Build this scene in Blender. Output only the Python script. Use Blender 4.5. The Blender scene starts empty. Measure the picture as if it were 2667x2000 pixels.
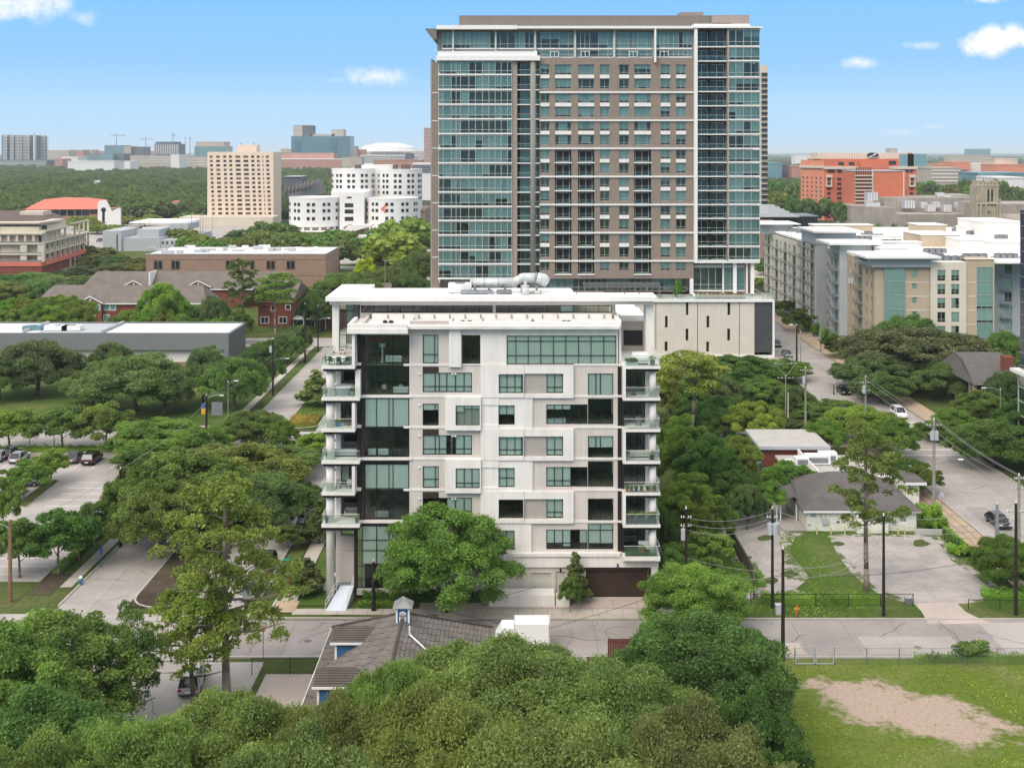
import bpy,bmesh,math,random
import numpy as np
from mathutils import Vector,Matrix
R=math.radians
scene=bpy.context.scene
col=scene.collection
# ---------------- camera ----------------
F=3000.0;CX=1345.0;CY=394.0;H=47.0
cam_d=bpy.data.cameras.new("camera");cam=bpy.data.objects.new("camera",cam_d);col.objects.link(cam)
cam.location=(0,0,H);cam.rotation_euler=(R(90),0,0)
cam_d.sensor_width=36;cam_d.lens=36*F/2667
cam_d.shift_x=(1333.5-CX)/2667;cam_d.shift_y=(CY-1000)/2667
cam_d.clip_start=1;cam_d.clip_end=30000
scene.camera=cam
# ---------------- sky, sun, exposure ----------------
HAZE=0.00007
SUN_EL,SUN_AZ=R(47),R(216)
def world_sky():
 w=bpy.data.worlds.new("World");scene.world=w;w.use_nodes=True
 nt=w.node_tree;N=nt.nodes;L=nt.links;N.clear()
 def n(t,**k):
  o=N.new(t)
  for a,b in k.items():setattr(o,a,b)
  return o
 def m(op,a,b=None,c=None,clamp=False):
  o=n('ShaderNodeMath',operation=op);o.use_clamp=clamp
  for i,q in enumerate((a,b,c)):
   if q is None:continue
   if isinstance(q,(int,float)):o.inputs[i].default_value=q
   else:L.new(q,o.inputs[i])
  return o.outputs[0]
 out=n('ShaderNodeOutputWorld');bg=n('ShaderNodeBackground')
 sky=n('ShaderNodeTexSky',sky_type='NISHITA');sky.sun_disc=False
 sky.sun_elevation=SUN_EL;sky.sun_rotation=SUN_AZ;sky.air_density=1.2;sky.dust_density=1.5;sky.ozone_density=2.5
 tc=n('ShaderNodeTexCoord');sep=n('ShaderNodeSeparateXYZ');L.new(tc.outputs['Generated'],sep.inputs[0])
 X,Y,Z=sep.outputs
 ramp=n('ShaderNodeValToRGB');cr=ramp.color_ramp
 cr.elements[0].position=0.0;cr.elements[0].color=(5.0,6.8,8.7,1)
 cr.elements[1].position=1.0;cr.elements[1].color=(2.6,4.2,6.9,1)
 for p,c in((0.035,(4.3,6.7,9.0)),(0.075,(2.8,5.6,9.0)),(0.125,(2.2,5.3,9.4)),(0.3,(2.0,4.6,9.0))):
  e=cr.elements.new(p);e.color=(*c,1)
 L.new(Z,ramp.inputs[0])
 mix=n('ShaderNodeMixRGB');mix.inputs[0].default_value=0.96
 L.new(sky.outputs[0],mix.inputs[1]);L.new(ramp.outputs[0],mix.inputs[2])
 # small cumulus: each stands in a direction (u = x/y, v = z/y) of the dome
 ys=m('MAXIMUM',Y,0.05);u=m('DIVIDE',X,ys);v=m('DIVIDE',Z,ys)
 no=n('ShaderNodeTexNoise');no.inputs['Scale'].default_value=30;no.inputs['Detail'].default_value=9;no.inputs['Roughness'].default_value=0.66
 L.new(tc.outputs['Generated'],no.inputs['Vector'])
 nz=m('SUBTRACT',no.outputs[0],0.5)
 total=None
 for(px,py,rx,ry,s)in((20,5,190,62,1.1),(215,50,45,30,.55),(978,200,90,32,.95),(870,210,40,12,.35),(2395,118,62,16,.8),(2240,165,55,20,.85),(2570,108,95,42,1.5),(2650,95,60,34,1.4),(2560,2,70,10,.8),(2345,345,60,16,.3),(2430,330,40,12,.25)):
  a=m('DIVIDE',m('SUBTRACT',u,(px-CX)/F),rx/F);b=m('DIVIDE',m('SUBTRACT',v,(CY-py)/F),ry/F)
  d=m('SUBTRACT',1.0,m('SQRT',m('ADD',m('MULTIPLY',a,a),m('MULTIPLY',b,b))))
  k=m('MULTIPLY',m('ADD',m('MULTIPLY',d,.85),m('MULTIPLY',nz,3.0)),s,clamp=True)
  k=m('MULTIPLY',k,m('MULTIPLY',m('ADD',d,0.3),1.7,clamp=True))
  total=k if total is None else m('MAXIMUM',total,k)
 front=m('GREATER_THAN',Y,0.05);total=m('MULTIPLY',total,front)
 # the rest of the dome carries broken cloud, as the soft light implies
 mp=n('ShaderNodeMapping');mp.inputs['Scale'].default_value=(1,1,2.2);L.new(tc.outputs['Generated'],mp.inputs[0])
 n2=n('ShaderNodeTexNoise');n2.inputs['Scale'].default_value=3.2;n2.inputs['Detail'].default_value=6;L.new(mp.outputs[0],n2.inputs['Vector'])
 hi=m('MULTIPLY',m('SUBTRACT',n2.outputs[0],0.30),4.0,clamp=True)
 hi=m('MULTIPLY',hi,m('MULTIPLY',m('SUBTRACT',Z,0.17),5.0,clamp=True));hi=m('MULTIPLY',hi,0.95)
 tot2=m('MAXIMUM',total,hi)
 mb_=n('ShaderNodeMixRGB');L.new(hi,mb_.inputs[0]);mb_.inputs[1].default_value=(10,9.7,9.4,1);mb_.inputs[2].default_value=(15.5,14.7,13.7,1)  # overhead cloud, out of view, set brighter than the seen clouds to lift ambient light
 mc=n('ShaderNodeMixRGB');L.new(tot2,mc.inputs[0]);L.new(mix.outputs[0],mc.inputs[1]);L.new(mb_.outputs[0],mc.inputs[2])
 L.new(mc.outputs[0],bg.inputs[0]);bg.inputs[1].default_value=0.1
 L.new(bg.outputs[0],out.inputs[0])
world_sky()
sd=bpy.data.lights.new("sun",'SUN');sun=bpy.data.objects.new("sun",sd);col.objects.link(sun)
sd.energy=2.3;sd.angle=R(38);sd.color=(1.0,0.90,0.78)
sv=Vector((math.sin(SUN_AZ)*math.cos(SUN_EL),math.cos(SUN_AZ)*math.cos(SUN_EL),math.sin(SUN_EL)))
sun.rotation_euler=sv.to_track_quat('Z','Y').to_euler();sun.location=(0,-50,200)
vs=scene.view_settings;vs.view_transform='Standard';vs.look='None';vs.gamma=1;vs.exposure=0.2;vs.use_curve_mapping=False
cyc=scene.cycles;cyc.max_bounces=6;cyc.diffuse_bounces=3;cyc.glossy_bounces=2;cyc.transmission_bounces=2;cyc.transparent_max_bounces=10
cyc.volume_bounces=2;cyc.caustics_reflective=False;cyc.caustics_refractive=False
scene.render.engine='CYCLES'
# ---------------- helpers ----------------
def wx(px,Y):return(px-CX)*Y/F
def wz(py,Y):return H-(py-CY)*Y/F
def gY(py,z=0.0):return(H-z)*F/(py-CY)
def G(px,py,z=0.0):
 Y=gY(py,z);return(wx(px,Y),Y)
class ZM:
 def __init__(s,ox,oy,k):s.ox,s.oy,s.k=ox,oy,k
 def x(s,a):return s.ox+a/s.k
 def y(s,a):return s.oy+a/s.k
WO={}
def tag(o,label=None,cat=None,group=None,kind=None):
 if label:o['label']=label
 if cat:o['category']=cat
 if group:o['group']=group
 if kind:o['kind']=kind
 return o
def thing(name,label,cat,loc=(0,0,0),group=None,rotz=0.0,kind=None):
 o=bpy.data.objects.new(name,None);col.objects.link(o);o.location=loc;o.rotation_euler=(0,0,rotz)
 o.empty_display_size=0.5
 WO[o]=Vector(loc);return tag(o,label,cat,group,kind)
def put(name,mesh,parent=None,loc=(0,0,0),rotz=0.0,scale=None):
 o=bpy.data.objects.new(name,mesh);col.objects.link(o)
 loc=Vector(loc);WO[o]=loc
 if parent is not None:o.parent=parent;o.location=loc-WO[parent]
 else:o.location=loc
 if rotz:o.rotation_euler=(0,0,rotz)
 if scale is not None:o.scale=scale
 return o
def copy_tree(o,parent=None):
 c=o.copy();col.objects.link(c);c.parent=parent;WO[c]=WO.get(o,Vector()).copy()
 for ch in list(o.children):copy_tree(ch,c)
 return c
class MB:
 def __init__(s):s.v=[];s.f=[];s.m=[]
 def add(s,vs,fs,mi=0):
  b=len(s.v);s.v+=[tuple(p)for p in vs]
  for f in fs:s.f.append([b+i for i in f]);s.m.append(mi)
  return s
 def box(s,x0,x1,y0,y1,z0,z1,mi=0):
  return s.add([(x0,y0,z0),(x1,y0,z0),(x1,y1,z0),(x0,y1,z0),(x0,y0,z1),(x1,y0,z1),(x1,y1,z1),(x0,y1,z1)],[(0,3,2,1),(4,5,6,7),(0,1,5,4),(1,2,6,5),(2,3,7,6),(3,0,4,7)],mi)
 def prism(s,pts,z0,z1,mi=0,top=None):
  n=len(pts);a=[(p[0],p[1],z0)for p in pts];b=[(p[0],p[1],z1)for p in pts]
  s.add(a+b,[tuple(range(n))[::-1]]+[(i,(i+1)%n,n+(i+1)%n,n+i)for i in range(n)],mi)
  s.add(b,[tuple(range(n))],mi if top is None else top);return s
 def exy(s,pts,y0,y1,mi=0):
  n=len(pts);a=[(p[0],y0,p[1])for p in pts];b=[(p[0],y1,p[1])for p in pts]
  return s.add(a+b,[tuple(range(n)),tuple(range(n,2*n))[::-1]]+[(i,n+i,n+(i+1)%n,(i+1)%n)for i in range(n)],mi)
 def tube(s,p0,p1,r0,r1=None,n=8,mi=0,cap=True):
  r1=r0 if r1 is None else r1
  p0=Vector(p0);p1=Vector(p1);d=(p1-p0)
  if d.length<1e-6:return s
  d.normalize();a=d.orthogonal().normalized();b=d.cross(a)
  vs=[p0+(a*math.cos(t)+b*math.sin(t))*r0 for t in[2*math.pi*i/n for i in range(n)]]
  vs+=[p1+(a*math.cos(t)+b*math.sin(t))*r1 for t in[2*math.pi*i/n for i in range(n)]]
  fs=[(i,(i+1)%n,n+(i+1)%n,n+i)for i in range(n)]
  if cap:fs+=[tuple(range(n))[::-1],tuple(range(n,2*n))]
  return s.add(vs,fs,mi)
 def path(s,pts,r,n=5,mi=0):
  for i in range(len(pts)-1):s.tube(pts[i],pts[i+1],r if not isinstance(r,(list,tuple))else r[i],r if not isinstance(r,(list,tuple))else r[i+1],n,mi)
  return s
 def ball(s,c,rx,ry=None,rz=None,nu=10,nv=6,mi=0,ph=0.0):
  ry=rx if ry is None else ry;rz=rx if rz is None else rz
  vs=[(c[0],c[1],c[2]-rz)]
  for j in range(1,nv):
   t=-math.pi/2+math.pi*j/nv
   for i in range(nu):
    p=2*math.pi*i/nu+ph
    vs.append((c[0]+rx*math.cos(t)*math.cos(p),c[1]+ry*math.cos(t)*math.sin(p),c[2]+rz*math.sin(t)))
  vs.append((c[0],c[1],c[2]+rz));fs=[]
  for i in range(nu):fs.append((0,1+(i+1)%nu,1+i))
  for j in range(nv-2):
   for i in range(nu):
    a=1+j*nu+i;b=1+j*nu+(i+1)%nu;fs.append((a,b,b+nu,a+nu))
  t=len(vs)-1;o=1+(nv-2)*nu
  for i in range(nu):fs.append((t,o+i,o+(i+1)%nu))
  return s.add(vs,fs,mi)
 def xf(s,M):
  s.v=[tuple(M@Vector(p))for p in s.v];return s
 def mesh(s,name,mats,smooth=False,off=(0,0,0)):
  me=bpy.data.meshes.new(name)
  ox,oy,oz=off
  me.from_pydata([(a-ox,b-oy,c-oz)for a,b,c in s.v],[],s.f)
  if not isinstance(mats,(list,tuple)):mats=[mats]
  for m_ in mats:me.materials.append(m_)
  if len(mats)>1:me.polygons.foreach_set('material_index',s.m)
  if smooth:me.polygons.foreach_set('use_smooth',[len(f)<5 for f in s.f])
  me.update();return me
 def build(s,name,mats,parent=None,smooth=False,bevel=0):
  off=WO[parent]if parent is not None else Vector((0,0,0))
  o=bpy.data.objects.new(name,s.mesh(name,mats,smooth,off));col.objects.link(o)
  WO[o]=Vector(off)
  if parent is not None:o.parent=parent
  if bevel:
   b=o.modifiers.new('bevel','BEVEL');b.width=bevel;b.segments=2;b.limit_method='ANGLE'
  return o
_cache={}
def cbox(w,d,h,mat):
 k=('box',round(w,2),round(d,3),round(h,2),mat.name)
 if k not in _cache:_cache[k]=MB().box(0,w,0,d,0,h).mesh('box_'+mat.name,mat)
 return _cache[k]
def pbox(name,x0,x1,y0,y1,z0,z1,mat,parent=None):
 return put(name,cbox(x1-x0,y1-y0,z1-z0,mat),parent,(x0,y0,z0))
 # ---------------- materials ----------------
M={}
def nodemat(name):
 m_=bpy.data.materials.new(name);m_.use_nodes=True;nt=m_.node_tree;M[name]=m_
 return m_,nt,nt.nodes,nt.links,nt.nodes['Principled BSDF']
def tex(nt,kind,scale,detail=4,rough=0.55,vec=None,stretch=None):
 t=nt.nodes.new(kind)
 if 'Scale' in t.inputs:t.inputs['Scale'].default_value=scale
 if 'Detail' in t.inputs:t.inputs['Detail'].default_value=detail
 if 'Roughness' in t.inputs:t.inputs['Roughness'].default_value=rough
 if vec is None:
  g=nt.nodes.new('ShaderNodeNewGeometry');vec=g.outputs['Position']
 if stretch is not None:
  mp=nt.nodes.new('ShaderNodeMapping');mp.inputs['Scale'].default_value=stretch;nt.links.new(vec,mp.inputs[0]);vec=mp.outputs[0]
 nt.links.new(vec,t.inputs['Vector']);return t
def ramp(nt,fac,stops):
 r=nt.nodes.new('ShaderNodeValToRGB');cr=r.color_ramp
 while len(cr.elements)<len(stops):cr.elements.new(0.5)
 for e,(p,c)in zip(cr.elements,stops):
  e.position=p;e.color=(*c,1)if len(c)==3 else c
 nt.links.new(fac,r.inputs[0]);return r
def mixc(nt,a,b,fac,mode='MIX'):
 x=nt.nodes.new('ShaderNodeMixRGB');x.blend_type=mode
 for i,q in((1,a),(2,b),(0,fac)):
  if isinstance(q,(int,float)):x.inputs[i].default_value=q
  elif isinstance(q,tuple):x.inputs[i].default_value=(*q,1)if len(q)==3 else q
  else:nt.links.new(q,x.inputs[i])
 return x.outputs[0]
def plain(name,c,rough=0.8,var=0.08,scale=0.6,metal=0.0,bump=0.0,bscale=8.0,streak=0.0,spec=0.3,objvar=0.0):
 m_,nt,N,L,b=nodemat(name)
 t=tex(nt,'ShaderNodeTexNoise',scale,5)
 lo=tuple(max(0,q*(1-var))for q in c);hi=tuple(min(1,q*(1+var))for q in c)
 r=ramp(nt,t.outputs[0],[(0.3,lo),(0.7,hi)]);colr=r.outputs[0]
 if streak:
  s=tex(nt,'ShaderNodeTexNoise',1.0,4,0.6,stretch=(1.6,1.6,0.12))
  r2=ramp(nt,s.outputs[0],[(0.42,(1,1,1)),(0.72,tuple([1-streak,1-streak*1.05,1-streak*1.15]))])
  colr=mixc(nt,colr,r2.outputs[0],1.0,'MULTIPLY')
 if objvar:
  oi=N.new('ShaderNodeObjectInfo');r3=ramp(nt,oi.outputs['Random'],[(0,(1-objvar,)*3),(1,(1,1,1))])
  colr=mixc(nt,colr,r3.outputs[0],1.0,'MULTIPLY')
 L.new(colr,b.inputs['Base Color']);b.inputs['Roughness'].default_value=rough;b.inputs['Metallic'].default_value=metal
 b.inputs['Specular IOR Level'].default_value=spec
 if bump:
  t2=tex(nt,'ShaderNodeTexNoise',bscale,6);bp=N.new('ShaderNodeBump');bp.inputs['Strength'].default_value=bump;bp.inputs['Distance'].default_value=0.05
  L.new(t2.outputs[0],bp.inputs['Height']);L.new(bp.outputs[0],b.inputs['Normal'])
 return m_
def glassmat(name,tint,refl=0.12,gcol=(0.9,0.95,1.0),body=0.0,bodycol=(.1,.2,.2)):
 m_,nt,N,L,b=nodemat(name);out=N['Material Output'];N.remove(b)
 tr=N.new('ShaderNodeBsdfTransparent');tr.inputs[0].default_value=(*tint,1)
 gl=N.new('ShaderNodeBsdfGlossy');gl.inputs['Roughness'].default_value=0.03;gl.inputs[0].default_value=(*gcol,1)
 lw=N.new('ShaderNodeLayerWeight');lw.inputs[0].default_value=0.25
 ma=N.new('ShaderNodeMath');ma.operation='MULTIPLY_ADD';ma.inputs[1].default_value=0.8;ma.inputs[2].default_value=refl;ma.use_clamp=True
 L.new(lw.outputs['Fresnel'],ma.inputs[0])
 mx=N.new('ShaderNodeMixShader');L.new(ma.outputs[0],mx.inputs[0]);L.new(tr.outputs[0],mx.inputs[1]);L.new(gl.outputs[0],mx.inputs[2])
 last=mx.outputs[0]
 if body:
  df=N.new('ShaderNodeBsdfDiffuse');df.inputs[0].default_value=(*bodycol,1)
  m2=N.new('ShaderNodeMixShader');m2.inputs[0].default_value=body;L.new(last,m2.inputs[1]);L.new(df.outputs[0],m2.inputs[2]);last=m2.outputs[0]
  # slight waviness of each sheet
 t=tex(nt,'ShaderNodeTexNoise',0.7,2);bp=N.new('ShaderNodeBump');bp.inputs['Strength'].default_value=0.15;bp.inputs['Distance'].default_value=0.05
 L.new(t.outputs[0],bp.inputs['Height']);L.new(bp.outputs[0],gl.inputs['Normal'])
 L.new(last,out.inputs[0]);return m_
 # stucco, stone, metal
plain('white_stucco',(.785,.75,.71),.9,.05,.35,streak=.11,bump=.15)
plain('beige_stucco',(.62,.565,.52),.9,.045,.35,streak=.09,bump=.15)
plain('taupe_stucco',(.40,.365,.33),.9,.04,.5,streak=.04,bump=.15)
plain('white_trim',(.80,.785,.76),.6,.02,1,streak=.05)
plain('roof_white',(.84,.83,.80),.8,.06,.35)
plain('roof_dusty',(.70,.67,.635),.9,.15,.5)
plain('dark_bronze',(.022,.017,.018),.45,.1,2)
plain('brown_clad',(.045,.028,.022),.5,.15,1.5)
plain('frame_dark',(.012,.012,.013),.4,.1,2)
plain('frame_light',(.55,.54,.48),.5,.05,2)
plain('frame_white',(.75,.75,.72),.5,.05,2)
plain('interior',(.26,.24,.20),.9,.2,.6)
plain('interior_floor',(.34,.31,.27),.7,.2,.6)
plain('blind',(.88,.90,.84),.9,.02,3,objvar=.12)
plain('blind_tower',(.50,.56,.54),.9,.02,3,objvar=.35)
plain('curtain_dark',(.12,.13,.12),.9,.1,3,objvar=.5)
plain('tower_stone',(.27,.215,.175),.85,.06,.5,streak=.08,bump=.2,bscale=3)
plain('tower_pier',(.34,.275,.24),.85,.05,.5,streak=.06)
plain('tower_metal',(.19,.165,.145),.6,.05,.3)
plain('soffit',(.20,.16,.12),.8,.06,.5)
plain('cream_stone',(.66,.60,.525),.85,.05,.35,streak=.05)
plain('charcoal',(.062,.068,.072),.6,.12,.8)
plain('deck',(.55,.52,.48),.85,.08,.7)
plain('concrete',(.44,.42,.39),.85,.1,.5)
plain('steel',(.35,.36,.37),.35,.1,2,metal=.8)
plain('duct',(.55,.57,.56),.5,.08,1.2,metal=.1)
plain('grey_paint',(.20,.21,.22),.5,.1,1)
plain('black',(.01,.01,.011),.5,.1,2)
plain('wood',(.22,.13,.075),.7,.2,3)
plain('cushion',(.50,.48,.44),.9,.06,3)
plain('cushion_dark',(.10,.10,.11),.9,.1,3)
plain('pot',(.25,.24,.23),.7,.1,3)
plain('red_cloth',(.35,.03,.02),.8,.1,3)
plain('blue_cloth',(.02,.03,.16),.8,.1,3)
plain('white_cloth',(.7,.7,.72),.8,.05,3)
plain('skin',(.35,.19,.13),.6,.05,3)
plain('hair',(.02,.015,.01),.7,.1,3)
plain('ramp_paint',(.62,.68,.76),.6,.04,1)
plain('bark',(.13,.105,.085),.95,.25,3,bump=.6,bscale=5)
plain('bark_pale',(.22,.18,.15),.95,.25,3,bump=.6,bscale=5)
plain('pole_dark',(.022,.018,.015),.9,.3,2)
plain('pole_grey',(.26,.25,.22),.9,.15,2)
plain('wire',(.30,.30,.29),.6,.05,2)
plain('wire_dark',(.05,.05,.05),.6,.05,2)
glassmat('glass_condo',(.86,.985,.925),.055)
glassmat('glass_tower',(.70,.90,.89),.05,gcol=(.5,.7,.7))
glassmat('glass_rail',(.80,.90,.86),.05,body=.06,bodycol=(.5,.65,.6))
glassmat('glass_apt',(.68,.88,.83),.05)
def water_mat():
 m_,nt,N,L,b=nodemat('pool_water');b.inputs['Base Color'].default_value=(.12,.38,.42,1);b.inputs['Roughness'].default_value=.08
 t=tex(nt,'ShaderNodeTexNoise',2,3);bp=N.new('ShaderNodeBump');bp.inputs['Strength'].default_value=.2;L.new(t.outputs[0],bp.inputs['Height']);L.new(bp.outputs[0],b.inputs['Normal'])
water_mat()
# ---------------- facade writer: local x along the wall, local y into the building ----------------
class Fac:
 def __init__(s,parent,x=0.0,y=0.0,rot=0.0):
  s.p=parent;s.x=x;s.y=y;s.rot=rot;s.c=math.cos(rot);s.s=math.sin(rot)
 def w(s,lx,ly):return(s.x+lx*s.c-ly*s.s,s.y+lx*s.s+ly*s.c)
 def place(s,name,mesh,lx,ly,z,parent=None):
  X,Y=s.w(lx,ly);par=parent or s.p
  o=put(name,mesh,par,(X,Y,z))
  if s.rot and parent is None:o.rotation_euler=(0,0,s.rot)
  return o
 def box(s,name,x0,x1,y0,y1,z0,z1,mat):return s.place(name,cbox(x1-x0,y1-y0,z1-z0,mat),x0,y0,z0)
 def wall(s,name,x0,x1,z0,z1,holes,mat,y=0.0,t=0.35):
  xs=sorted({round(q,3)for h in holes for q in h[:2]if x0<q<x1}|{round(x0,3),round(x1,3)})
  zs=sorted({round(q,3)for h in holes for q in h[2:4]if z0<q<z1}|{round(z0,3),round(z1,3)})
  mb=MB()
  for j in range(len(zs)-1):
   zc=(zs[j]+zs[j+1])/2;run=None
   for i in range(len(xs)-1):
    xc=(xs[i]+xs[i+1])/2
    solid=not any(h[0]<xc<h[1]and h[2]<zc<h[3]for h in holes)
    if solid and run is None:run=xs[i]
    if run is not None and(not solid):mb.box(run,xs[i],0,t,zs[j],zs[j+1]);run=None
   if run is not None:mb.box(run,xs[-1],0,t,zs[j],zs[j+1])
  return s.place(name,mb.mesh(name,mat),0,y,0)
 def win(s,x0,x1,z0,z1,cols=(),rows=(),y=0.12,frame='frame_dark',glass='glass_condo',blind=None,fw=0.07,dark=True,name='window',mw=None,bm='blind'):
  """frame > pane, blind. cols/rows: inner bars as fractions. blind: covered share of the height, a number or one per bay"""
  w=x1-x0;h=z1-z0;mw=mw or fw*.8
  key=('wf',round(w,2),round(h,2),tuple(round(c,3)for c in cols),tuple(round(c,3)for c in rows),frame,fw)
  if key not in _cache:
   mb=MB();d=.1
   mb.box(0,fw,0,d,0,h).box(w-fw,w,0,d,0,h).box(fw,w-fw,0,d,0,fw).box(fw,w-fw,0,d,h-fw,h)
   for c in cols:mb.box(c*w-mw/2,c*w+mw/2,.012,d-.01,fw,h-fw)
   for r_ in rows:mb.box(fw,w-fw,.004,d-.02,r_*h-mw/2,r_*h+mw/2)
   _cache[key]=mb.mesh('window_frame',M[frame])
   _cache[('pg',)+key]=MB().add([(fw,.06,fw),(w-fw,.06,fw),(w-fw,.06,h-fw),(fw,.06,h-fw)],[(0,1,2,3)])
  o=s.place(name,_cache[key],x0,y,z0)
  gk=('pm',key,glass)
  if gk not in _cache:_cache[gk]=_cache[('pg',)+key].mesh('pane',M[glass])
  g=put('pane',_cache[gk],None,(0,0,0));g.parent=o
  bl=blind
  if bl is not None:
   if isinstance(bl,(int,float)):
    if bl>0:bays=[(0,1,bl)]
    else:bays=[]
   else:
    cs=[0]+list(cols)+[1];bays=[(cs[i],cs[i+1],b_)for i,b_ in enumerate(bl)if b_ and b_>0]
   for a,b_,f_ in bays:
    q=put('blind',cbox((b_-a)*w-fw*(1.2 if b_-a<1 else 2),.02,(h-2*fw)*f_,M[bm]),None,(a*w+fw*(.6 if b_-a<1 else 1),.16,fw+(h-2*fw)*(1-f_)));q.parent=o
  return o
  # the air: one even pale haze over the whole scene
m_=bpy.data.materials.new('haze');m_.use_nodes=True;nt=m_.node_tree;nt.nodes.clear()
o_=nt.nodes.new('ShaderNodeOutputMaterial');pv=nt.nodes.new('ShaderNodeVolumePrincipled');pv.inputs['Color'].default_value=(.84,.93,1,1);pv.inputs['Density'].default_value=HAZE
nt.links.new(pv.outputs[0],o_.inputs['Volume'])
hz=MB().box(-11000,13000,-400,27000,-1,100).build('haze',m_);hz['kind']='stuff';hz['label']='pale summer haze lying over the whole city'
# ======================= ground, streets, lots =======================
ZR=ZM(1850,1180,2.707);ZB=ZM(1950,1560,3.085);ZL=ZM(0,1080,3.19);Z5=ZM(0,1500,3.16);ZF=ZM(600,1450,2.765);ZT=ZM(400,1080,3.19)
L1=ZM(0,300,3.687);L2=ZM(520,300,3.626);L3=ZM(0,680,3.456);L4=ZM(500,640,3.19);R5=ZM(1960,370,3.129);R6=ZM(1960,760,3.129)
def gp(z,*pts,h=0.0):return[G(z.x(a),z.y(b),h)for a,b in pts]
def grassmat(name,a,b_,c,dirt=None):
 m_,nt,N,L,b=nodemat(name)
 t=tex(nt,'ShaderNodeTexNoise',.12,6,.6);t2=tex(nt,'ShaderNodeTexNoise',2.2,8,.75)
 r=ramp(nt,t.outputs[0],[(0.35,a),(0.5,b_),(0.68,c)])
 r2=ramp(nt,t2.outputs[0],[(0.3,(.62,.62,.62)),(0.7,(1.25,1.25,1.2))])
 c_=mixc(nt,r.outputs[0],r2.outputs[0],1,'MULTIPLY')
 if dirt:
  cx_,cy_,rx_,ry_,dc=dirt
  g=N.new('ShaderNodeNewGeometry');ln=N.new('ShaderNodeCombineXYZ');ca,sa=math.cos(R(-33)),math.sin(R(-33))
  for k_,(vx_,vy_,r_)in enumerate(((ca,sa,rx_),(-sa,ca,ry_))):
   sb=N.new('ShaderNodeVectorMath');sb.operation='SUBTRACT';L.new(g.outputs['Position'],sb.inputs[0]);sb.inputs[1].default_value=(cx_,cy_,0)
   dt=N.new('ShaderNodeVectorMath');dt.operation='DOT_PRODUCT';L.new(sb.outputs[0],dt.inputs[0]);dt.inputs[1].default_value=(vx_/r_,vy_/r_,0);L.new(dt.outputs['Value'],ln.inputs[k_])
  l2=N.new('ShaderNodeVectorMath');l2.operation='LENGTH';L.new(ln.outputs[0],l2.inputs[0]);ln=l2
  t3=tex(nt,'ShaderNodeTexNoise',.30,12,.78)
  ad=N.new('ShaderNodeMath');ad.operation='MULTIPLY_ADD';ad.inputs[1].default_value=2.6;L.new(t3.outputs[0],ad.inputs[0]);L.new(ln.outputs['Value'],ad.inputs[2])
  r3=ramp(nt,ad.outputs[0],[(0.0,(1,1,1)),(1.0,(0,0,0))])
  mr=N.new('ShaderNodeMapRange');mr.inputs['From Min'].default_value=2.0;mr.inputs['From Max'].default_value=2.28;mr.inputs['To Min'].default_value=1;mr.inputs['To Max'].default_value=0;L.new(ad.outputs[0],mr.inputs['Value'])
  t4=tex(nt,'ShaderNodeTexNoise',3.5,8,.8);r4=ramp(nt,t4.outputs[0],[(0.3,tuple(q*.62 for q in dc)),(0.62,dc)])
  c_=mixc(nt,c_,r4.outputs[0],mr.outputs[0])
 L.new(c_,b.inputs['Base Color']);b.inputs['Roughness'].default_value=.95;b.inputs['Specular IOR Level'].default_value=.1
 bp=N.new('ShaderNodeBump');bp.inputs['Strength'].default_value=.7;bp.inputs['Distance'].default_value=.15;L.new(t2.outputs[0],bp.inputs['Height']);L.new(bp.outputs[0],b.inputs['Normal'])
grassmat('grass',(.06,.085,.025),(.085,.118,.032),(.13,.145,.055))
grassmat('grass_lush',(.06,.105,.02),(.085,.14,.028),(.15,.17,.06))
grassmat('grass_lot',(.105,.150,.022),(.12,.17,.026),(.17,.19,.06),dirt=(33.0,96.6,9.6,4.6,(.46,.355,.285)))
grassmat('mulch',(.07,.05,.038),(.10,.078,.06),(.12,.11,.06))
grassmat('woodland_floor',(.030,.045,.018),(.045,.06,.026),(.07,.085,.04))
def pavemat(name,c,stain=.25,scale=.35,crack=.0,var2=.08):
 m_,nt,N,L,b=nodemat(name)
 t=tex(nt,'ShaderNodeTexNoise',scale,7,.62);r=ramp(nt,t.outputs[0],[(0.3,tuple(q*(1-stain)for q in c)),(0.6,c),(0.8,tuple(min(1,q*1.08)for q in c))])
 t2=tex(nt,'ShaderNodeTexNoise',5.0,6,.7);r2=ramp(nt,t2.outputs[0],[(0.3,(.86,)*3),(0.7,(1.06,)*3)])
 c_=mixc(nt,r.outputs[0],r2.outputs[0],1,'MULTIPLY')
 oi=N.new('ShaderNodeObjectInfo');r3=ramp(nt,oi.outputs['Random'],[(0,(1-var2,)*3),(1,(1.0,)*3)]);c_=mixc(nt,c_,r3.outputs[0],1,'MULTIPLY')
 if crack:
  v=tex(nt,'ShaderNodeTexVoronoi',.22);v.feature='DISTANCE_TO_EDGE'
  t5=tex(nt,'ShaderNodeTexNoise',.9,5);
  va=N.new('ShaderNodeVectorMath');va.operation='ADD';g=N.new('ShaderNodeNewGeometry');L.new(g.outputs['Position'],va.inputs[0])
  sc_=N.new('ShaderNodeVectorMath');sc_.operation='SCALE';sc_.inputs['Scale'].default_value=2.5;L.new(t5.outputs['Color'],sc_.inputs[0]);L.new(sc_.outputs[0],va.inputs[1]);L.new(va.outputs[0],v.inputs['Vector'])
  r4=ramp(nt,v.outputs['Distance'],[(0.0,(1-crack,)*3),(0.035,(1,1,1))]);c_=mixc(nt,c_,r4.outputs[0],1,'MULTIPLY')
 L.new(c_,b.inputs['Base Color']);b.inputs['Roughness'].default_value=.9;b.inputs['Specular IOR Level'].default_value=.2
pavemat('road',(.43,.395,.37),.22,.22)
pavemat('road_grey',(.36,.325,.31),.2,.22)
pavemat('lot',(.43,.395,.37),.2,.15)
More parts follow.
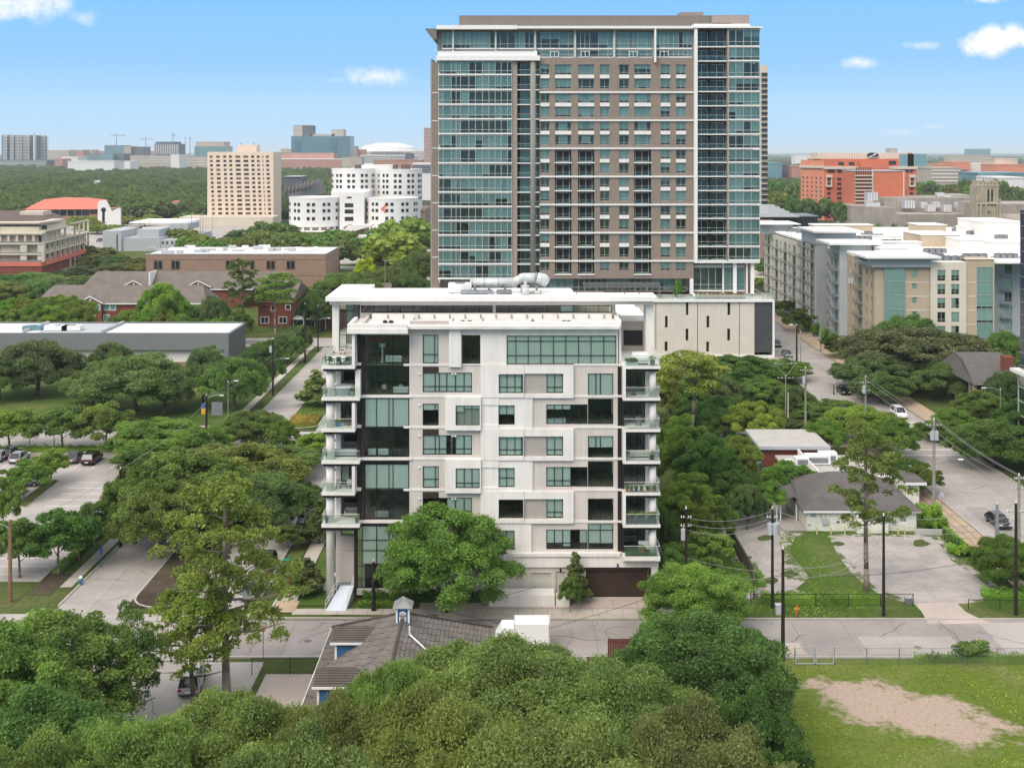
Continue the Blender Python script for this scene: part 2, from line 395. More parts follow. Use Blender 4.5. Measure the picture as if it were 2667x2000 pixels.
pavemat('walk',(.52,.475,.42),.15,.3)
pavemat('walk_tan',(.50,.38,.27),.2,.3)
pavemat('old_asphalt',(.46,.415,.385),.28,.3,crack=.14)
pavemat('apron',(.52,.44,.385),.15,.25)
pavemat('kerb',(.50,.46,.42),.2,.5)
plain('line_paint',(.72,.71,.68),.8,.12,1.5)
plain('joint',(.16,.145,.13),.95,.1,2)
def wornmat():
 m_,nt,N,L,b=nodemat('worn_lot');t=tex(nt,'ShaderNodeTexNoise',.42,9,.66);t2=tex(nt,'ShaderNodeTexNoise',2.5,8,.75)
 ga=ramp(nt,t2.outputs[0],[(.3,(.05,.085,.02)),(.7,(.13,.17,.05))]);pa=ramp(nt,t2.outputs[0],[(.3,(.33,.29,.26)),(.7,(.47,.43,.40))]);f=ramp(nt,t.outputs[0],[(.475,(0,0,0)),(.53,(1,1,1))])
 L.new(mixc(nt,ga.outputs[0],pa.outputs[0],f.outputs[0]),b.inputs['Base Color']);b.inputs['Roughness'].default_value=.95;bp=N.new('ShaderNodeBump');bp.inputs['Strength'].default_value=.6;bp.inputs['Distance'].default_value=.1;L.new(t2.outputs[0],bp.inputs['Height']);L.new(bp.outputs[0],b.inputs['Normal'])
wornmat()
def sheet(name,pts,z,mat,kind='structure',parent=None):
 mb=MB().add([(x,y,z)for x,y in pts],[tuple(range(len(pts)))]);o=mb.build(name,M[mat],parent)
 if kind:o['kind']=kind
 # keep faces up
 if o.data.polygons[0].normal.z<0:o.data.flip_normals()
 return o
def rect(x0,x1,y0,y1):return[(x0,y0),(x1,y0),(x1,y1),(x0,y1)]
g0=MB()
xs_=[-9000,-700,-260,260,900,9000];ys_=[20,330,900,26000]
g0.add([(-9000,-300,0),(12000,-300,0),(12000,26000,0),(-9000,26000,0)],[(0,1,2,3)]);go=g0.build('ground',M['woodland_floor']);go['kind']='structure'
sheet('lawn',rect(-260,200,-60,560),.006,'grass')
def slabs(name,x0,x1,y0,y1,nx,ny,z,mat,gap=.035,base='joint',kind='structure',pn='slab'):
 b=MB().add([(x0,y0,z-.02),(x1,y0,z-.02),(x1,y1,z-.02),(x0,y1,z-.02)],[(0,1,2,3)]).build(name,M[base]);b['kind']=kind
 w=(x1-x0)/nx;d=(y1-y0)/ny
 me=cbox(w-gap,d-gap,.03,M[mat])
 for i in range(nx):
  for j in range(ny):put(pn,me,b,(x0+i*w+gap/2,y0+j*d+gap/2,z-.03+.002*((i*7+j*3)%3)))
 return b
 # boulevard: two carriageways with a planted median; cross streets
slabs('road',-47.2,-40.2,117,183,2,14,.05,'road');slabs('road',-33.8,-27.0,118,183,2,14,.05,'road')
slabs('road',-45.9,-39.7,193.2,276,2,17,.05,'road')
for n_,p in(('road',rect(-45.9,-39.7,290,640)),('road',rect(-33.8,-27.5,193.2,640)),('road',rect(-47.2,-23.2,40,106)),):
 sheet(n_,p,.03,'road')
sheet('road',rect(-240,-27,106.2,117),.035,'road')
slabs('road',-26.9,57,107,115.4,17,2,.05,'road_grey')
slabs('road',-220,-47.4,183.3,193,30,2,.05,'road');sheet('road',rect(-47.3,57.3,183.3,193),.045,'road');sheet('road',rect(71,220,183.3,193),.045,'road')
sheet('road',rect(-300,57,277,289.5),.045,'road');sheet('road',rect(71,320,288,300),.045,'road')
slabs('road',57.2,70.6,60,400,3,68,.05,'road',gap=.03);sheet('road',rect(57.4,70.4,400,900),.04,'road')
sheet('road',rect(-300,57,455,470),.045,'lot')
# median
sheet('median',rect(-40.0,-34.0,118.5,182),.14,'mulch');sheet('median',rect(-39.5,-34.0,195,276),.14,'grass_lush');sheet('median',rect(-40,-34.2,40,102),.14,'mulch')
def kerb(pts,w=.22,h=.15,mat='kerb',name='kerb'):
 mb=MB()
 for i in range(len(pts)-1):
  a,b=Vector((*pts[i],0)),Vector((*pts[i+1],0));d=(b-a).normalized();n=Vector((-d.y,d.x,0))*w/2
  mb.add([a-n,b-n,b+n,a+n,*[q+Vector((0,0,h))for q in(a-n,b-n,b+n,a+n)]],[(4,5,6,7),(0,1,5,4),(2,3,7,6),(1,2,6,5),(3,0,4,7)])
 o=mb.build(name,M[mat]);o['kind']='structure';return o
def arc(cx_,cy_,r,a0,a1,n=8):return[(cx_+r*math.cos(R(a0+(a1-a0)*i/n)),cy_+r*math.sin(R(a0+(a1-a0)*i/n)))for i in range(n+1)]
kerb([(-40.1,182)]+[(-40.1,121.5)]+arc(-37.1,121.5,3,180,360)+[(-33.9,182)]);kerb(arc(-36.7,198,2.9,360,180)[::1]and[(-39.6,276),(-39.6,198)]+arc(-36.75,198,2.85,180,360)+[(-33.9,276)])
kerb([(-40.1,40),(-40.1,99)]+arc(-37.1,99,3,180,0)+[(-34.1,40)])
kerb([(-47.3,182),(-47.3,119)]);kerb([(-46.0,276),(-46.0,196)]+[(-47,193.5),(-220,193.2)])
kerb([(-26.9,182),(-26.9,121)]+arc(-23.6,119.2,3.4,165,265)+[(56.8,115.55)]);kerb([(-26.8,106.9),(56,106.85)]);kerb([(57.1,182),(57.1,119)]);kerb([(70.75,60),(70.75,181)]);kerb([(70.75,195),(70.75,430)]);kerb([(57.1,195),(57.1,430)])
kerb([(-220,183.1),(-47.4,183.1)]);kerb([(-26.9,183.1),(57,183.1)])
# walks
slabs('sidewalk',-49.2,-47.9,124,183,1,38,.10,'walk');sheet('verge',rect(-47.85,-47.4,124,182),.08,'grass_lush')
slabs('sidewalk',-49.8,-48.4,196,276,1,50,.10,'walk');slabs('sidewalk',-220,-50,195.6,197,90,1,.10,'walk')
slabs('sidewalk',-24.6,-22.9,119.5,180,1,38,.10,'walk');slabs('sidewalk',-22.8,20,116.7,118.2,28,1,.10,'walk')
slabs('driveway',-10,20,118.25,120.8,12,1,.11,'apron');slabs('sidewalk',-8,20,115.7,116.65,12,1,.11,'apron')
slabs('sidewalk',71.2,75.0,200,420,2,75,.10,'walk_tan',gap=.03);slabs('sidewalk',53.6,56.9,124,182,3,26,.10,'walk_tan',gap=.12)
sheet('crossing_ramp',rect(-26.5,-22.6,117.2,120.2),.115,'walk_tan')
for a,b in((-22.8,-18.6),(-16.9,-11.2),(6,9.2),(-9.5,-7.5)):sheet('verge',rect(a,b,115.7,116.66),.10,'grass')
sheet('lawn',rect(-22.7,-19.9,119,123.5),.09,'grass_lush');sheet('lawn',rect(-22.7,-20.5,126,140),.09,'grass_lush');sheet('lawn',rect(-26.2,-24.8,123,136),.09,'grass_lush');sheet('lawn',rect(-16,-4,118.4,120.4),.09,'grass_lush')
kerb([(-26.6,121),(-26.6,118.6),(-25.8,118),(-25.1,118.6),(-25.1,121)]);sheet('lawn',[(-26.4,121),(-26.4,118.7),(-25.8,118.2),(-25.25,118.7),(-25.25,121)],.12,'grass_lush')
sheet('lawn',rect(-220,-50,199,240),.03,'grass_lush');sheet('verge',rect(-220,-50,179.5,183),.03,'grass_lush')
# parking lot on the left
sheet('parking_lot',[(-130,126),(-52.2,126),(-52.0,179),(-130,179)],.04,'lot')
kerb([(-130,125.9),(-52.1,125.9),(-51.9,179.1),(-130,179.1)])
for i in range(5):sheet('stall_line',rect(-62.5,-52.8,127.8+2.55*i,127.93+2.55*i),.046,'line_paint')
for i in range(5):sheet('stall_line',rect(-62.5,-52.8,152.5+2.7*i,152.65+2.7*i),.046,'line_paint')
for i in range(14):sheet('stall_line',rect(-57.5-2.7*i,-57.38-2.7*i,170.5,176),.046,'line_paint')
for i in range(8):sheet('stall_line',rect(-79.5-2.7*i,-79.38-2.7*i,157.5,163),.046,'line_paint')
isl=gp(ZL,(110,765),(230,770),(490,555),(420,548),(300,625),(30,628),(0,640),(0,665),(200,668));isl=gp(ZL,(115,765),(215,772),(488,556),(470,548),(400,550))
sheet('island',isl,.15,'grass');kerb(isl+[isl[0]])
isl2=gp(ZL,(-60,640),(-60,672),(190,668),(250,632));sheet('island',isl2,.14,'grass')
sheet('mulch_bed',rect(-51.9,-49.4,122,128),.05,'mulch');sheet('lawn',rect(-51.8,-49.3,128,179),.05,'grass_lush');sheet('lawn',rect(-130,-52.2,118.5,125.7),.04,'grass')
# markings at the junctions
for y in(182.2,194.2):sheet('stop_line',rect(-33.6,-27.2,y,y+.35),.06,'line_paint')
sheet('stop_line',rect(-39,-20,192.0,192.3),.056,'line_paint');sheet('stop_line',rect(-39,-20,189.0,189.25),.056,'line_paint')
for y in(195.5,199):sheet('crosswalk_line',rect(58,70,y,y+.4),.075,'line_paint')
for y in(181,177.6):sheet('crosswalk_line',rect(58,70,y,y+.4),.075,'line_paint')
# distant paved lots
sheet('parking_lot',rect(-58,-47.5,385,450),.05,'apron');sheet('parking_lot',rect(-50,-35,340,452),.04,'lot');sheet('parking_lot',rect(-140,-60,480,620),.04,'lot');sheet('parking_lot',rect(-330,-160,560,760),.04,'lot');sheet('parking_lot',rect(80,120,400,460),.04,'apron')
# lot of the white bungalow
sheet('lawn',rect(20.5,57,118,182),.02,'grass_lush')
lotL=gp(ZR,(75,400),(240,400),(420,470),(480,560),(500,700),(520,860),(600,960),(470,990),(320,1000),(290,920),(200,700),(110,560),(60,470))
sheet('worn_ground',gp(ZR,(30,380),(260,370),(500,440),(660,560),(720,650),(690,760),(780,870),(700,980),(420,1030),(250,1030),(150,760)),.034,'worn_lot');sheet('worn_ground',gp(ZR,(790,590),(1000,565),(1300,575),(1600,580),(1700,660),(1790,770),(1950,880),(2120,1010),(1800,1062),(1440,1068),(1200,1010),(1030,890),(930,780),(840,690)),.036,'worn_lot')
sheet('old_parking_lot',lotL,.045,'old_asphalt')
lotR=gp(ZR,(850,610),(1000,590),(1300,590),(1560,600),(1620,650),(1700,760),(1840,850),(1980,960),(2060,1010),(1830,1040),(1740,1050),(1430,1055),(1380,1030),(1180,960),(1080,870),(980,760),(900,690))
sheet('old_parking_lot',lotR,.045,'old_asphalt')
sheet('driveway',gp(ZR,(1435,1060),(1735,1055),(1800,1120),(1900,1170),(1990,1200),(1540,1210),(1490,1120)),.06,'apron')
for cx_,cy_,s_ in((640,690,26),(1480,640,60),(250,740,45),(430,900,60),(380,600,50),(900,640,40),(560,850,60)):
 rr=random.Random(cx_);p=[G(ZR.x(cx_+math.cos(a*.7)*s_*rr.uniform(.7,1.3)),ZR.y(cy_+math.sin(a*.7)*s_*.4*rr.uniform(.7,1.3)))for a in range(9)];sheet('grass_patch',p[::-1],.055,'grass')
ctr=gp(ZR,(600,590),(700,560),(840,600),(900,720),(980,830),(1080,920),(1200,1000),(1000,1010),(700,990),(600,960),(700,880),(640,800),(560,700))
sheet('grass_patch',ctr,.052,'grass_lush')
sheet('vacant_lot',rect(14,60,40,106.6),.03,'grass_lot')
sheet('yard',rect(-23.1,14,40,106.6),.02,'grass');sheet('patio',rect(-22.5,-17.2,90,103.5),.06,'apron');sheet('driveway',rect(-2,13.5,98,106.7),.05,'road_grey')
# tar seams, cracks and patches in the concrete
plain('crack',(.13,.12,.11),.95,.2,2);rk=random.Random(12)
def crack(x0,x1,y0,y1,n,z=.0635):
 mb=MB()
 for i in range(n):
  x,y=rk.uniform(x0,x1),rk.uniform(y0,y1);a=rk.choice((0,math.pi/2))+rk.gauss(0,.35);w=rk.uniform(.015,.05)
  for k in range(rk.randint(4,14)):
   a+=rk.gauss(0,.35);nx_,ny_=x+math.cos(a)*.7,y+math.sin(a)*.7
   if not(x0<nx_<x1 and y0<ny_<y1):break
   dx_,dy_=-math.sin(a)*w,math.cos(a)*w;mb.add([(x-dx_,y-dy_,z),(nx_-dx_,ny_-dy_,z),(nx_+dx_,ny_+dy_,z),(x+dx_,y+dy_,z)],[(0,1,2,3)]);x,y=nx_,ny_
 o=mb.build('road_cracks',M['crack']);o['kind']='stuff';o['label']='dark cracks and tar seams in the concrete'
crack(-26,56,107.2,115.2,44);crack(57.5,70.4,112,260,46);crack(-47,-40.4,118,182,16);crack(-33.6,-27.2,118,182,14);crack(-125,-53,127,178,30,.05);crack(-47,-24,80,117,24,.05)
for i,(a,b,c,d,m_)in enumerate(((-4,2,108.5,111,'road'),(33,42,107.6,111.5,'lot'),(46,55,108,114.8,'lot'),(59,62,140,152,'road_grey'),(65,69,205,222,'road_grey'),(12,17,111.3,115,'road'),(20,27,107.6,110,'apron'),(62,66,168,176,'road_grey'))):sheet('concrete_patch',rect(a,b,c,d),.0575+i*.0004,m_)
for x,y in((-20,110.5),(-30,196),(63,232),(60,300),(38,109)):o=MB().tube((x,y,.055),(x,y,.068),.35,n=18).build('manhole_cover',M['joint']);o['kind']='structure'
# ======================= foliage =======================
def leafmat(name,dark,light,VAR=.5):
 m_,nt,N,L,b=nodemat(name);out=N['Material Output']
 g=N.new('ShaderNodeNewGeometry');oi=N.new('ShaderNodeObjectInfo')
 t=tex(nt,'ShaderNodeTexNoise',.28,3,.6)
 a=N.new('ShaderNodeMath');a.operation='MULTIPLY_ADD';a.inputs[1].default_value=.45;L.new(g.outputs['Random Per Island'],a.inputs[0])
 b2=N.new('ShaderNodeMath');b2.operation='MULTIPLY_ADD';b2.inputs[1].default_value=1.5;b2.inputs[2].default_value=-.5;L.new(t.outputs[0],b2.inputs[0]);L.new(b2.outputs[0],a.inputs[2])
 r=ramp(nt,a.outputs[0],[(0.05,dark),(0.95,light)])
 rv=ramp(nt,oi.outputs['Random'],[(0,(.78,.85,.85)),(.5,(1,1,1)),(1,(1.22,1.2,.95))]);c=mixc(nt,mixc(nt,r.outputs[0],rv.outputs[0],VAR,'MULTIPLY'),oi.outputs['Color'],1.0,'MULTIPLY')
 L.new(c,b.inputs['Base Color']);b.inputs['Roughness'].default_value=.6;b.inputs['Specular IOR Level'].default_value=.2
 tl=N.new('ShaderNodeBsdfTranslucent');L.new(mixc(nt,c,(1.0,1.1,.5),1.0,'MULTIPLY'),tl.inputs[0])
 mx=N.new('ShaderNodeMixShader');mx.inputs[0].default_value=.4;L.new(b.outputs[0],mx.inputs[1]);L.new(tl.outputs[0],mx.inputs[2]);L.new(mx.outputs[0],out.inputs[0])
leafmat('leaf_oak',(.085,.130,.042),(.33,.43,.135))
leafmat('leaf_mid',(.085,.135,.038),(.34,.455,.12))
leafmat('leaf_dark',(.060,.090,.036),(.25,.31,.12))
leafmat('leaf_pine',(.12,.175,.040),(.38,.47,.12))
leafmat('leaf_far',(.07,.11,.04),(.25,.31,.11),1.0)
def crown(name,seed,blobs,n,leaf,mat,squash=1.0,core=.8,up=.35):
 """blobs: (x,y,z,r) lobes. n leaf cards spread over their shells, small dark lobes inside"""
 rg=np.random.default_rng(seed);B=np.array(blobs,float)
 wgt=B[:,3]**2;wgt/=wgt.sum()
 idx=rg.choice(len(B),n,p=wgt)
 d=rg.normal(size=(n,3));d/=np.linalg.norm(d,axis=1)[:,None]
 d[:,2]=np.where(d[:,2]<-.35,-d[:,2],d[:,2])
 # fine clumps: pull directions toward random clump centres of every lobe
 nc=11;cd=rg.normal(size=(len(B),nc,3));cd/=np.linalg.norm(cd,axis=2)[:,:,None]
 cd[:,:,2]=np.where(cd[:,:,2]<-.3,-cd[:,:,2],cd[:,:,2])
 pick=rg.integers(0,nc,n);pull=rg.random(n)[:,None]*.7
 d=d*(1-pull)+cd[idx,pick]*pull;d/=np.linalg.norm(d,axis=1)[:,None]
 near=np.einsum('ij,ij->i',d,cd[idx,pick])
 rad=B[idx,3]*(.74+.36*rg.random(n)**.6*np.clip(near,.2,1)+.12*rg.normal(size=n))
 c=B[idx,:3]+d*rad[:,None]*np.array([1,1,squash])
 # drop cards buried in other lobes
 keep=np.ones(n,bool)
 for b in B:
  q=(c-b[:3])/np.array([1,1,squash]);keep&=~((q**2).sum(1)<(b[3]*.72)**2)
 c=c[keep];d=d[keep];n=len(c)
 nrm=d*.55+rg.normal(size=(n,3))*.9+np.array([0,0,up]);nrm/=np.linalg.norm(nrm,axis=1)[:,None]
 t=np.cross(nrm,rg.normal(size=(n,3)));t/=np.linalg.norm(t,axis=1)[:,None];bt=np.cross(nrm,t)
 s=(leaf*(.55+.9*rg.random(n)))[:,None];s2=s*(.32+.35*rg.random(n))[:,None]
 V=np.empty((n,4,3));V[:,0]=c-t*s;V[:,1]=c+bt*s2-t*s*.1+nrm*s*.18;V[:,2]=c+t*s;V[:,3]=c-bt*s2+t*s*.1+nrm*s*.12
 V=V.reshape(-1,3);Fi=np.arange(4*n)
 core_mb=MB()
 for x,y,z,r in blobs:
  if core:core_mb.ball((x,y,z),r*core*.9,None,r*core*.9*squash,7,5,ph=rg.random()*6)
 nv0=len(V);cv=np.array(core_mb.v)if core_mb.v else np.zeros((0,3))
 me=bpy.data.meshes.new(name)
 allv=np.concatenate([V,cv]);cf_=[tuple(i+nv0 for i in f)for f in core_mb.f]
 loops=np.concatenate([Fi,np.array([i for f in cf_ for i in f],int)])if cf_ else Fi
 tot=[4]*n+[len(f)for f in cf_];st_=np.concatenate([[0],np.cumsum(tot)[:-1]])
 me.vertices.add(len(allv));me.vertices.foreach_set('co',allv.ravel());me.loops.add(len(loops));me.loops.foreach_set('vertex_index',loops)
 me.polygons.add(len(tot));me.polygons.foreach_set('loop_start',st_);me.polygons.foreach_set('loop_total',tot)
 me.update(calc_edges=True);me.materials.append(M[mat]);return me
def trunk(name,h,r,limbs,mat='bark',lean=(0,0),bend=.0,seed=1):
 rr=random.Random(seed);mb=MB();pts=[];n=6
 for i in range(n+1):
  t=i/n;pts.append((lean[0]*t+math.sin(t*3+seed)*bend,lean[1]*t+math.cos(t*2.3+seed)*bend,h*t))
 mb.path(pts,[r*(1.25 if i==0 else 1-.55*i/n)for i in range(n+1)],9)
 for(t,a,L_,up)in limbs:
  k=min(n-1,int(t*n));p=Vector(pts[k]).lerp(Vector(pts[k+1]),t*n-k);rr_=r*(1-.5*t)*.5
  q=p+Vector((math.cos(a)*L_*.5,math.sin(a)*L_*.5,up*.45));e_=p+Vector((math.cos(a+.25)*L_,math.sin(a+.25)*L_,up))
  mb.path([p,q,e_],[rr_,rr_*.7,rr_*.3],6)
  e2=q+Vector((math.cos(a-.7)*L_*.5,math.sin(a-.7)*L_*.5,up*.55));mb.path([q,e2],[rr_*.55,rr_*.2],5)
 return mb.mesh(name,M[mat],smooth=True)
PROTO={}
def proto(kind,tm,cm):
 co=np.empty(len(cm.vertices)*3);cm.vertices.foreach_get('co',co);co=co.reshape(-1,3)
 w=(np.percentile(co[:,0],98.5)-np.percentile(co[:,0],1.5))*1.02;PROTO.setdefault(kind,[]).append((tm,cm,w,float(np.percentile(co[:,2],99.2))))
def dome(seed,W,z0,zt,n,rr=(.17,.27),flat=.9,low=1.08):
 r_=random.Random(seed);out=[];Hh=zt-z0
 for i in range(n):
  k=(i+.5)/n;th=math.acos(1-k*low);ph=i*2.39996+r_.random()*.6
  rad=W/2*r_.uniform(.58,.98);R_=W*r_.uniform(*rr)*.75
  out.append((math.sin(th)*math.cos(ph)*rad,math.sin(th)*math.sin(ph)*rad,z0+Hh*(.30 if low<1.2 else .44)+math.cos(th)*Hh*(.52 if low<1.2 else .44)*flat*r_.uniform(.72,1.15),R_))
 out.append((0,0,z0+Hh*.42,W*.24));return out
def limbs(seed,n,L_,up,t0=.45):
 r_=random.Random(seed);return[(t0+(1-t0)*i/n*.95,i*2.4+r_.random(),L_*r_.uniform(.7,1.1),up*r_.uniform(.6,1.2))for i in range(n)]
def pads(seed,h,W,n,t0=.45,r0=.16):
 """pine: flat irregular tufts at the ends of limbs"""
 r_=random.Random(seed);out=[];lim=[]
 for i in range(n):
  t=t0+(1-t0)*(i+.5)/n;a=i*2.4+r_.random()*.8;q=W/2*(.38+.62*math.sin(math.pi*(.12+.80*(t-t0)/(1-t0))))*r_.uniform(.5,1.0)
  for k in range(4):
   g_=(1,.7,.85,.45)[k];out.append((math.cos(a+(0,.5,-.45,.1)[k])*q*g_,math.sin(a+(0,.5,-.45,.1)[k])*q*g_,h*t+r_.uniform(-.9,1.6),W*r0*r_.uniform(.38,.74)))
  lim.append((min(.97,t-.03),a,q,1.0))
 out.append((0,0,h*1.0,W*r0*1.0));return out,lim
 # nearest: big live oaks
for s in(1,2):proto('oak_near',trunk('oak_trunk',8.5,.55,limbs(s,7,5.5,3.5,.3),seed=s,bend=.3),crown('oak_crown',s,dome(s,17,3.5,15,84,(.065,.145)),200000,.10,'leaf_oak',.95,core=.7))
for s in(11,12):proto('oak_mid',trunk('oak_trunk',7,.45,limbs(s,7,5,3,.3),seed=s,bend=.3),crown('oak_crown',s,dome(s,15,1.2,12,60,(.08,.15),1,1.4),66000,.16,'leaf_mid',.9,core=.66))
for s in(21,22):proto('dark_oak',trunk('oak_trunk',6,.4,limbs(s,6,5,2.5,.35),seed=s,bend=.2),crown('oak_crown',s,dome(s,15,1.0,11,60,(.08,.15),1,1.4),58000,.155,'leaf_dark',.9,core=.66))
for s in(31,32,33):proto('round',trunk('street_tree_trunk',4.5,.16,limbs(s,5,2,2,.45),'bark_pale',seed=s,bend=.1),crown('tree_crown',s,dome(s,7,1.6,7.6,28,(.11,.20),1,1.5),17000,.14,'leaf_mid',.9,core=.6))
for s in(34,35):proto('round_near',trunk('tree_trunk',6.5,.3,limbs(s,7,3.5,3,.35),'bark',seed=s,bend=.2),crown('tree_crown',s,dome(s,12,1.2,12.4,78,(.07,.15),1,1.62),90000,.115,'leaf_mid',.9,core=.55))
for s in(41,42):proto('magnolia',trunk('magnolia_trunk',5,.14,[],seed=s),crown('magnolia_crown',s,[(math.cos(i*2.4)*1.5*(1-i/16)*.8,math.sin(i*2.4)*1.5*(1-i/16)*.8,1.2+i*.42,1.0-i*.045)for i in range(15)],6000,.19,'leaf_dark',1.0,core=.7))
for s in(51,52,53):
 b_,l_=pads(s,17,11,15,.38,.13);proto('pine',trunk('pine_trunk',17,.3,l_,'bark_pale',seed=s,bend=.15),crown('pine_crown',s,b_,20000,.17,'leaf_pine',.8,core=0,up=.4))
for s in(54,):
 b_,l_=pads(s,17,12,22,.30,.12);proto('pine_near',trunk('pine_trunk',17,.32,l_,'bark_pale',seed=s,bend=.15),crown('pine_crown',s,b_,42000,.13,'leaf_pine',.95,core=0,up=.3))
for s in(55,):
 b_,l_=pads(s,17,10,17,.42,.115);proto('pine_tall',trunk('pine_trunk',17,.27,l_,'bark_pale',seed=s,bend=.15),crown('pine_crown',s,b_,24000,.13,'leaf_pine',.9,core=0,up=.3))
for s in(58,59):
 b_,l_=pads(s,11,12,16,.35,.13);proto('sparse',trunk('tree_trunk',9.5,.28,l_,'bark',seed=s,bend=.5),crown('tree_crown',s,b_,17000,.15,'leaf_mid',.8,core=0,up=.4))
for s in(56,):
 b_,l_=pads(s,15,13,11,.62,.18);proto('flat_pine',trunk('pine_trunk',15,.3,l_,'bark_pale',seed=s,bend=.3),crown('pine_crown',s,b_,15000,.2,'leaf_pine',.5,core=0,up=.8))
for s in(61,62,63,64):proto('far',trunk('tree_trunk',5,.3,[],seed=s),crown('tree_crown',s,dome(s,13,1.0,11,14,(.17,.26)),1500,.8,'leaf_far',.85))
for s in(65,66):proto('far_pine',trunk('tree_trunk',10,.25,[],seed=s),crown('tree_crown',s,dome(s,8,5,17,10,(.17,.26)),900,.8,'leaf_far',.9))
for s in(71,72):proto('bush',trunk('stem',.8,.08,[],seed=s),crown('foliage',s,[(math.cos(i*2.4)*.8,math.sin(i*2.4)*.8,.5+.25*(i%3),.6)for i in range(8)],1300,.16,'leaf_mid',.9))
_tr=random.Random(77)
def tree(px,ytop,Y,wpx,kind,label,tint=(1,1,1),group=None,name='tree',cat='tree',base=0.0):
 """stands at column px and distance Y; its top shows at row ytop, its crown is wpx pixels wide there"""
 W=wpx*Y/F;top=max(wz(ytop,Y+.3*W)-base,1.0)
 tm,cm,w0,h0=_tr.choice(PROTO[kind])
 t=thing(name,label,cat,(wx(px,Y),Y,base),group,_tr.random()*6.28)
 sx=W/w0;sz=top/h0
 for nm,me in(('trunk',tm),('crown',cm)):
  o=bpy.data.objects.new(nm,me);col.objects.link(o);o.parent=t;o.scale=(sx,sx,sz)
  if nm=='crown':o.color=(tint[0]*_tr.uniform(.88,1.12),tint[1]*_tr.uniform(.92,1.08),tint[2],1)
 return t
 # ======================= white condominium =======================
Z1=ZM(800,700,3.318);Z2=ZM(1250,700,3.318);Z3=ZM(800,1150,3.318);Z4=ZM(1250,1150,3.318)
YC=121.0
def cx(z,a):return wx(z.x(a),YC)
def cz(z,a):return wz(z.y(a),YC)
rnd=random.Random(5)
condo=thing('condominium_building','white and beige eight storey condominium with glass bays and corner balconies','apartment building',(0,130,0))
W_,BG,TP,DK,BR=M['white_stucco'],M['beige_stucco'],M['taupe_stucco'],M['dark_bronze'],M['brown_clad']
fl=[wz(q,YC)for q in(950,1031.5,1112,1194,1275,1357.5,1439)]
ztop=wz(838,YC)
XL,XG0,XG1,XW,XR=cx(Z1,470),cx(Z1,495),cx(Z1,883),cx(Z2,1190),cx(Z2,1225)
YB=146.0
cf=Fac(condo,0,YC,0)
holes=[];wins=[]
def cw(z,x0,y0,x1,y1,cols=(),rows=(),blind=None,**k):
 a,b=cx(z,x0),cx(z,x1);c,d=cz(z,y1),cz(z,y0)
 cols=[(cx(z,q)-a)/(b-a)for q in cols];rows=[(cz(z,q)-c)/(d-c)for q in rows]
 holes.append((a,b,c,d));wins.append((a,b,c,d,cols,rows,blind,k))
 # top floor
cw(Z1,998,570,1135,820,(1100,),(742,),1.0)
cw(Z1,1338,572,1497,822,(1420,),(740,),0)
cw(Z2,230,575,1180,828,(310,417,525,635,742,852,960,1070),(627,751),1.0)
S2=540.0
bl7={0:[1,1,1,1,1,1],1:[1,1,1,0,1,1],2:[0,0,0,1,.9,1]}
for k in range(3):
 d=S2*k
 cw(Z1,998,898+d,1425,1068+d,(1105,1140,1205,1280,1355),(1018+d,),bl7[k])
 cw(Z2,162,905+d,375,1075+d,(232,302,358),(1025+d,),(1,1,.35)[k]if k<2 else 0)
 cw(Z2,575,905+d,717,1075+d,(645,),(1025+d,),1)
 cw(Z2,933,905+d,1153,1097+d,(1003,1042),(),([1,1,1],[.53,.53,.53],[0,0,0])[k])
for k in range(3):
 d=S2*k
 cw(Z1,998,1165+d,1137,1355+d,(1105,),(1280+d,)if k else(),(.3,1,1)[k])
 if k<2:cw(Z1,1285,1172+d,1492,1343+d,(1358,1425),(1300+d,)if k else(),([.32,.15,.15],[1,1,1])[k],y=-.46)
 cw(Z2,160,1175+d,300,1347+d,(230,),(1268+d,),(.5,1,1)[k])
 cw(Z2,573,1172+d,930,1343+d,(643,715,785,860),(1292+d,),([.25,.25,.25,0,0],[1,1,1,0,0],[.75,.75,.9,0,.75])[k])
 cw(Z2,933,1122+d,1153,1343+d,(1040,),(1180+d,)if k else(),(0,0,.8)[k])
shallow=[h for h,w_ in zip(holes,wins)if 'y' not in w_[7]]
garage=(cx(Z4,915),cx(Z4,1452),0.15,cz(Z4,1103));louvre=(cx(Z4,437),cx(Z4,617),cz(Z4,1300),cz(Z4,1130));sdoor=(cx(Z4,655),cx(Z4,745),cz(Z4,1330),cz(Z4,1118))
cf.wall('facade_wall',XG1,XW,fl[6]-.25,ztop,shallow,BG,0,.3)
for(a,b,c,d,cols,rows,bl,k)in wins:
 cf.win(a,b,c,d,cols,rows,blind=bl,**({'y':.1}|k))
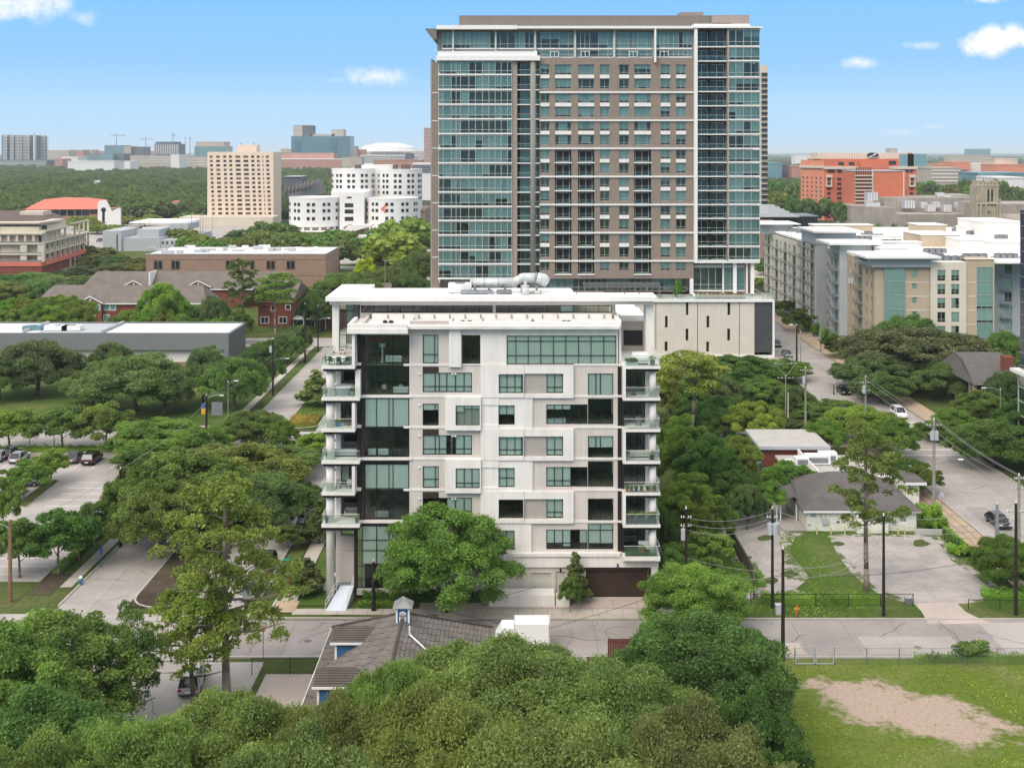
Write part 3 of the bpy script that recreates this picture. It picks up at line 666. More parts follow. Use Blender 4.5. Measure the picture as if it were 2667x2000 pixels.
 # colour fields that stand proud of the wall: white bands and boxes
def field(x0,x1,z0,z1,mat,t,name='wall_panel',z=None):
 hs=[h for h in holes if h[0]<x1 and h[1]>x0 and h[2]<z1 and h[3]>z0]
 cf.wall(name,x0,x1,z0,z1,[(max(h[0],x0-.01),min(h[1],x1+.01),h[2],h[3])for h in hs],mat,-t,t-.004)
xa=cx(Z1,1335);
field(xa,XW,cz(Z2,832),ztop,W_,.10)
cf.box('pier',cx(Z1,1226),cx(Z1,1332),-.42,-.004,cz(Z1,843),ztop,W_)
for k in range(3):
 d=S2*k;t=0 if k else 0
 field(cx(Z1,1500),cx(Z2,380),cz(Z2,1108+d),cz(Z2,834+d)-.02,W_,.34)
 # wedge box with taupe recess
 za,zb=cz(Z2,1112+d),cz(Z2,838+d);x0,x1=cx(Z2,383),cx(Z2,808)
 zr0,zr1=cz(Z2,1077+d),cz(Z2,902+d);xr=cx(Z2,573);xw1=cx(Z2,719)
 cf.box('wall_panel',x0,x1,-.30,-.004,za,zr0-.03,W_);cf.box('wall_panel',x0,x1,-.30,-.004,zr1,zb,W_)
 cf.box('wall_panel',xw1,x1,-.30,-.004,zr0-.03,zr1,W_)
 cf.box('recess_panel',x0,xr-.02,-.05,-.004,zr0-.03,zr1,TP)
 cf.box('dark_panel',cx(Z1,998),cx(Z1,1137),-.03,-.004,cz(Z1,896+d),cz(Z1,846+d),BR)
for k in range(3):
 d=S2*k
 if k<2:
  x0,x1,z0,z1=cx(Z1,1195),cx(Z1,1503),cz(Z1,1386+d),cz(Z1,1100+d)
  wx0,wx1,wz0,wz1=cx(Z1,1285),cx(Z1,1492),cz(Z1,1343+d),cz(Z1,1172+d)
  cf.wall('bay_box',x0,x1,z0,z1,[(wx0,wx1,wz0,wz1)],W_,-.55,.546)
  cf.box('wall_panel',cx(Z1,1505),cx(Z1,1655),-.05,-.004,cz(Z1,1343+d),cz(Z1,1172+d),TP)
  cf.box('wall_panel',cx(Z1,1505),cx(Z1,1655),-.30,-.004,cz(Z1,1172+d),cz(Z1,1112+d),W_)
  cf.box('wall_panel',cx(Z1,1505),cx(Z1,1655),-.30,-.004,cz(Z1,1384+d),cz(Z1,1343+d),W_)
  field(cx(Z2,12),cx(Z2,455),cz(Z2,1380+d),cz(Z2,1112+d),W_,.20)
 else:
  field(cx(Z1,1195),cx(Z2,445),cz(Z2,1382+d),cz(Z2,1112+d),W_,.20)
  # floor bands in white
for i,z in enumerate(fl):
 cf.box('floor_band',XG1-.6,XG1+4.6 if i%2==0 else cx(Z1,1500),-.06,-.003,z-.12,z+.12,W_)
 cf.box('floor_band',cx(Z2,812),XR,-.07,-.002,z-.12,z+.12,W_)
 for px in((970,1257,1282)if i<6 else()):
  if i%2==1 and px>1000:continue
  o=cf.place('wall_lamp',_cache.setdefault('lamp',MB().ball((0,0,0),.12,.08,.12,8,5).mesh('lamp',M['frame_white'])),cx(Z1,px),-.1,z-.95)
  # glass bays (two storeys each)
bay=[(cz(Z1,1086),cz(Z1,573)),(cz(Z1,1626),cz(Z1,1118)),(cz(Z3,668),cz(Z3,192)),(cz(Z3,1265),cz(Z3,726))]
for i,(z0,z1)in enumerate(bay):
 x0=XG0 if i<3 else cx(Z3,430);cols=[(cx(Z1,q)-x0)/(cx(Z1,880)-x0)for q in((597,705,740)if i<3 else(475,597,705,740))]
 rows={0:(740,818,868),1:(1368,)}.get(i)
 rows=[(cz(Z1,q)-z0)/(z1-z0)for q in rows]if rows else([.55]if i==2 else[.15,.35,.60,.765])
 cf.win(x0,cx(Z1,880),z0,z1,cols,rows,y=.06,name='window',blind=0 if i==0 else{1:.5,2:.45,3:[0,.62,.62,.62,.62]}[i])
cf.box('brown_pier',cx(Z1,472),XG0,-.02,.5,cz(Z3,710),cz(Z1,490),BR)
cf.box('brown_pier',cx(Z3,405),cx(Z3,430),-.02,.5,.6,cz(Z3,722),DK)
cf.box('header_panel',cx(Z1,462),XG1-.002,-.12,.3,cz(Z1,571),cz(Z1,488),BG)
for z in(fl[1],fl[3],fl[5]):cf.box('floor_band',XL,XG1+.3,-.16,.2,z-.14,z+.14,W_)
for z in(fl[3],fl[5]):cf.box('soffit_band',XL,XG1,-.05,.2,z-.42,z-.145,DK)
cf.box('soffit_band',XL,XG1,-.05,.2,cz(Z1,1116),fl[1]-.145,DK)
# inside: slabs, back walls, so that glass shows rooms
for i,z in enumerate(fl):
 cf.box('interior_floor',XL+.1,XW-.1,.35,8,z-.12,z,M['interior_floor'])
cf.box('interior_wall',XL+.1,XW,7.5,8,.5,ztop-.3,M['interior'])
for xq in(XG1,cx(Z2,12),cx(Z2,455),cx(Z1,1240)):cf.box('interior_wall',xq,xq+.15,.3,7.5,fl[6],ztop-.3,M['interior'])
# side and back shell
cf.box('side_wall',XR-.3,XR,.3,YB-YC,0,ztop,W_);cf.box('side_wall',XL,XL+.25,.55,YB-YC,0,ztop,BG);cf.box('back_wall',XL,XR,YB-YC,YB-YC+.3,0,ztop,W_)
# dark vertical strips beside the balconies
cf.box('dark_strip',cx(Z2,1196),cx(Z2,1223),-.03,.25,cz(Z4,945),cz(Z2,853),DK)
cf.box('dark_strip',cx(Z1,432),cx(Z1,470),-.03,.25,cz(Z3,720),cz(Z1,488),DK)
# base storey
zb=fl[6]-.25
cf.wall('base_wall',cx(Z4,-560),cx(Z4,1538),0,cz(Z4,1075),[garage,louvre,sdoor],M['beige_stucco'],-.1,.4)
cf.box('base_band',cx(Z4,-560),cx(Z4,1540),-.34,.3,cz(Z4,1075),zb,W_)
cf.box('base_band',cx(Z3,430),XG1,-.2,.3,0.5,cz(Z3,1268),M['concrete'])
cf.box('base_cap',XG1+4,cx(Z4,1210),-.5,.3,zb,zb+.32,W_);cf.box('base_cap',cx(Z4,1225),cx(Z4,1545),-.95,.3,zb-.35,zb-.05,W_)
cf.box('base_wall',cx(Z4,1478),cx(Z4,1538),-.34,-.11,0,cz(Z4,1075),W_)
# ribs of the light metal cladding
x=cx(Z4,340)
while x<cx(Z4,640):
 if not(louvre[0]-.05<x<louvre[1]):cf.box('cladding_rib',x,x+.06,-.15,-.104,1.3,cz(Z4,1076),M['beige_stucco'])
 x+=.24
gd=MB();gz0,gz1=garage[2],garage[3];n=12
for i in range(n):gd.box(garage[0]+.02,garage[1]-.02,.1,.16,gz0+(gz1-gz0)*i/n+.01,gz0+(gz1-gz0)*(i+1)/n-.015)
gd.box(garage[0],garage[1],.14,.2,gz0,gz1)
cf.place('garage_door',gd.mesh('garage_door',BR),0,0,0)
cf.box('garage_door_frame',cx(Z4,890),cx(Z4,1475),-.16,-.103,gz1,gz1+.3,BR);cf.box('garage_door_frame',garage[1],cx(Z4,1475),-.16,-.103,.1,gz1,BR)
lv=MB();lv.box(louvre[0],louvre[1],.12,.2,louvre[2],louvre[3])
for i in range(10):lv.box(louvre[0]+.5+i*.35,louvre[0]+.62+i*.35,.02,.12,louvre[3]-.42,louvre[3]-.1)
cf.place('service_door',lv.mesh('service_door',M['frame_light']),0,0,0)
cf.box('service_door',sdoor[0],sdoor[1],.08,.14,sdoor[2],sdoor[3],M['frame_light'])
cf.box('planter_wall',cx(Z4,80),cx(Z4,640),-2.3,-.36,0,1.25,W_);cf.box('planter_wall',cx(Z4,650),cx(Z4,770),-2.3,-.36,0,.8,W_)
for a in(380,695,1500):cf.box('wall_light',cx(Z4,a)-.07,cx(Z4,a)+.07,-.25,-.105,cz(Z4,1120),cz(Z4,1090),M['black'])
cf.box('wall_light',cx(Z4,1187)-.07,cx(Z4,1187)+.07,-.5,-.35,cz(Z4,1078),cz(Z4,1042),M['blue_cloth'])
# ---- corner balconies ----
def rail(parent,pts,z,h=1.07,name='glass_railing'):
 for i in range(len(pts)-1):
  (ax,ay),(bx,by)=pts[i],pts[i+1]
  m_=MB().add([(ax,ay,z+.05),(bx,by,z+.05),(bx,by,z+h),(ax,ay,z+h)],[(0,1,2,3)])
  g=m_.build(name,M['glass_rail'],parent)
  m2=MB().tube((ax,ay,z+h),(bx,by,z+h),.03,n=6);m2.build('rail_cap',M['frame_light'],g)
yf=YC-1.6
LX0=cx(Z1,145);LX1=cx(Z1,470);LXm=cx(Z1,430)
RX0=cx(Z2,1225);RX1=cx(Z2,1543)
for i,z in enumerate(fl[:6]):
 even=i%2==0
 x1=LXm if even else LX1
 depth=9 if i==0 else 6.5
 pbox('balcony_slab',LX0,x1,yf,YC+depth,z-.14,z+.14,W_,condo)
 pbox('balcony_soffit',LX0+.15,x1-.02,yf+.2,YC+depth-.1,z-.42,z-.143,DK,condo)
 rail(condo,[(x1,yf+.08),(LX0+.08,yf+.08),(LX0+.08,YC+depth-.5)],z+.14)
 if i==0:continue
 # wall behind with glazed doors
 yw=3.6
 zt=fl[i-1]-.44
 lx=cx(Z1,232);lw=cx(Z1,275)
 cf.box('balcony_wall',lx,lw,yw-2.4,yw+1.5,z+.14,zt,W_)
 if even:cf.win(lw,LXm,z+.14,zt,(.45,),(),y=yw-2.0,frame='frame_dark',blind=[.9,0]if i==4 else 0)
 else:cf.box('fireplace_wall',lw,LXm,yw,yw+.3,z+.9,zt,DK);cf.box('fireplace_wall',lw,LXm,yw-.2,yw+.3,z+.14,z+.9,M['taupe_stucco'])
 cf.box('balcony_wall',lw,LX1,yw+.31,yw+.5,z+.14,zt,M['interior'])
 # white frames round the even floors and the round column
MB().tube((cx(Z1,209),YC-.6,.1),(cx(Z1,209),YC-.6,fl[1]-.4),.42,n=18).build('column',W_,condo,smooth=True)
for i in range(1,6):
 MB().tube((cx(Z1,209),YC-.6,fl[i]+.14),(cx(Z1,209),YC-.6,fl[i-1]-.43),.43,n=18).build('column',W_,condo,smooth=True)
pbox('balcony_frame',cx(Z1,405),LXm,yf-.01,YC-.03,fl[0]+.145,cz(Z1,484),W_,condo)
for i in(2,4):pbox('balcony_frame',cx(Z1,405),LXm,yf-.01,YC-.03,fl[i]+.145,fl[i-1]-.43,W_,condo);
pbox('column',cx(Z1,425),cx(Z1,468),YC-.9,YC-.05,fl[1]+.145,fl[0]-.43,W_,condo)
for i in(0,2,4):pbox('balcony_sill',LXm+.002,LX1,YC-.5,YC+.4,fl[i]+.02,fl[i]+.26,W_,condo)
for i,z in enumerate(fl):
 if i==6:
  pbox('balcony_slab',RX0,RX1,yf,YC+5,z-.3,z+.1,W_,condo);
  pbox('turf',RX0+.3,RX1-.3,yf+.3,YC+3,z+.102,z+.13,plain('turf',(.03,.10,.02),.9,.2,3),condo)
 else:
  pbox('balcony_slab',RX0,RX1,yf,YC+(9 if i==0 else 5),z-.14,z+.14,W_,condo)
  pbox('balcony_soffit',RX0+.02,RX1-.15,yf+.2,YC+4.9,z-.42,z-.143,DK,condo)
 rail(condo,[(RX0+.1,yf+.08),(RX1-.08,yf+.08),(RX1-.08,YC+4.8)],z+.14)
 if i==0:continue
 zt=fl[i-1]-.44;xa_=cx(Z2,1250);xb_=cx(Z2,1440)
 cf.win(xa_,xb_,z+.14,zt,(.33,.66),(),y=1.6,frame='frame_dark',blind=0)
 cf.box('balcony_wall',xb_,cx(Z2,1470),1.3,5.2,z+.1,zt,W_);cf.box('balcony_room_wall',RX0,xb_,5.0,5.2,z+.1,zt+.3,M['interior'])
 MB().tube((cx(Z2,1486),YC-.6,z+.1),(cx(Z2,1486),YC-.6,fl[i-1]-.43),.36,n=18).build('column',W_,condo,smooth=True)
 if i%2==1:pbox('balcony_frame',RX0,cx(Z2,1248),yf-.01,YC-.04,z+.145,fl[i-1]-.143,W_,condo)
 else:pbox('dark_strip',RX0,cx(Z2,1243),YC-.3,YC+1.6,z+.145,fl[i-1]-.44,DK,condo)
cf.box('dark_strip',cx(Z4,1538),cx(Z4,1600),1.5,6,0,zb-.4,DK)
# ---- entry corner, lower left ----
e=lambda a:cx(Z3,a)
cf.box('balcony_soffit',LX0+.1,e(430),-1.4,5,fl[5]-.5,fl[5]-.43,DK)
cf.wall('entry_wall',e(232),e(404),.2,cz(Z3,722),[(e(275),e(404.5),cz(Z3,846),cz(Z3,724))],BG,1.4,.3)
cf.win(e(275),e(403),cz(Z3,846),cz(Z3,724),(),(.45,),y=1.5,blind=0)
cf.box('entry_panel',e(235),e(404),1.28,1.39,cz(Z3,975),cz(Z3,851),M['beige_stucco'])
cf.box('entry_wall',e(232),e(405),1.1,1.38,.2,cz(Z3,978),M['beige_stucco'])
# ---- roofs ----
up=Fac(condo,0,126.0,0)
def ux(z,a,Y=126.0):return wx(z.x(a),Y)
zu=wz(774,125);YU=125.0
def rx(px,Y=YU):return wx(px,Y)
pts=[(rx(848),125),(rx(1711),125),(rx(1711),128.9),(rx(1500),128.9),(rx(1495),133.2),(rx(941),133.2),(rx(941),137),(rx(848),137)]
MB().prism(pts,zu-.42,zu).build('roof_slab',[M['roof_white']],condo)
MB().prism([(p[0]+(.35 if p[0]<0 else-.35),p[1]+.3 if p[1]<126 else p[1]-.3)for p in pts],zu-.85,zu-.424).build('roof_beam',[BG],condo)
pbox('roof_edge',rx(848),rx(1711),124.85,124.998,zu-.45,zu+.06,M['white_trim'],condo)
Yc=126.5;zc1=wz(796,Yc);zc0=wz(822,Yc)
uf=Fac(condo,0,Yc,0)
a0,a1,a2,a3=[wx(p,Yc)for p in(940,1283,1292,1593)]
uf.wall('clerestory_wall',a0-.1,wx(1603,Yc),ztop-.6,zu-.5,[(a0,a1,zc0+.3,zc1),(a2,a3,zc0+.3,zc1)],BG,0,.3)
uf.win(a0,a1,zc0+.3,zc1,[i/10 for i in range(1,10)],(),y=.1,blind=0);uf.win(a2,a3,zc0+.3,zc1,[i/9 for i in range(1,9)],(),y=.1,blind=[0]*5+[.9]+[0]*3)
uf.box('clerestory_back',a0-.1,a3+.4,6,6.2,ztop-.6,zu-.5,M['interior'])
uf.box('clerestory_side',a0-.3,a0-.1,0,6,fl[0],zu-.85,BR);uf.box('clerestory_side',wx(1603,Yc)-.2,wx(1603,Yc),.31,6,fl[0],zu-.85,W_)
# left terrace glazing and columns
pbox('column',wx(866,126.2),wx(883,126.2),126,126.8,fl[0]+.14,zu-.86,W_,condo)
tg=Fac(condo,wx(884,129),129.0,0)
tg.win(0,a0-.3-wx(884,129),fl[0]+.15,zu-.86,(.33,.66),(.3,.55,.78),y=0,blind=[0,.5,0])
pbox('terrace_back',wx(884,129),a0,134,134.3,fl[0],zu-.86,M['interior'],condo)
pbox('column',wx(1682,126.2),wx(1702,126.2),126,128.5,fl[0]+.14,zu-.86,W_,condo)
# right terrace: grey wall with screen, roof beyond
g0,g1=wx(1612,128.6),wx(1678,128.6)
pbox('terrace_wall',g0-.4,g1+.3,128.6,128.9,fl[0]+.1,wz(837,128.6),TP,condo)
pbox('screen',wx(1625,128.4),wx(1673,128.4),128.45,128.59,wz(899,128.4),wz(861,128.4),M['black'],condo)
pbox('roof_block',g0-.4,g1+.3,131,138,wz(837,131),wz(822,131),W_,condo)
pbox('roof_block',g0-.4,g1+.2,138,146,wz(818,138),wz(806,138),M['roof_white'],condo)
# main roof with parapets
zr=ztop-.35
pbox('roof_deck',cx(Z1,400),cx(Z2,1200),YC-.9,126.4,zr-.3,zr,M['roof_dusty'],condo)
pbox('parapet',cx(Z1,370),cx(Z1,880),YC-1.9,YC-1.35,zr-.25,ztop,W_,condo)
pbox('parapet_cap',cx(Z1,366),cx(Z1,884),YC-2.0,YC-1.9,zr-.6,zr-.1,W_,condo)
pbox('roof_overhang',cx(Z1,370),cx(Z1,880),YC-1.9,YC-.13,zr-.6,zr-.26,W_,condo)
pbox('parapet',cx(Z1,370),cx(Z1,400),YC-1.34,124.5,zr-.25,ztop,W_,condo)
pbox('roof_deck',cx(Z1,400),cx(Z1,880),YC-1.34,YC-.92,zr-.3,zr-.005,M['roof_dusty'],condo)
pbox('parapet',cx(Z1,883),cx(Z1,1225),YC-.12,YC+.25,ztop,ztop+.12,BG,condo)
pbox('parapet',cx(Z1,1228),cx(Z2,1215),YC-.55,YC+.1,ztop-.45,ztop-.02,W_,condo)
pbox('parapet',cx(Z1,883),cx(Z1,900),YC+.3,125,zr,ztop+.1,W_,condo);pbox('parapet',cx(Z2,1190),cx(Z2,1212),YC+.14,126,zr,ztop,W_,condo)
pbox('roof_curb',cx(Z1,515),cx(Z2,1170),125.4,126.2,zr,zr+.55,W_,condo)
for i in range(16):
 xq=cx(Z1,655)+i*1.68
 pbox('roof_bracket',xq,xq+.08,125.2,125.38,zr+.1,zr+.5,M['grey_paint'],condo)
for xq in(660,712,1340,1400,1950,2265,2225):
 o=MB().ball((cx(Z1,xq),122.5,zr+.1),.28,.28,.2,8,5).build('roof_drain',M['black'],condo)
for i,px in enumerate((898,934,1178,1330,1500,1625,1664)):
 pbox('roof_vent',wx(px,127.5),wx(px,127.5)+.1,127.3,127.4,zu,zu+.22,M['grey_paint'],condo)
pbox('roof_hatch',wx(1270,126),wx(1300,126),126,127,zu,zu+.08,M['white_trim'],condo)
# entrance ramp and stairs
rz_=cz(Z3,1175)
ra=thing('access_ramp','pale blue painted entrance ramp with white handrails beside the glass lobby','ramp',(e(300),119,0))
MB().add([(e(205),117.6,.12),(e(375),117.6,.12),(e(404),121.2,1.35),(e(285),121.2,1.35),(e(205),117.6,0),(e(375),117.6,0),(e(404),121.2,0),(e(285),121.2,0)],[(0,1,2,3),(0,4,5,1),(1,5,6,2),(3,2,6,7),(0,3,7,4)]).build('ramp_surface',M['ramp_paint'],ra)
for s_,(p,q)in enumerate((((e(203),117.6,.12),(e(283),121.2,1.35)),((e(377),117.6,.12),(e(403),121.2,1.35)))):
 h=MB();A,B=Vector(p),Vector(q)
 for zz in(.95,.5):h.tube(A+Vector((0,0,zz)),B+Vector((0,0,zz)),.03,n=6)
 for t in(0,.25,.5,.75,1):h.tube(A.lerp(B,t),A.lerp(B,t)+Vector((0,0,.95)),.025,n=6)
 h.build('handrail',M['frame_white'],ra)
MB().box(e(240),e(404),121.25,122.3,0,1.35).build('landing',M['grey_paint'],ra)
st=thing('entrance_steps','white stepped entrance slab at the left corner of the condominium','steps',(e(150),124,0))
MB().box(e(112),e(188),123,126,0,.5).box(e(125),e(188),124.2,126,.5,.9).build('step',M['ramp_paint'],st)
h=MB();A,B=Vector((e(150),126.5,1.2)),Vector((e(188),123.4,.6))
h.tube(A+Vector((0,0,1)),B+Vector((0,0,1)),.04,n=6).tube(B,B+Vector((0,0,1)),.04,n=6).tube(A,A+Vector((0,0,1)),.04,n=6);h.build('handrail',M['frame_white'],st)
# ---- rooftop duct ----
zs=zu;Yd=129.0
du=thing('exhaust_duct','large silver exhaust duct lying along the white upper roof','duct',(wx(1320,Yd),Yd,zs))
def dp(zx,zy,Y=Yd):p=ZM(1100,390,4.365);return(wx(p.x(zx),Y),Y,wz(p.y(zy),Y))
MB().tube(dp(545,1515),dp(1040,1515),.46,n=20).build('duct_run',M['duct'],du,smooth=True)
MB().tube(dp(1028,1515),dp(1138,1458),.48,n=20).ball(dp(1034,1515),.48,nu=20,nv=12).ball(dp(1138,1458),.52,nu=20,nv=12).tube(dp(1138,1458),dp(1300,1458),.55,n=20).build('duct_bend',M['duct'],du,smooth=True)
MB().tube(dp(1298,1458),dp(1370,1480),.62,.72,n=20).ball(dp(1370,1480),.72,nu=20,nv=12).tube(dp(1370,1480),dp(1425,1515),.72,.52,n=20).build('duct_cowl',M['duct'],du,smooth=True)
for q in(560,700,860):MB().tube(dp(q,1515),dp(q+8,1515),.5,n=20).build('flange',M['steel'],du)
MB().tube(dp(1290,1455),dp(1300,1455),.64,n=20).build('flange',M['steel'],du)
for q in(600,760,940,1130,1300):
 x,y,z=dp(q,1540);MB().box(x-.15,x+.15,y-.8,y+.8,zs,z).build('support',M['steel'],du)
fan=thing('roof_fan','small round grey fan housing in front of the silver duct','fan',(dp(1172,1560,127)[0],127,zs))
x=dp(1172,1560,127)[0]
MB().tube((x,127,zs),(x,127,zs+.95),.42,n=16).build('housing',M['duct'],fan,smooth=True)
MB().tube((x,127,zs+.95),(x,127,zs+1.5),.2,n=12).tube((x,127,zs+.95),(x,127,zs+1.03),.47,.47,n=16).build('stack',M['duct'],fan)
un=thing('rooftop_unit','low white rooftop air handler at the left end of the duct','air handler',(dp(430,1540)[0],Yd,zs))
x=dp(430,1540)[0]
MB().box(x-1.3,x+1.3,128.3,130,zs+.1,zs+1.05).build('cabinet',M['frame_white'],un);MB().tube((x,128.9,zs+1.05),(x,128.9,zs+1.12),.6,n=14).build('fan_grille',M['grey_paint'],un)
MB().box(x-1.2,x+1.2,128.4,128.6,zs,zs+.1).box(x-1.2,x+1.2,129.7,129.9,zs,zs+.1).build('skid',M['steel'],un)
for i,(a,Y)in enumerate(((620,127.6),(930,127.6),(1260,128))):
 x=dp(a,1575,Y)[0];t_=thing('roof_equipment',('low black curb unit with green lid under the left of the duct','small dark fan unit under the middle of the duct','pale pipe frame under the duct cowl')[i],'roof unit',(x,Y,zs))
 MB().box(x-(1.8,.8,1.1)[i],x+(1.8,.8,1.1)[i],Y-.3,Y+.4,zs+.08,zs+(.45,.5,.3)[i]).build('curb',M[('steel','grey_paint','beige_stucco')[i]],t_)
 for s_ in(-1,0,1):MB().tube((x+s_*.8,Y-.35,zs),(x+s_*.8,Y-.35,zs+.5),.05,n=6).build('leg',M['steel'],t_)
 # ---- furniture ----
def sofa(x,y,z,w,rot=0,mat='cushion',label='',group=None):
 t=thing('sofa',label,'sofa',(x,y,z),group,rot)
 def b(nm,*a,m_=mat):
  mb=MB().box(*a);o=bpy.data.objects.new(nm,mb.mesh(nm,M[m_]));col.objects.link(o);o.parent=t
  q=o.modifiers.new('b','BEVEL');q.width=.06;q.segments=2
 b('seat',-w/2,w/2,-.4,.4,.12,.42);b('backrest',-w/2,w/2,.28,.48,.42,.82);b('armrest',-w/2,-w/2+.18,-.4,.3,.42,.62);b('armrest',w/2-.18,w/2,-.4,.3,.42,.62)
 b('base',-w/2+.06,w/2-.06,-.34,.4,0,.12,m_='black');return t
def chair(x,y,z,rot=0,mat='black',label='',group=None,nm='chair'):
 t=thing(nm,label,'chair',(x,y,z),group,rot)
 key='chair'+mat
 if key not in _cache:
  ms=[MB().box(-.24,.24,-.24,.24,.42,.48).mesh('seat',M[mat]),MB().box(-.24,.24,.2,.25,.48,.92).mesh('backrest',M[mat]),MB().box(-.02,.02,-.02,.02,0,.42).mesh('leg',M['black'])]
  _cache[key]=ms
 ms=_cache[key]
 for n_,m_,l in(('seat',ms[0],(0,0,0)),('backrest',ms[1],(0,0,0)),('leg',ms[2],(-.2,-.2,0)),('leg',ms[2],(.2,-.2,0)),('leg',ms[2],(-.2,.2,0)),('leg',ms[2],(.2,.2,0))):
  o=bpy.data.objects.new(n_,m_);col.objects.link(o);o.parent=t;o.location=l
 return t
def table(x,y,z,r,label,mat='frame_white',h=.74,rect=None,nm='table',group=None):
 t=thing(nm,label,'table',(x,y,z),group)
 mb=MB()
 if rect:mb.box(x-rect[0]/2,x+rect[0]/2,y-rect[1]/2,y+rect[1]/2,z+h-.05,z+h)
 else:mb.tube((x,y,z+h-.05),(x,y,z+h),r,n=20)
 mb.build('tabletop',M[mat],t)
 MB().tube((x,y,z),(x,y,z+h-.05),.09,n=8).tube((x,y,z),(x,y,z+.04),.35,n=12).build('pedestal',M['black'],t);return t
def planter(x,y,z,r,h,label,mat='pot',ph=.5,group=None):
 t=thing('potted_plant',label,'potted plant',(x,y,z),group)
 MB().tube((x,y,z),(x,y,z+h),r*.75,r,n=12).build('pot',M[mat],t)
 mb=MB();rr=random.Random(int(x*100)+int(z*10))
 for i in range(60):
  a=rr.random()*6.28;q=rr.random();c=Vector((x+math.cos(a)*r*1.2*q,y+math.sin(a)*r*1.2*q,z+h+rr.random()*ph));d=Vector((rr.gauss(0,1),rr.gauss(0,1),rr.gauss(0,.6))).normalized()*.14;u_=d.orthogonal().normalized()*.06
  mb.add([c-d,c+u_,c+d,c-u_],[(0,1,2,3)])
 mb.build('foliage',M['leaf_mid'],t);return t
 # ======================= glass tower and its podium =======================
T1=ZM(1100,20,4.365);T2=ZM(1540,20,4.365);T3=ZM(1100,390,4.365);T4=ZM(1540,390,3.072)
YT=272.0
def tx(z,a):return wx(z.x(a),YT)
def tz(z,a):return wz(z.y(a),YT)
rt=random.Random(9)
def tw(*a,**k):return tf.win(*a,**({'bm':'blind_tower'}|k))
tower=thing('glass_tower','tall brown apartment tower with teal glass corners and stacked balconies','apartment tower',(10,285,0))
tf=Fac(tower,0,YT,0)
ST,PR,WT,MT=M['tower_stone'],M['tower_pier'],M['white_trim'],M['tower_metal']
base_z=13.6
LF=[T1.y(q)for q in(768,938,1105,1270,1438,1605)]+[T3.y(q)for q in(155,318,485,648,808,972,1140,1300,1465)]
LF=[wz(q,YT)for q in LF]
xL0,xL1,xP1,xB1,xC1,xS0,xS1,xD1,xR1=tx(T1,185),tx(T1,1020),tx(T1,1078),tx(T1,1332),tx(T2,1163),tx(T2,1163),tx(T2,1198),tx(T2,1545),tx(T2,1905)
ztl=tz(T1,607)
# left curtain wall: one glass panel per bay and storey
colsL=[185,238,330,385,435,530,605,683,758,828,897,968,1018]
gpm={}
def gpanel(w,h,low):
 k=(round(w,2),round(h,2),low)
 if k not in gpm:
  gpm[k]=(MB().add([(0,0,0),(w,0,0),(w,0,h),(0,0,h)],[(0,1,2,3)]).mesh('glass_panel',M['glass_tower']),)
 return gpm[k][0]
def curtain(fac,xs,floors_,y,topz,slabmat,parent,lowf=.24,mull=.10,npanel=True,slab=True):
 for i,z in enumerate(floors_):
  zt=topz if i==0 else floors_[i-1]
  z0,z1=z+.3,zt-.25
  runs=[];j=0
  while j<len(xs)-1:
   L_=rt.choice((1,2,2,3,4));st_=rt.choice((0,0,1,1,1,.86,.86,.45,1));runs.append((j,min(j+L_,len(xs)-1),st_));j+=L_
  for j in range(len(xs)-1):
   fac.place('glass_panel',gpanel(xs[j+1]-xs[j],z1-z0,0),xs[j],y,z0)
  for a,b,s_ in runs:
   for j in range(a,b):
    if s_>0:fac.place('blind',cbox(xs[j+1]-xs[j]-.12,.03,round((z1-z0)*s_,1),M['blind_tower']),xs[j]+.06,y+.3,z1-round((z1-z0)*s_,1))
  mb=MB()
  for q in xs:mb.box(q-mull/2,q+mull/2,-.06,.06,z0,z1)
  mb.box(xs[0],xs[-1],-.05,.05,z0+(z1-z0)*lowf-.04,z0+(z1-z0)*lowf+.04).box(xs[0],xs[-1],-.05,.05,z1-.08,z1)
  fac.place('mullions',mb.mesh('mullions',M['frame_light']),0,y,0)
  if slab:
   fac.box('floor_slab',xs[0]-.1,xs[-1]+.05,y-.12,y+5,z-.1,z+.24,slabmat)
xsL=[tx(T1,q)for q in colsL]
curtain(tf,xsL,LF,-.6,ztl,WT,tower)
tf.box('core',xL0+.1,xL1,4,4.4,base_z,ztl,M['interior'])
# left return wall and fin
tf.box('side_fin',tx(T1,93),tx(T1,113),.2,22,base_z-8,tz(T1,585),PR)
tf.box('side_wall',tx(T1,113),xL0,.3,1.2,base_z-8,tz(T1,622),ST)
for q in[T1.y(970),T1.y(1290),T1.y(1600)]+[T3.y(k)for k in(298,608,917,1224)]:tf.box('reveal',tx(T1,113),xL0-.05,.2,.298,wz(q,YT)-.1,wz(q,YT)+.1,WT)
# left roof terrace
tf.box('terrace_slab',xL0-.5,xB1+.1,-1.2,6,ztl,ztl+1.15,WT);tf.box('parapet',xL0-.2,tx(T1,1305),-.8,-.5,ztl+1.152,ztl+2.2,WT)
tf.box('pier',xL1,xP1,-.3,4.4,base_z,ztl-.002,PR)
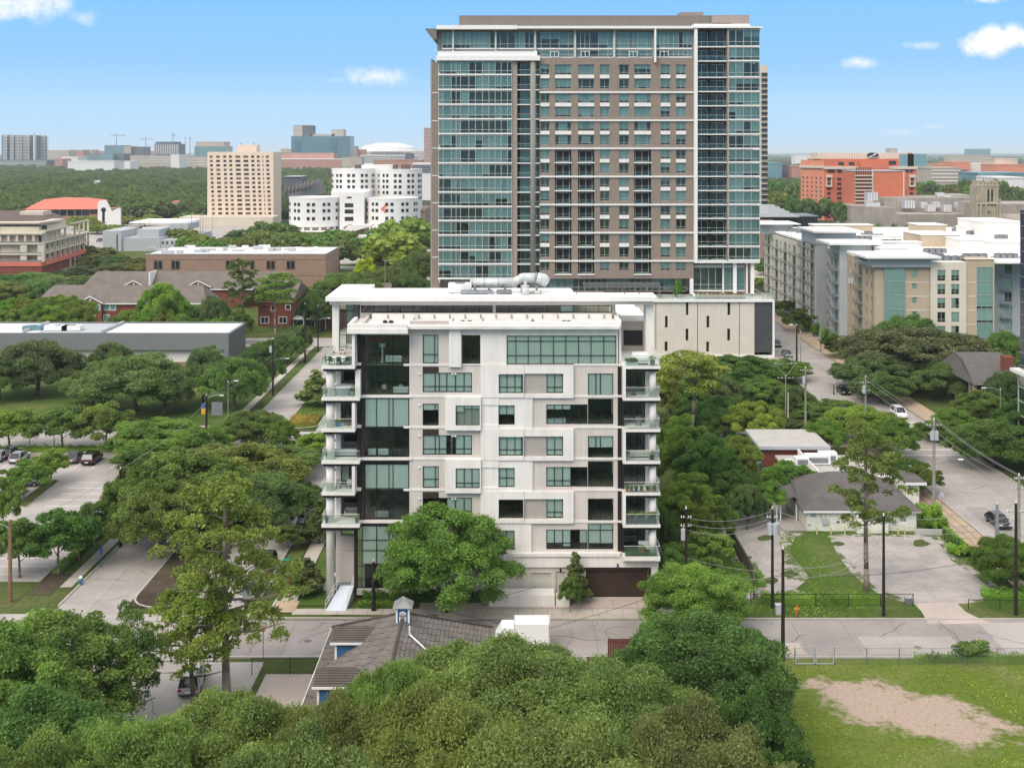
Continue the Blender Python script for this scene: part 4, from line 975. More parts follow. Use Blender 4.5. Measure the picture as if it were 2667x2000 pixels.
# balcony stack beside the pier
for i,z in enumerate(LF):
 zt=ztl if i==0 else LF[i-1]
 tf.box('balcony_slab',xP1,xB1,-.6,2.6,z-.12,z+.1,WT)
 tw(tx(T1,1115),tx(T1,1243),z+.12,zt-.35,(.42,),(.22,),y=2.2,frame='frame_light',glass='glass_tower',blind=rt.choice((0,1,.9,0)))
 tw(tx(T1,1272),tx(T1,1310),z+.12,zt-.35,(),(.22,),y=2.2,frame='frame_light',glass='glass_tower',blind=rt.choice((0,1)))
 tf.place('glass_railing',gpanel(xB1-xP1-.3,1.05,2),xP1+.2,-.5,z+.12);tf.box('rail_cap',xP1+.2,xB1-.1,-.53,-.47,z+1.17,z+1.22,M['frame_light'])
tf.box('recess_wall',xP1,tx(T1,1113),2.2,2.5,base_z,ztl,M['dark_bronze'])
MB().tube((tx(T1,1257),YT-.2,base_z),(tx(T1,1257),YT-.2,ztl),.68,n=18).build('column',M['pole_grey'],tower,smooth=True)
tf.box('core',xP1,xB1,4,4.4,base_z,ztl,M['interior'])
# central wall with windows
ccols=[(T1,1340,1447),(T1,1508,1695),(T1,1770,1955),(T2,97,208),(T2,315,430),(T2,487,680),(T2,787,900),(T2,962,1078)]
zC0=tz(T4,1030);zC1=tz(T1,572);hs=[];jobs=[];PB={1,2,5}
PER=73.05
for ci,(z_,a,b)in enumerate(ccols):
 x0,x1=tx(z_,a),tx(z_,b)
 for p in range(8):
  ya=T1.y(650)+PER*p
  for half in(0,1):
   if p==7 and half:continue
   w0,w1=wz(ya+half*37.0+(26.5 if p<7 else 25),YT),wz(ya+half*37.0,YT)
   fl_=p*2+half
   if ci in PB and fl_>=6:w0-=.75;w1+=.05
   hs.append((x0,x1,w0,w1));jobs.append((ci,x0,x1,w0,w1,fl_))
tf.wall('facade_wall',xB1,xC1,zC0,zC1,hs,ST,0,.5)
for ci,x0,x1,w0,w1,fl_ in jobs:
 if ci in PB and fl_>=6:
  tw(x0+.35,x1-.35,w0+.1,w1-.45,(.5,),(),y=1.5,frame='frame_light',glass='glass_tower',blind=rt.choice((0,0,1,1,[1,0],.25)),fw=.16)
  tf.box('balcony_slab',x0-.1,x1+.1,-.28,1.9,w0-.28,w0-.004,WT)
  tf.box('recess_wall',x0,x1,1.55,1.7,w0,w1,M['dark_bronze'])
  tf.place('glass_railing',gpanel(x1-x0,1.0,2),x0,-.1,w0+.02);tf.box('rail_cap',x0,x1,-.13,-.07,w0+1.02,w0+1.07,M['grey_paint'])
 else:
  wide=ci in PB
  b_=rt.choice((0,0,1,1,1,.8,.4,.75))
  tw(x0+.04,x1-.04,w0+.03,w1-.03,(.24,.74)if wide else((.5,)if ci else(.55,)),(.23,),y=.3,frame='frame_light',glass='glass_tower',blind=[b_,rt.choice((b_,.8,1)),b_]if wide else b_)
  if fl_%2==0 and fl_<14:tf.box('spandrel_panel',x0+.02,x1-.02,-.12,-.003,w0-.86,w0-.02,M['white_stucco'])
for p in range(7):
 z=wz(T1.y(965)+PER*p,YT);tf.box('floor_band',xB1-.1,xC1,-.32,-.003 if p<3 else-.29,z-.2,z+.18,WT)
 if p>=3:
  edges=[xB1-.1]+[v for ci in sorted(PB)for v in(tx(ccols[ci][0],ccols[ci][1])-.1,tx(ccols[ci][0],ccols[ci][2])+.1)]+[xC1]
  for k in range(0,len(edges)-1,2):tf.box('floor_band',edges[k],edges[k+1],-.288,-.003,z-.2,z+.18,WT)
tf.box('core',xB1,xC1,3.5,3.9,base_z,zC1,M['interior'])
# white fin, right balconies, right glass corner
tf.box('white_fin',xS0+.002,xS1,-1.4,3,tz(T4,895),tz(T1,245),WT)
RF=[T2.y(q)for q in(450,612,797,958,1120,1280,1443,1607)]+[T4.y(q)for q in(103,215,328,440,550,663,773,885)]
RF=[wz(q,YT)for q in RF];ztr=tz(T2,245)
xsR=[tx(T2,q)for q in(1555,1635,1722,1808,1905)]
curtain(tf,xsR,RF,-.9,ztr,WT,tower)
tf.box('pier',xD1-.15,xsR[0]-.06,-1.0,3,RF[-1],ztr,PR)
for i,z in enumerate(RF):
 zt=ztr if i==0 else RF[i-1]
 tf.box('balcony_slab',xS1,xD1-.15,-.9,2.2,z-.14,z+.1,WT)
 for a,b in((1203,1340),(1367,1525)):
  tw(tx(T2,a),tx(T2,b),z+.12,zt-.55,(.46,),(),y=1.8,frame='frame_light',glass='glass_tower',blind=rt.choice((0,1,[1,0],.4,1)),fw=.14)
 tf.place('glass_railing',gpanel(xD1-xS1-.3,1.0,2),xS1+.1,-.8,z+.12);tf.box('rail_cap',xS1+.05,xD1-.2,-.83,-.77,z+1.12,z+1.17,M['frame_light'])
 tf.box('divider',tx(T2,1345),tx(T2,1363),.3,1.8,z+.11,zt-.15,M['dark_bronze'])
tf.box('recess_wall',xS1,xD1,1.9,2.1,RF[-1],ztr,M['dark_bronze'])
tf.box('core',xD1,xR1-.5,4.2,4.5,RF[-1],ztr,M['interior'])
# right side face: glass too
sf=Fac(tower,xR1,YT-.9,R(90))
curtain(sf,[0,3,6,9,12],RF,0,ztr,WT,tower,slab=False)
pbox('side_wall',xR1-.6,xR1-.3,YT+12,YT+24,base_z,ztr,ST,tower)
tf.box('corner_slab',xS0,tx(T4,1338),-1.6,12,RF[-1]-.5,RF[-1]-.23,WT)
# lobby at deck level
lob0=tz(T4,1130)
curtain(tf,[tx(T4,q)for q in(822,882,944,1000,1055)],[lob0+5.6,lob0-.2],1.2,RF[-1]-.5,WT,tower)
curtain(tf,[tx(T4,q)for q in(1068,1120,1165,1235)],[lob0+5.6,lob0-.2],1.2,RF[-1]-.5,WT,tower)
for a,b in((1055,1066),(1133,1160),(1273,1299),(1238,1248)):tf.box('column',tx(T4,a),tx(T4,b),-.6 if a>1100 else .6,.4 if a>1100 else 1.1,lob0-.6,RF[-1]-.5,WT)
tf.box('core',tx(T4,822),tx(T4,1240),5.5,6,base_z,RF[-1],M['interior'])
tf.box('column',tx(T4,788),tx(T4,815),-.4,.6,base_z-.3,tz(T4,1032),WT)
# amenity level under the central wall
am1=zC0-.05;am0=base_z-.2
xa_=[tx(T4,q)for q in range(-420,800,46)]
curtain(tf,xa_,[am0+.2],2.4,am1,M['tower_stone'],tower)
tf.box('soffit',xB1,xC1,.51,8,zC0,zC0+.4,ST);tf.box('core',xB1-6,xC1,6.5,7,am0,zC0,M['interior'])
# penthouse storeys, set back
pz0,pz1=tz(T1,570),tz(T1,262);pzm=tz(T1,470)
px_=[tx(T1,q)for q in(228,278,340)]+[tx(T1,q)for q in(360,440,490,540,590,640,700,768,825,885,970,1055,1105,1165,1215,1270,1350,1455,1555,1660,1725,1800,1850,1905)]+[tx(T2,q)for q in(85,190,250,330,430,478,530,640,700)]
curtain(tf,px_,[pzm,pz0],.9,pz1,WT,tower)
px2=[tx(T2,q)for q in(735,780,828,880,935,995,1045,1095,1148)]
curtain(tf,px2,[pzm,pz0],.3,pz1,WT,tower)
for z_,a in((T1,337),(T1,822),(T1,1273),(T1,1727),(T2,252)):tf.box('column',tx(z_,a),tx(z_,a+21),.1,.84,pz0,pz1,M['frame_light'])
for z_,a in((T1,445),(T1,1010),(T1,1455),(T1,1805),(T2,430),(T2,782)):
 tw(tx(z_,a),tx(z_,a+95),pz0+.1,tz(T1,498),(.5,),(),y=.1 if a!=782 else .1,frame='frame_white',glass='glass_tower',fw=.13,name='terrace_door',blind=0)
tf.box('core',px_[0],tx(T2,1150),4.5,5,pz0,pz1,M['interior'])
tf.box('side_wall',tx(T1,167),px_[0]-.08,1,20,pz0,pz1,M['grey_paint'])
tf.box('white_fin',tx(T2,712),tx(T2,732),-1.2,1.2,tz(T2,628),pz1+.4,WT)
tf.box('roof_slab',tx(T1,165),tx(T1,1078),-1.5,22,pz1+.12,tz(T1,210),WT);tf.box('roof_slab',tx(T1,1078)+.005,tx(T2,1150),-1.3,22,pz1+.3,tz(T1,218),WT)
tf.box('soffit',tx(T1,165),tx(T2,1150),-1.1,3,pz1-.05,pz1+.11,M['soffit'])
tf.box('roof_slab',tx(T2,1155),tx(T2,1935),-1.7,14,ztr+.05,ztr+.45,WT);tf.box('roof_slab',tx(T2,1160),tx(T2,1795),-.9,14,ztr+.452,ztr+1.1,WT)
tf.box('soffit',xS1,xD1,-.8,2,ztr-.5,ztr+.04,M['dark_bronze'])
# folded eave on the far left
a=[(tx(T1,30),tz(T1,245)),(tx(T1,165),tz(T1,240)),(tx(T1,165),tz(T1,370)),(tx(T1,130),tz(T1,365))]
MB().exy([(tx(T1,165),tz(T1,246)),(tx(T1,30),tz(T1,246)),(tx(T1,125),tz(T1,366)),(tx(T1,165),tz(T1,368))][::-1],YT-1.0,YT+20).build('eave',M['tower_metal'],tower)
# mechanical screen on the roof
mz0,mz1=wz(68,YT+4),wz(41.0,YT+4)
mf=Fac(tower,0,YT+4,0)
x0,x1=wx(1196,YT+4),wx(T2.x(1365),YT+4)
mf.box('screen_wall',x0,x1,0,14,mz0-1.5,mz1,MT)
mf.box('screen_wall',x1+.005,wx(T2.x(1790),YT+4),-.6,14,mz0-1.5,mz1+.02,M['tower_pier'])
mf.box('louvre',wx(T2.x(1370),YT+4),wx(T2.x(1585),YT+4),-.68,-.605,mz0-1,wz(T2.y(182),YT+4),M['dark_bronze'])
x=x0
while x<x1-.3:
 mf.box('screen_rib',x,x+.08,-.06,-.003,mz0-1.4,mz1-.1,MT);x+=2.4
mf.box('roof_house',wx(T2.x(1010),YT+8),wx(T2.x(1275),YT+8),4,9,mz1,wz(32.5,YT+8),M['tower_pier'])
# main bulk behind the faces
pbox('rear_block',xL0,xR1-.7,YT+7,YT+24,0,ztl+1,ST,tower)
pbox('rear_block',px_[0],tx(T2,1150),YT+7,YT+22,ztl+1.01,pz1,ST,tower)
pbox('rear_block',tx(T2,1152),xR1-.8,YT+7,YT+22,ztl+1.01,ztr,ST,tower)
# ---- podium ----
YP=262.0
def qx(a):return wx(T4.x(a),YP)
def qz(a):return wz(T4.y(a),YP)
pod=thing('parking_podium','cream stone parking podium with slot openings and a charcoal end panel','parking podium',(20,270,0))
pf=Fac(pod,0,YP,0)
slots=[(757,778,1212,1325),(1090,1113,1212,1325),(590,612,1330,1425),(922,945,1330,1425),(755,778,1432,1528),(1088,1112,1432,1528),(587,611,1535,1612),(920,943,1535,1618)]
xq0=wx(1116,YP);dz=qz(1200)
hs=[(qx(a),qx(b),qz(d),qz(c))for a,b,c,d in slots]
joints=[xq0,qx(517),qx(850),qx(1185),qx(1308)]
for i in range(4):
 pf.wall('stone_wall',joints[i]+.08,joints[i+1]-.08,.6,dz-.5,[h for h in hs if joints[i]<h[0]<joints[i+1]],M['cream_stone'],0,.5)
 # coursing: thin recessed lines shown as separate proud courses would be too fine here; each slab gap is a real groove
pf.box('wall_backing',xq0,qx(1308),.12,.4,0,dz-.5,M['charcoal'])if False else None
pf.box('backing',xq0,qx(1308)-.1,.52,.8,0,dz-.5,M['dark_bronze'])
for j in range(4):pf.box('charcoal_panel',qx(1308),qx(1447),-.04,.5,qz(1622)+(qz(1215)-qz(1622))*j/4+.03,qz(1622)+(qz(1215)-qz(1622))*(j+1)/4,M['charcoal'])
pf.box('white_frame',qx(1448),qx(1463),-.5,.6,0,dz,WT);pf.box('white_frame',xq0,qx(1447.5),-.5,.6,dz-.5,dz,WT);pf.box('white_frame',xq0,qx(1447),-.4,.5,0,.6,WT)
pbox('deck',xq0,qx(1460),YP+.61,YT+6,dz-.6,dz-.35,M['deck'],pod)
pbox('side_wall',qx(1463)-.5,qx(1463)-.02,YP+.61,YT+24,0,dz-.1,M['cream_stone'],pod)
MB().add([(qx(520),YP+.9,dz),(qx(1460),YP+.9,dz),(qx(1460),YP+.9,dz+1.1),(qx(520),YP+.9,dz+1.1)],[(0,1,2,3)]).build('glass_railing',M['glass_rail'],pod)
x=qx(560)
while x<qx(1460):pbox('rail_post',x,x+.07,YP+.8,YP+.87,dz-.3,dz+1.1,M['grey_paint'],pod);x+=2.6
MB().add([(qx(1460),YP+.9,dz),(qx(1460),YT+10,dz),(qx(1460),YT+10,dz+1.1),(qx(1460),YP+.9,dz+1.1)],[(0,1,2,3)]).build('glass_railing',M['glass_rail'],pod)
# deck things
Yd=YP+5
def dxx(a,Y=Yd):return wx(T4.x(a),Y)
dk=dz-.35
per=thing('pergola','long dark slatted pergola on the podium deck','pergola',(dxx(250),Yd,dk))
pw=MB().box(dxx(-60),dxx(560),Yd-.1,Yd+.1,dk+2.7,dk+2.9).box(dxx(-60),dxx(560),Yd+3,Yd+3.2,dk+3.0,dk+3.2);pw.build('beam',M['grey_paint'],per)
for i in range(7):
 q=dxx(-50)+i*(dxx(550)-dxx(-50))/6;MB().box(q-.08,q+.08,Yd-.08,Yd+.08,dk,dk+2.7).box(q-.08,q+.08,Yd+3.02,Yd+3.18,dk,dk+3.0).build('post',M['grey_paint'],per)
sl_=cbox(.09,4.2,.18,M['grey_paint']);n=52
for i in range(n):put('slat',sl_,per,(dxx(-60)+i*(dxx(560)-dxx(-60))/n,Yd-.6,dk+2.92)).rotation_euler=(R(4),0,0)
for i in range(8):
 x=dxx(835+36*i,Yd);t=thing('sun_lounger','white sun lounger in the row below the lobby glass','sun lounger',(x,Yd+1.2,dk),'white loungers on the podium deck',R(8))
 for nm,q in(('seat',(-.33,.33,-1,.35,.28,.36)),('leg',(-.3,.3,-.9,-.82,0,.28)),('leg',(-.3,.3,.2,.28,0,.28))):
  o=bpy.data.objects.new(nm,_cache.setdefault('ln'+str(q),MB().box(*q).mesh(nm,M['frame_white'])));col.objects.link(o);o.parent=t
 o=bpy.data.objects.new('backrest',_cache.setdefault('lnb',MB().add([(-.33,.35,.3),(.33,.35,.3),(.33,.9,.95),(-.33,.9,.95),(-.33,.42,.25),(.33,.42,.25),(.33,.97,.9),(-.33,.97,.9)],[(0,1,2,3),(7,6,5,4),(0,4,5,1),(1,5,6,2),(2,6,7,3),(3,7,4,0)]).mesh('backrest',M['frame_white'])));col.objects.link(o);o.parent=t
pbx=thing('deck_planter','long grey planter of orange green grasses at the podium edge','planter',(dxx(1040,YP+2),YP+2,dk))
MB().box(wx(T4.x(843),YP+2),wx(T4.x(1230),YP+2),YP+1.4,YP+3,dk,dk+1.2).build('box',M['beige_stucco'],pbx)
g=MB();rr=random.Random(4)
for i in range(900):
 x=rr.uniform(wx(T4.x(850),YP+2),wx(T4.x(1222),YP+2));y=rr.uniform(YP+1.5,YP+2.9);h=rr.uniform(.2,.6);a=rr.random()*6.28
 g.add([(x,y,dk+1.18),(x+.08*math.cos(a),y+.08*math.sin(a),dk+1.18),(x+rr.gauss(0,.1),y+rr.gauss(0,.1),dk+1.2+h)],[(0,1,2)])
plain('grasses',(.26,.17,.04),.9,.6,3);g.build('grasses',M['grasses'],pbx)
po=thing('swimming_pool','narrow turquoise pool behind the planter at the podium edge','pool',(dxx(900,YP+4),YP+4,dk))
MB().box(wx(T4.x(690),YP+4),wx(T4.x(1280),YP+4),YP+3.2,YP+5,dk+.01,dk+.05).build('water',M['pool_water'],po)
MB().box(wx(T4.x(680),YP+4),wx(T4.x(1290),YP+4),YP+3.05,YP+3.2,dk,dk+.1).box(wx(T4.x(680),YP+4),wx(T4.x(1290),YP+4),YP+5,YP+5.15,dk,dk+.1).build('pool_edge',M['white_trim'],po)
tree(T4.x(690),T4.y(1040),YP+7,22,'bush','round clipped green shrub standing on the podium deck',(.7,.9,.7),name='deck_shrub',cat='shrub',base=dk)
for i,(a,w,lb)in enumerate(((15,4.5,'dark outdoor sofa set at the left end under the pergola'),(90,3,'dark outdoor sofa under the pergola beside the beige box'),(300,3.6,'dark outdoor sofa with white cushions under the pergola'),(380,3.6,'dark outdoor sofa at the right half of the pergola'))):sofa(dxx(a),Yd+1,dk,w*.8,0,'cushion_dark',lb)
bq=thing('deck_counter','beige outdoor counter box between the pergola sofas','counter',(dxx(205),Yd-.5,dk));MB().box(dxx(172),dxx(238),Yd-.9,Yd,dk,dk+1.15).build('body',M['beige_stucco'],bq);MB().box(dxx(170),dxx(240),Yd-.95,Yd+.05,dk+1.15,dk+1.22).build('countertop',M['concrete'],bq)
# ======================= other buildings =======================
rb=random.Random(21)
plain('brick_red',(.20,.062,.045),.9,.15,.8);plain('brick_brown',(.30,.20,.15),.9,.08,.4,streak=.05);plain('shingle',(.17,.145,.13),.95,.14,.5);plain('shingle_dark',(.12,.11,.105),.95,.14,.5)
plain('roof_orange',(.62,.17,.12),.8,.06,.15);plain('wall_ochre',(.40,.24,.13),.9,.06,.3);plain('beige_tower',(.70,.57,.45),.9,.04,.2);plain('grey_panel',(.185,.195,.20),.6,.04,.4);plain('grey_panel_shaded',(.12,.128,.135),.6,.04,.4)
plain('grey_light',(.42,.44,.46),.8,.04,.3);plain('brown_roof',(.13,.09,.075),.95,.12,.3);plain('terracotta',(.55,.16,.085),.85,.06,.2);plain('terracotta_pale',(.66,.25,.15),.85,.06,.2);plain('cream',(.60,.53,.43),.85,.05,.3)
plain('concrete_old',(.36,.32,.28),.9,.18,.12,streak=.25);plain('stone_gothic',(.42,.35,.26),.9,.2,.3,streak=.2,bump=.5,bscale=2);plain('apt_tan',(.48,.39,.28),.9,.05,.25,streak=.04);plain('apt_cream',(.66,.60,.50),.9,.04,.25,streak=.04);plain('apt_metal',(.42,.46,.48),.6,.05,.3)
plain('white_far',(.74,.72,.69),.9,.03,.1);plain('glass_dark',(.02,.022,.026),.2,.3,.3,spec=.6);plain('glass_blue',(.06,.13,.17),.15,.35,.05,spec=.7);plain('glass_teal_far',(.14,.26,.29),.25,.2,.02,spec=.6);plain('pink_brick',(.45,.23,.18),.9,.1,.05);plain('dark_far',(.10,.11,.13),.6,.2,.02);plain('sand_far',(.45,.38,.32),.9,.12,.02)
plain('pink_stucco',(.52,.35,.28),.9,.05,.4);plain('cottage_white',(.74,.72,.64),.9,.05,.5,streak=.10);plain('blue_paint',(.045,.13,.30),.6,.06,1);plain('roof_metal_grey',(.26,.27,.27),.5,.08,1,metal=.3);plain('navy_glass',(.012,.022,.055),.15,.4,.2,spec=.8);plain('cherry_wood',(.12,.035,.025),.8,.15,1.2);plain('orange_sign',(.75,.12,.03),.7,.05,2);plain('white_paint',(.78,.78,.77),.6,.03,1)
WTm=M['white_trim']
def block(name,label,cat,X0,X1,Y0,Y1,z1,mat,roof='roof_white',grid=None,group=None,par=.5,z0=0.0,sidegrid=None,wmat='glass_dark',frames=False):
 """plain building body: four walls, roof, parapet and windows that are real recessed boxes set in the front"""
 t=thing(name,label,cat,((X0+X1)/2,(Y0+Y1)/2,z0),group)
 pbox('wall',X0,X1,Y0,Y1,z0,z1,M[mat],t)
 if roof:pbox('roof',X0+.4,X1-.4,Y0+.4,Y1-.4,z1,z1+.1,M[roof],t)
 if par:
  mb=MB().box(X0,X1,Y0,Y0+.3,z1,z1+par).box(X0,X1,Y1-.3,Y1,z1,z1+par).box(X0,X0+.3,Y0+.3,Y1-.3,z1,z1+par).box(X1-.3,X1,Y0+.3,Y1-.3,z1,z1+par)
  mb.build('parapet',M[mat],t)
 return t
def fwin(t,X,Y,z,w,h,mat='glass_dark',frame=None,rot=0.0,depth=.12):
 """far window: glass set in a frame, standing a hand proud of the wall plane it covers"""
 k=('fwin',round(w,2),round(h,2),mat,frame)
 if k not in _cache:
  _cache[k]=MB().box(0,w,-.05,.02,0,h).mesh('pane',M[mat])
  if frame:_cache[('ff',)+k]=MB().box(-.15,0,-.12,.0,-.15,h+.15).box(w,w+.15,-.12,0,-.15,h+.15).box(0,w,-.12,0,-.15,0).box(0,w,-.12,0,h,h+.15).mesh('window',M[frame])
 if frame:
  o=put('window',_cache[('ff',)+k],t,(X,Y,z),rot);p=bpy.data.objects.new('pane',_cache[k]);col.objects.link(p);p.parent=o
 else:o=put('window',_cache[k],t,(X,Y,z),rot)
 return o
def merged_windows(t,lst,mat,name='window'):
 mb=MB()
 for(x0,x1,y,z0,z1)in lst:mb.box(x0,x1,y-.06,y+.02,z0,z1)
 o=mb.build(name,M[mat],t);o['kind']='stuff';return o
 # --- grey flat warehouse, left ---
Yw=246.0;zt=wz(870,Yw);xr=wx(594.6,Yw);xl=-150
t=thing('grey_warehouse','long low grey building with white roof membrane and skylight well','warehouse',(-100,253,0))
zb_=wz(680+800/3.456,Yw)
pbox('wall_upper',xl,xr,Yw,261,zb_,zt,M['grey_panel'],t);pbox('wall_lower',xl,xr-1,Yw+1.2,260,0,zb_-.002,M['white_far'],t);pbox('wall_end',xr+.002,xr+.15,Yw,261,0,zt,M['grey_panel_shaded'],t)  # end wall gets a darker copy of the grey: its shade is in the colour
pbox('corner_post',xr-.9,xr-.003,Yw,Yw+.8,0,zb_-.003,M['grey_panel'],t);pbox('plinth',xl,xr-1,Yw+1.0,Yw+1.19,0,1.8,M['brick_brown'],t)
pbox('roof',xl+.3,xr-.3,Yw+.3,260.7,zt,zt+.05,M['grey_light'],t);pbox('roof_membrane',wx(270,Yw),xr-.6,Yw+.6,260.3,zt+.052,zt+.1,M['roof_white'],t);pbox('roof_membrane',xl,wx(90,Yw),Yw+.6,260.3,zt+.052,zt+.1,M['roof_white'],t)
pbox('roof_curb',wx(55,Yw),wx(60,Yw),Yw+.6,260,zt+.1,zt+.7,M['grey_light'],t);pbox('roof_curb',wx(260,Yw),wx(265,Yw),Yw+.6,260,zt+.1,zt+.7,M['grey_light'],t)
MB().box(xl,xr,Yw,Yw+.25,zt,zt+.25).box(xl,xr,260.75,261,zt,zt+.35).build('parapet',M['grey_panel'],t)
for i,(px,w,m_)in enumerate(((82,4,'glass_teal_far'),(145,5,'white_paint'),(185,4,'white_paint'))):
 a=wx(px,250);u_=thing('rooftop_unit',('teal rooftop unit at the left of the grey warehouse well','white louvred rooftop unit in the middle of the warehouse well','low white rooftop unit at the right of the warehouse well')[i],'air handler',(a,251,zt+.05))
 MB().box(a-w/2,a+w/2,249.8,252,zt+.15,zt+1.1).build('cabinet',M[m_],u_);MB().tube((a,251,zt+1.1),(a,251,zt+1.2),.7,n=12).build('fan_grille',M['grey_paint'],u_);MB().box(a-w/2+.2,a+w/2-.2,250,251.8,zt+.05,zt+.15).build('skid',M['steel'],u_)
 # --- brick apartment rows with shingle roofs ---
def gable_roof(t,X0,X1,Y0,Y1,ze,zr,mat,over=.6,hip=0):
 ym=(Y0+Y1)/2
 a=[(X0-over,Y0-over,ze),(X1+over,Y0-over,ze),(X1+over-hip,ym,zr),(X0-over+hip,ym,zr),(X0-over,Y1+over,ze),(X1+over,Y1+over,ze)]
 b=[(x,y,z-.25)for x,y,z in a]
 MB().add(a+b,[(0,1,2,3),(3,2,5,4),(0,3,4),(1,5,2),(0,6,7,1),(4,5,11,10),(6,10,11,7)]).build('roof',M[mat],t)
 MB().box(X0-over,X1+over,Y0-over-.08,Y0-over,ze-.3,ze).build('gutter',M['white_paint'],t)
def dormer_gable(t,xc,w,y,z0,ze,zr,matw,matr,depth=7):
 """cross gable: brick front with white rake boards"""
 MB().exy([(xc-w/2,z0),(xc+w/2,z0),(xc+w/2,ze),(xc,zr-.2),(xc-w/2,ze)],y,y+.4).build('gable_wall',M[matw],t)
 o=.5
 MB().add([(xc-w/2-o,y-.3,ze-.25),(xc,y-.3,zr),(xc,y+depth,zr),(xc-w/2-o,y+depth*.2,ze-.25),(xc+w/2+o,y-.3,ze-.25),(xc+w/2+o,y+depth*.2,ze-.25)],[(0,3,2,1),(1,2,5,4)]).build('gable_roof',M[matr],t)
 for s_ in(-1,1):MB().add([(xc+s_*(w/2+o),y-.34,ze-.55),(xc+s_*(w/2+o),y-.34,ze-.2),(xc,y-.34,zr+.05),(xc,y-.34,zr-.3),(xc+s_*(w/2+o),y-.26,ze-.55),(xc+s_*(w/2+o),y-.26,ze-.2),(xc,y-.26,zr+.05),(xc,y-.26,zr-.3)],[(0,1,2,3),(4,7,6,5),(1,5,6,2),(0,3,7,4)]).build('rake_board',M['white_paint'],t)
 MB().box(xc-.12,xc+.12,y-.06,y-.003,ze+(zr-ze)*.15,ze+(zr-ze)*.62).box(xc-.35,xc+.35,y-.055,y-.003,ze+(zr-ze)*.32,ze+(zr-ze)*.44).build('gable_ornament',M['white_paint'],t)
Ya=314.0
t=thing('brick_apartments','front row of red brick apartments with grey shingle roof behind the warehouse','apartment building',(-100,320,0))
x0,x1=wx(L3.x(330),Ya),wx(L3.x(1850),Ya);ze,zr_=wz(L3.y(378),Ya),wz(L3.y(215),Ya+6)
pbox('wall',x0,x1,Ya,Ya+12,0,ze,M['brick_red'],t);gable_roof(t,x0,x1,Ya,Ya+12,ze,zr_,'shingle',hip=3)
dormer_gable(t,wx(L3.x(815),Ya-1),6.2,Ya-1.2,0,wz(L3.y(365),Ya),wz(L3.y(310),Ya),'brick_red','shingle')
for a,c in((772,415),(872,412),(945,415),(1000,415),(1740,420),(1805,418),(830,510),(940,510)):
 fwin(t,wx(L3.x(a-20),Ya-1.3),Ya-(1.26 if a<900 else .06),wz(L3.y(c+25),Ya),1.4,1.5,'glass_teal_far','white_paint')
t=thing('brick_apartments','rear row of apartments whose grey shingle roof has two small white gables','apartment building',(-80,352,0))
Yb=346.0;x0,x1=wx(L3.x(740),Yb),wx(L4.x(1060),Yb)-8;ze,zr_=wz(L3.y(250),Yb),wz(L3.y(92),Yb+6)
pbox('wall',x0,x1,Yb,Yb+12,0,ze,M['brick_red'],t);gable_roof(t,x0,x1,Yb,Yb+12,ze,zr_,'shingle',hip=3)
for a in(1205,1785):dormer_gable(t,wx(L3.x(a),Yb-.5),7,Yb-.7,ze-2,wz(L3.y(222),Yb),wz(L3.y(172),Yb),'brick_red','shingle')
pbox('fire_wall',wx(L3.x(1350),Yb)-.2,wx(L3.x(1350),Yb)+.2,Yb-.6,Yb+6,ze,zr_+.3,M['white_paint'],t)
t=thing('brick_apartments','red brick gabled apartment end facing the boulevard beyond the warehouse','apartment building',(-66,308,0))
Yg=302.0;x0,x1=wx(L4.x(550),Yg),wx(L4.x(822),Yg);ze=wz(L4.y(470),Yg);
pbox('wall',x0,x1,Yg,Yg+26,0,ze,M['brick_red'],t)
xm=(x0+x1)/2-3.5;zr_=wz(L4.y(352),Yg)
MB().add([(x0-.6,Yg-.6,ze),(x1+.6,Yg-.6,ze),(x1+.6,Yg+26,ze),(x0-.6,Yg+26,ze),(xm,Yg+.2,zr_),(xm+9,Yg+8,zr_+.8),(xm,Yg+26,zr_)],[(0,1,5,4),(1,2,6,5),(4,5,6),(0,4,6,3)]).build('roof',M['shingle'],t)
dormer_gable(t,xm,9,Yg-.3,ze-1,ze+.3,zr_+.3,'brick_red','shingle',8)
for a,b in((575,590),(725,590)):fwin(t,wx(L4.x(a),Yg),Yg-.07,wz(L4.y(b+52),Yg),1.9,1.55,'glass_dark','white_paint');MB().box(wx(L4.x(a+31),Yg)-.04,wx(L4.x(a+31),Yg)+.04,Yg-.2,Yg-.13,wz(L4.y(b+52),Yg),wz(L4.y(b),Yg)).build('window_bar',M['white_paint'],t)
for a,b in((660,500),(782,490)):fwin(t,wx(L4.x(a),Yg),Yg-.07,wz(L4.y(b+38),Yg),1.1,1.1,'glass_dark','white_paint')
pbox('porch',x1+.1,x1+9,Yg+1,Yg+8,2.7,2.95,M['white_paint'],t);pbox('porch_wall',x1+.1,x1+9,Yg+7,Yg+8,0,5,M['dark_bronze'],t)
for q in(0.3,3,6,8.8):pbox('porch_post',x1+q,x1+q+.2,Yg+1.1,Yg+1.3,0,2.69,M['white_paint'],t)
MB().add([(x1+12,318,9.6),(x1+3,338,ze+1),(x1+23,338,ze+1),(x1+23,306,5),(x1+3,306,5)],[(0,1,4),(0,4,3),(0,3,2),(0,2,1)]).build('rear_roof',M['shingle'],t);pbox('rear_wall',x1+4,x1+22,307,337,0,5,M['brick_red'],t)
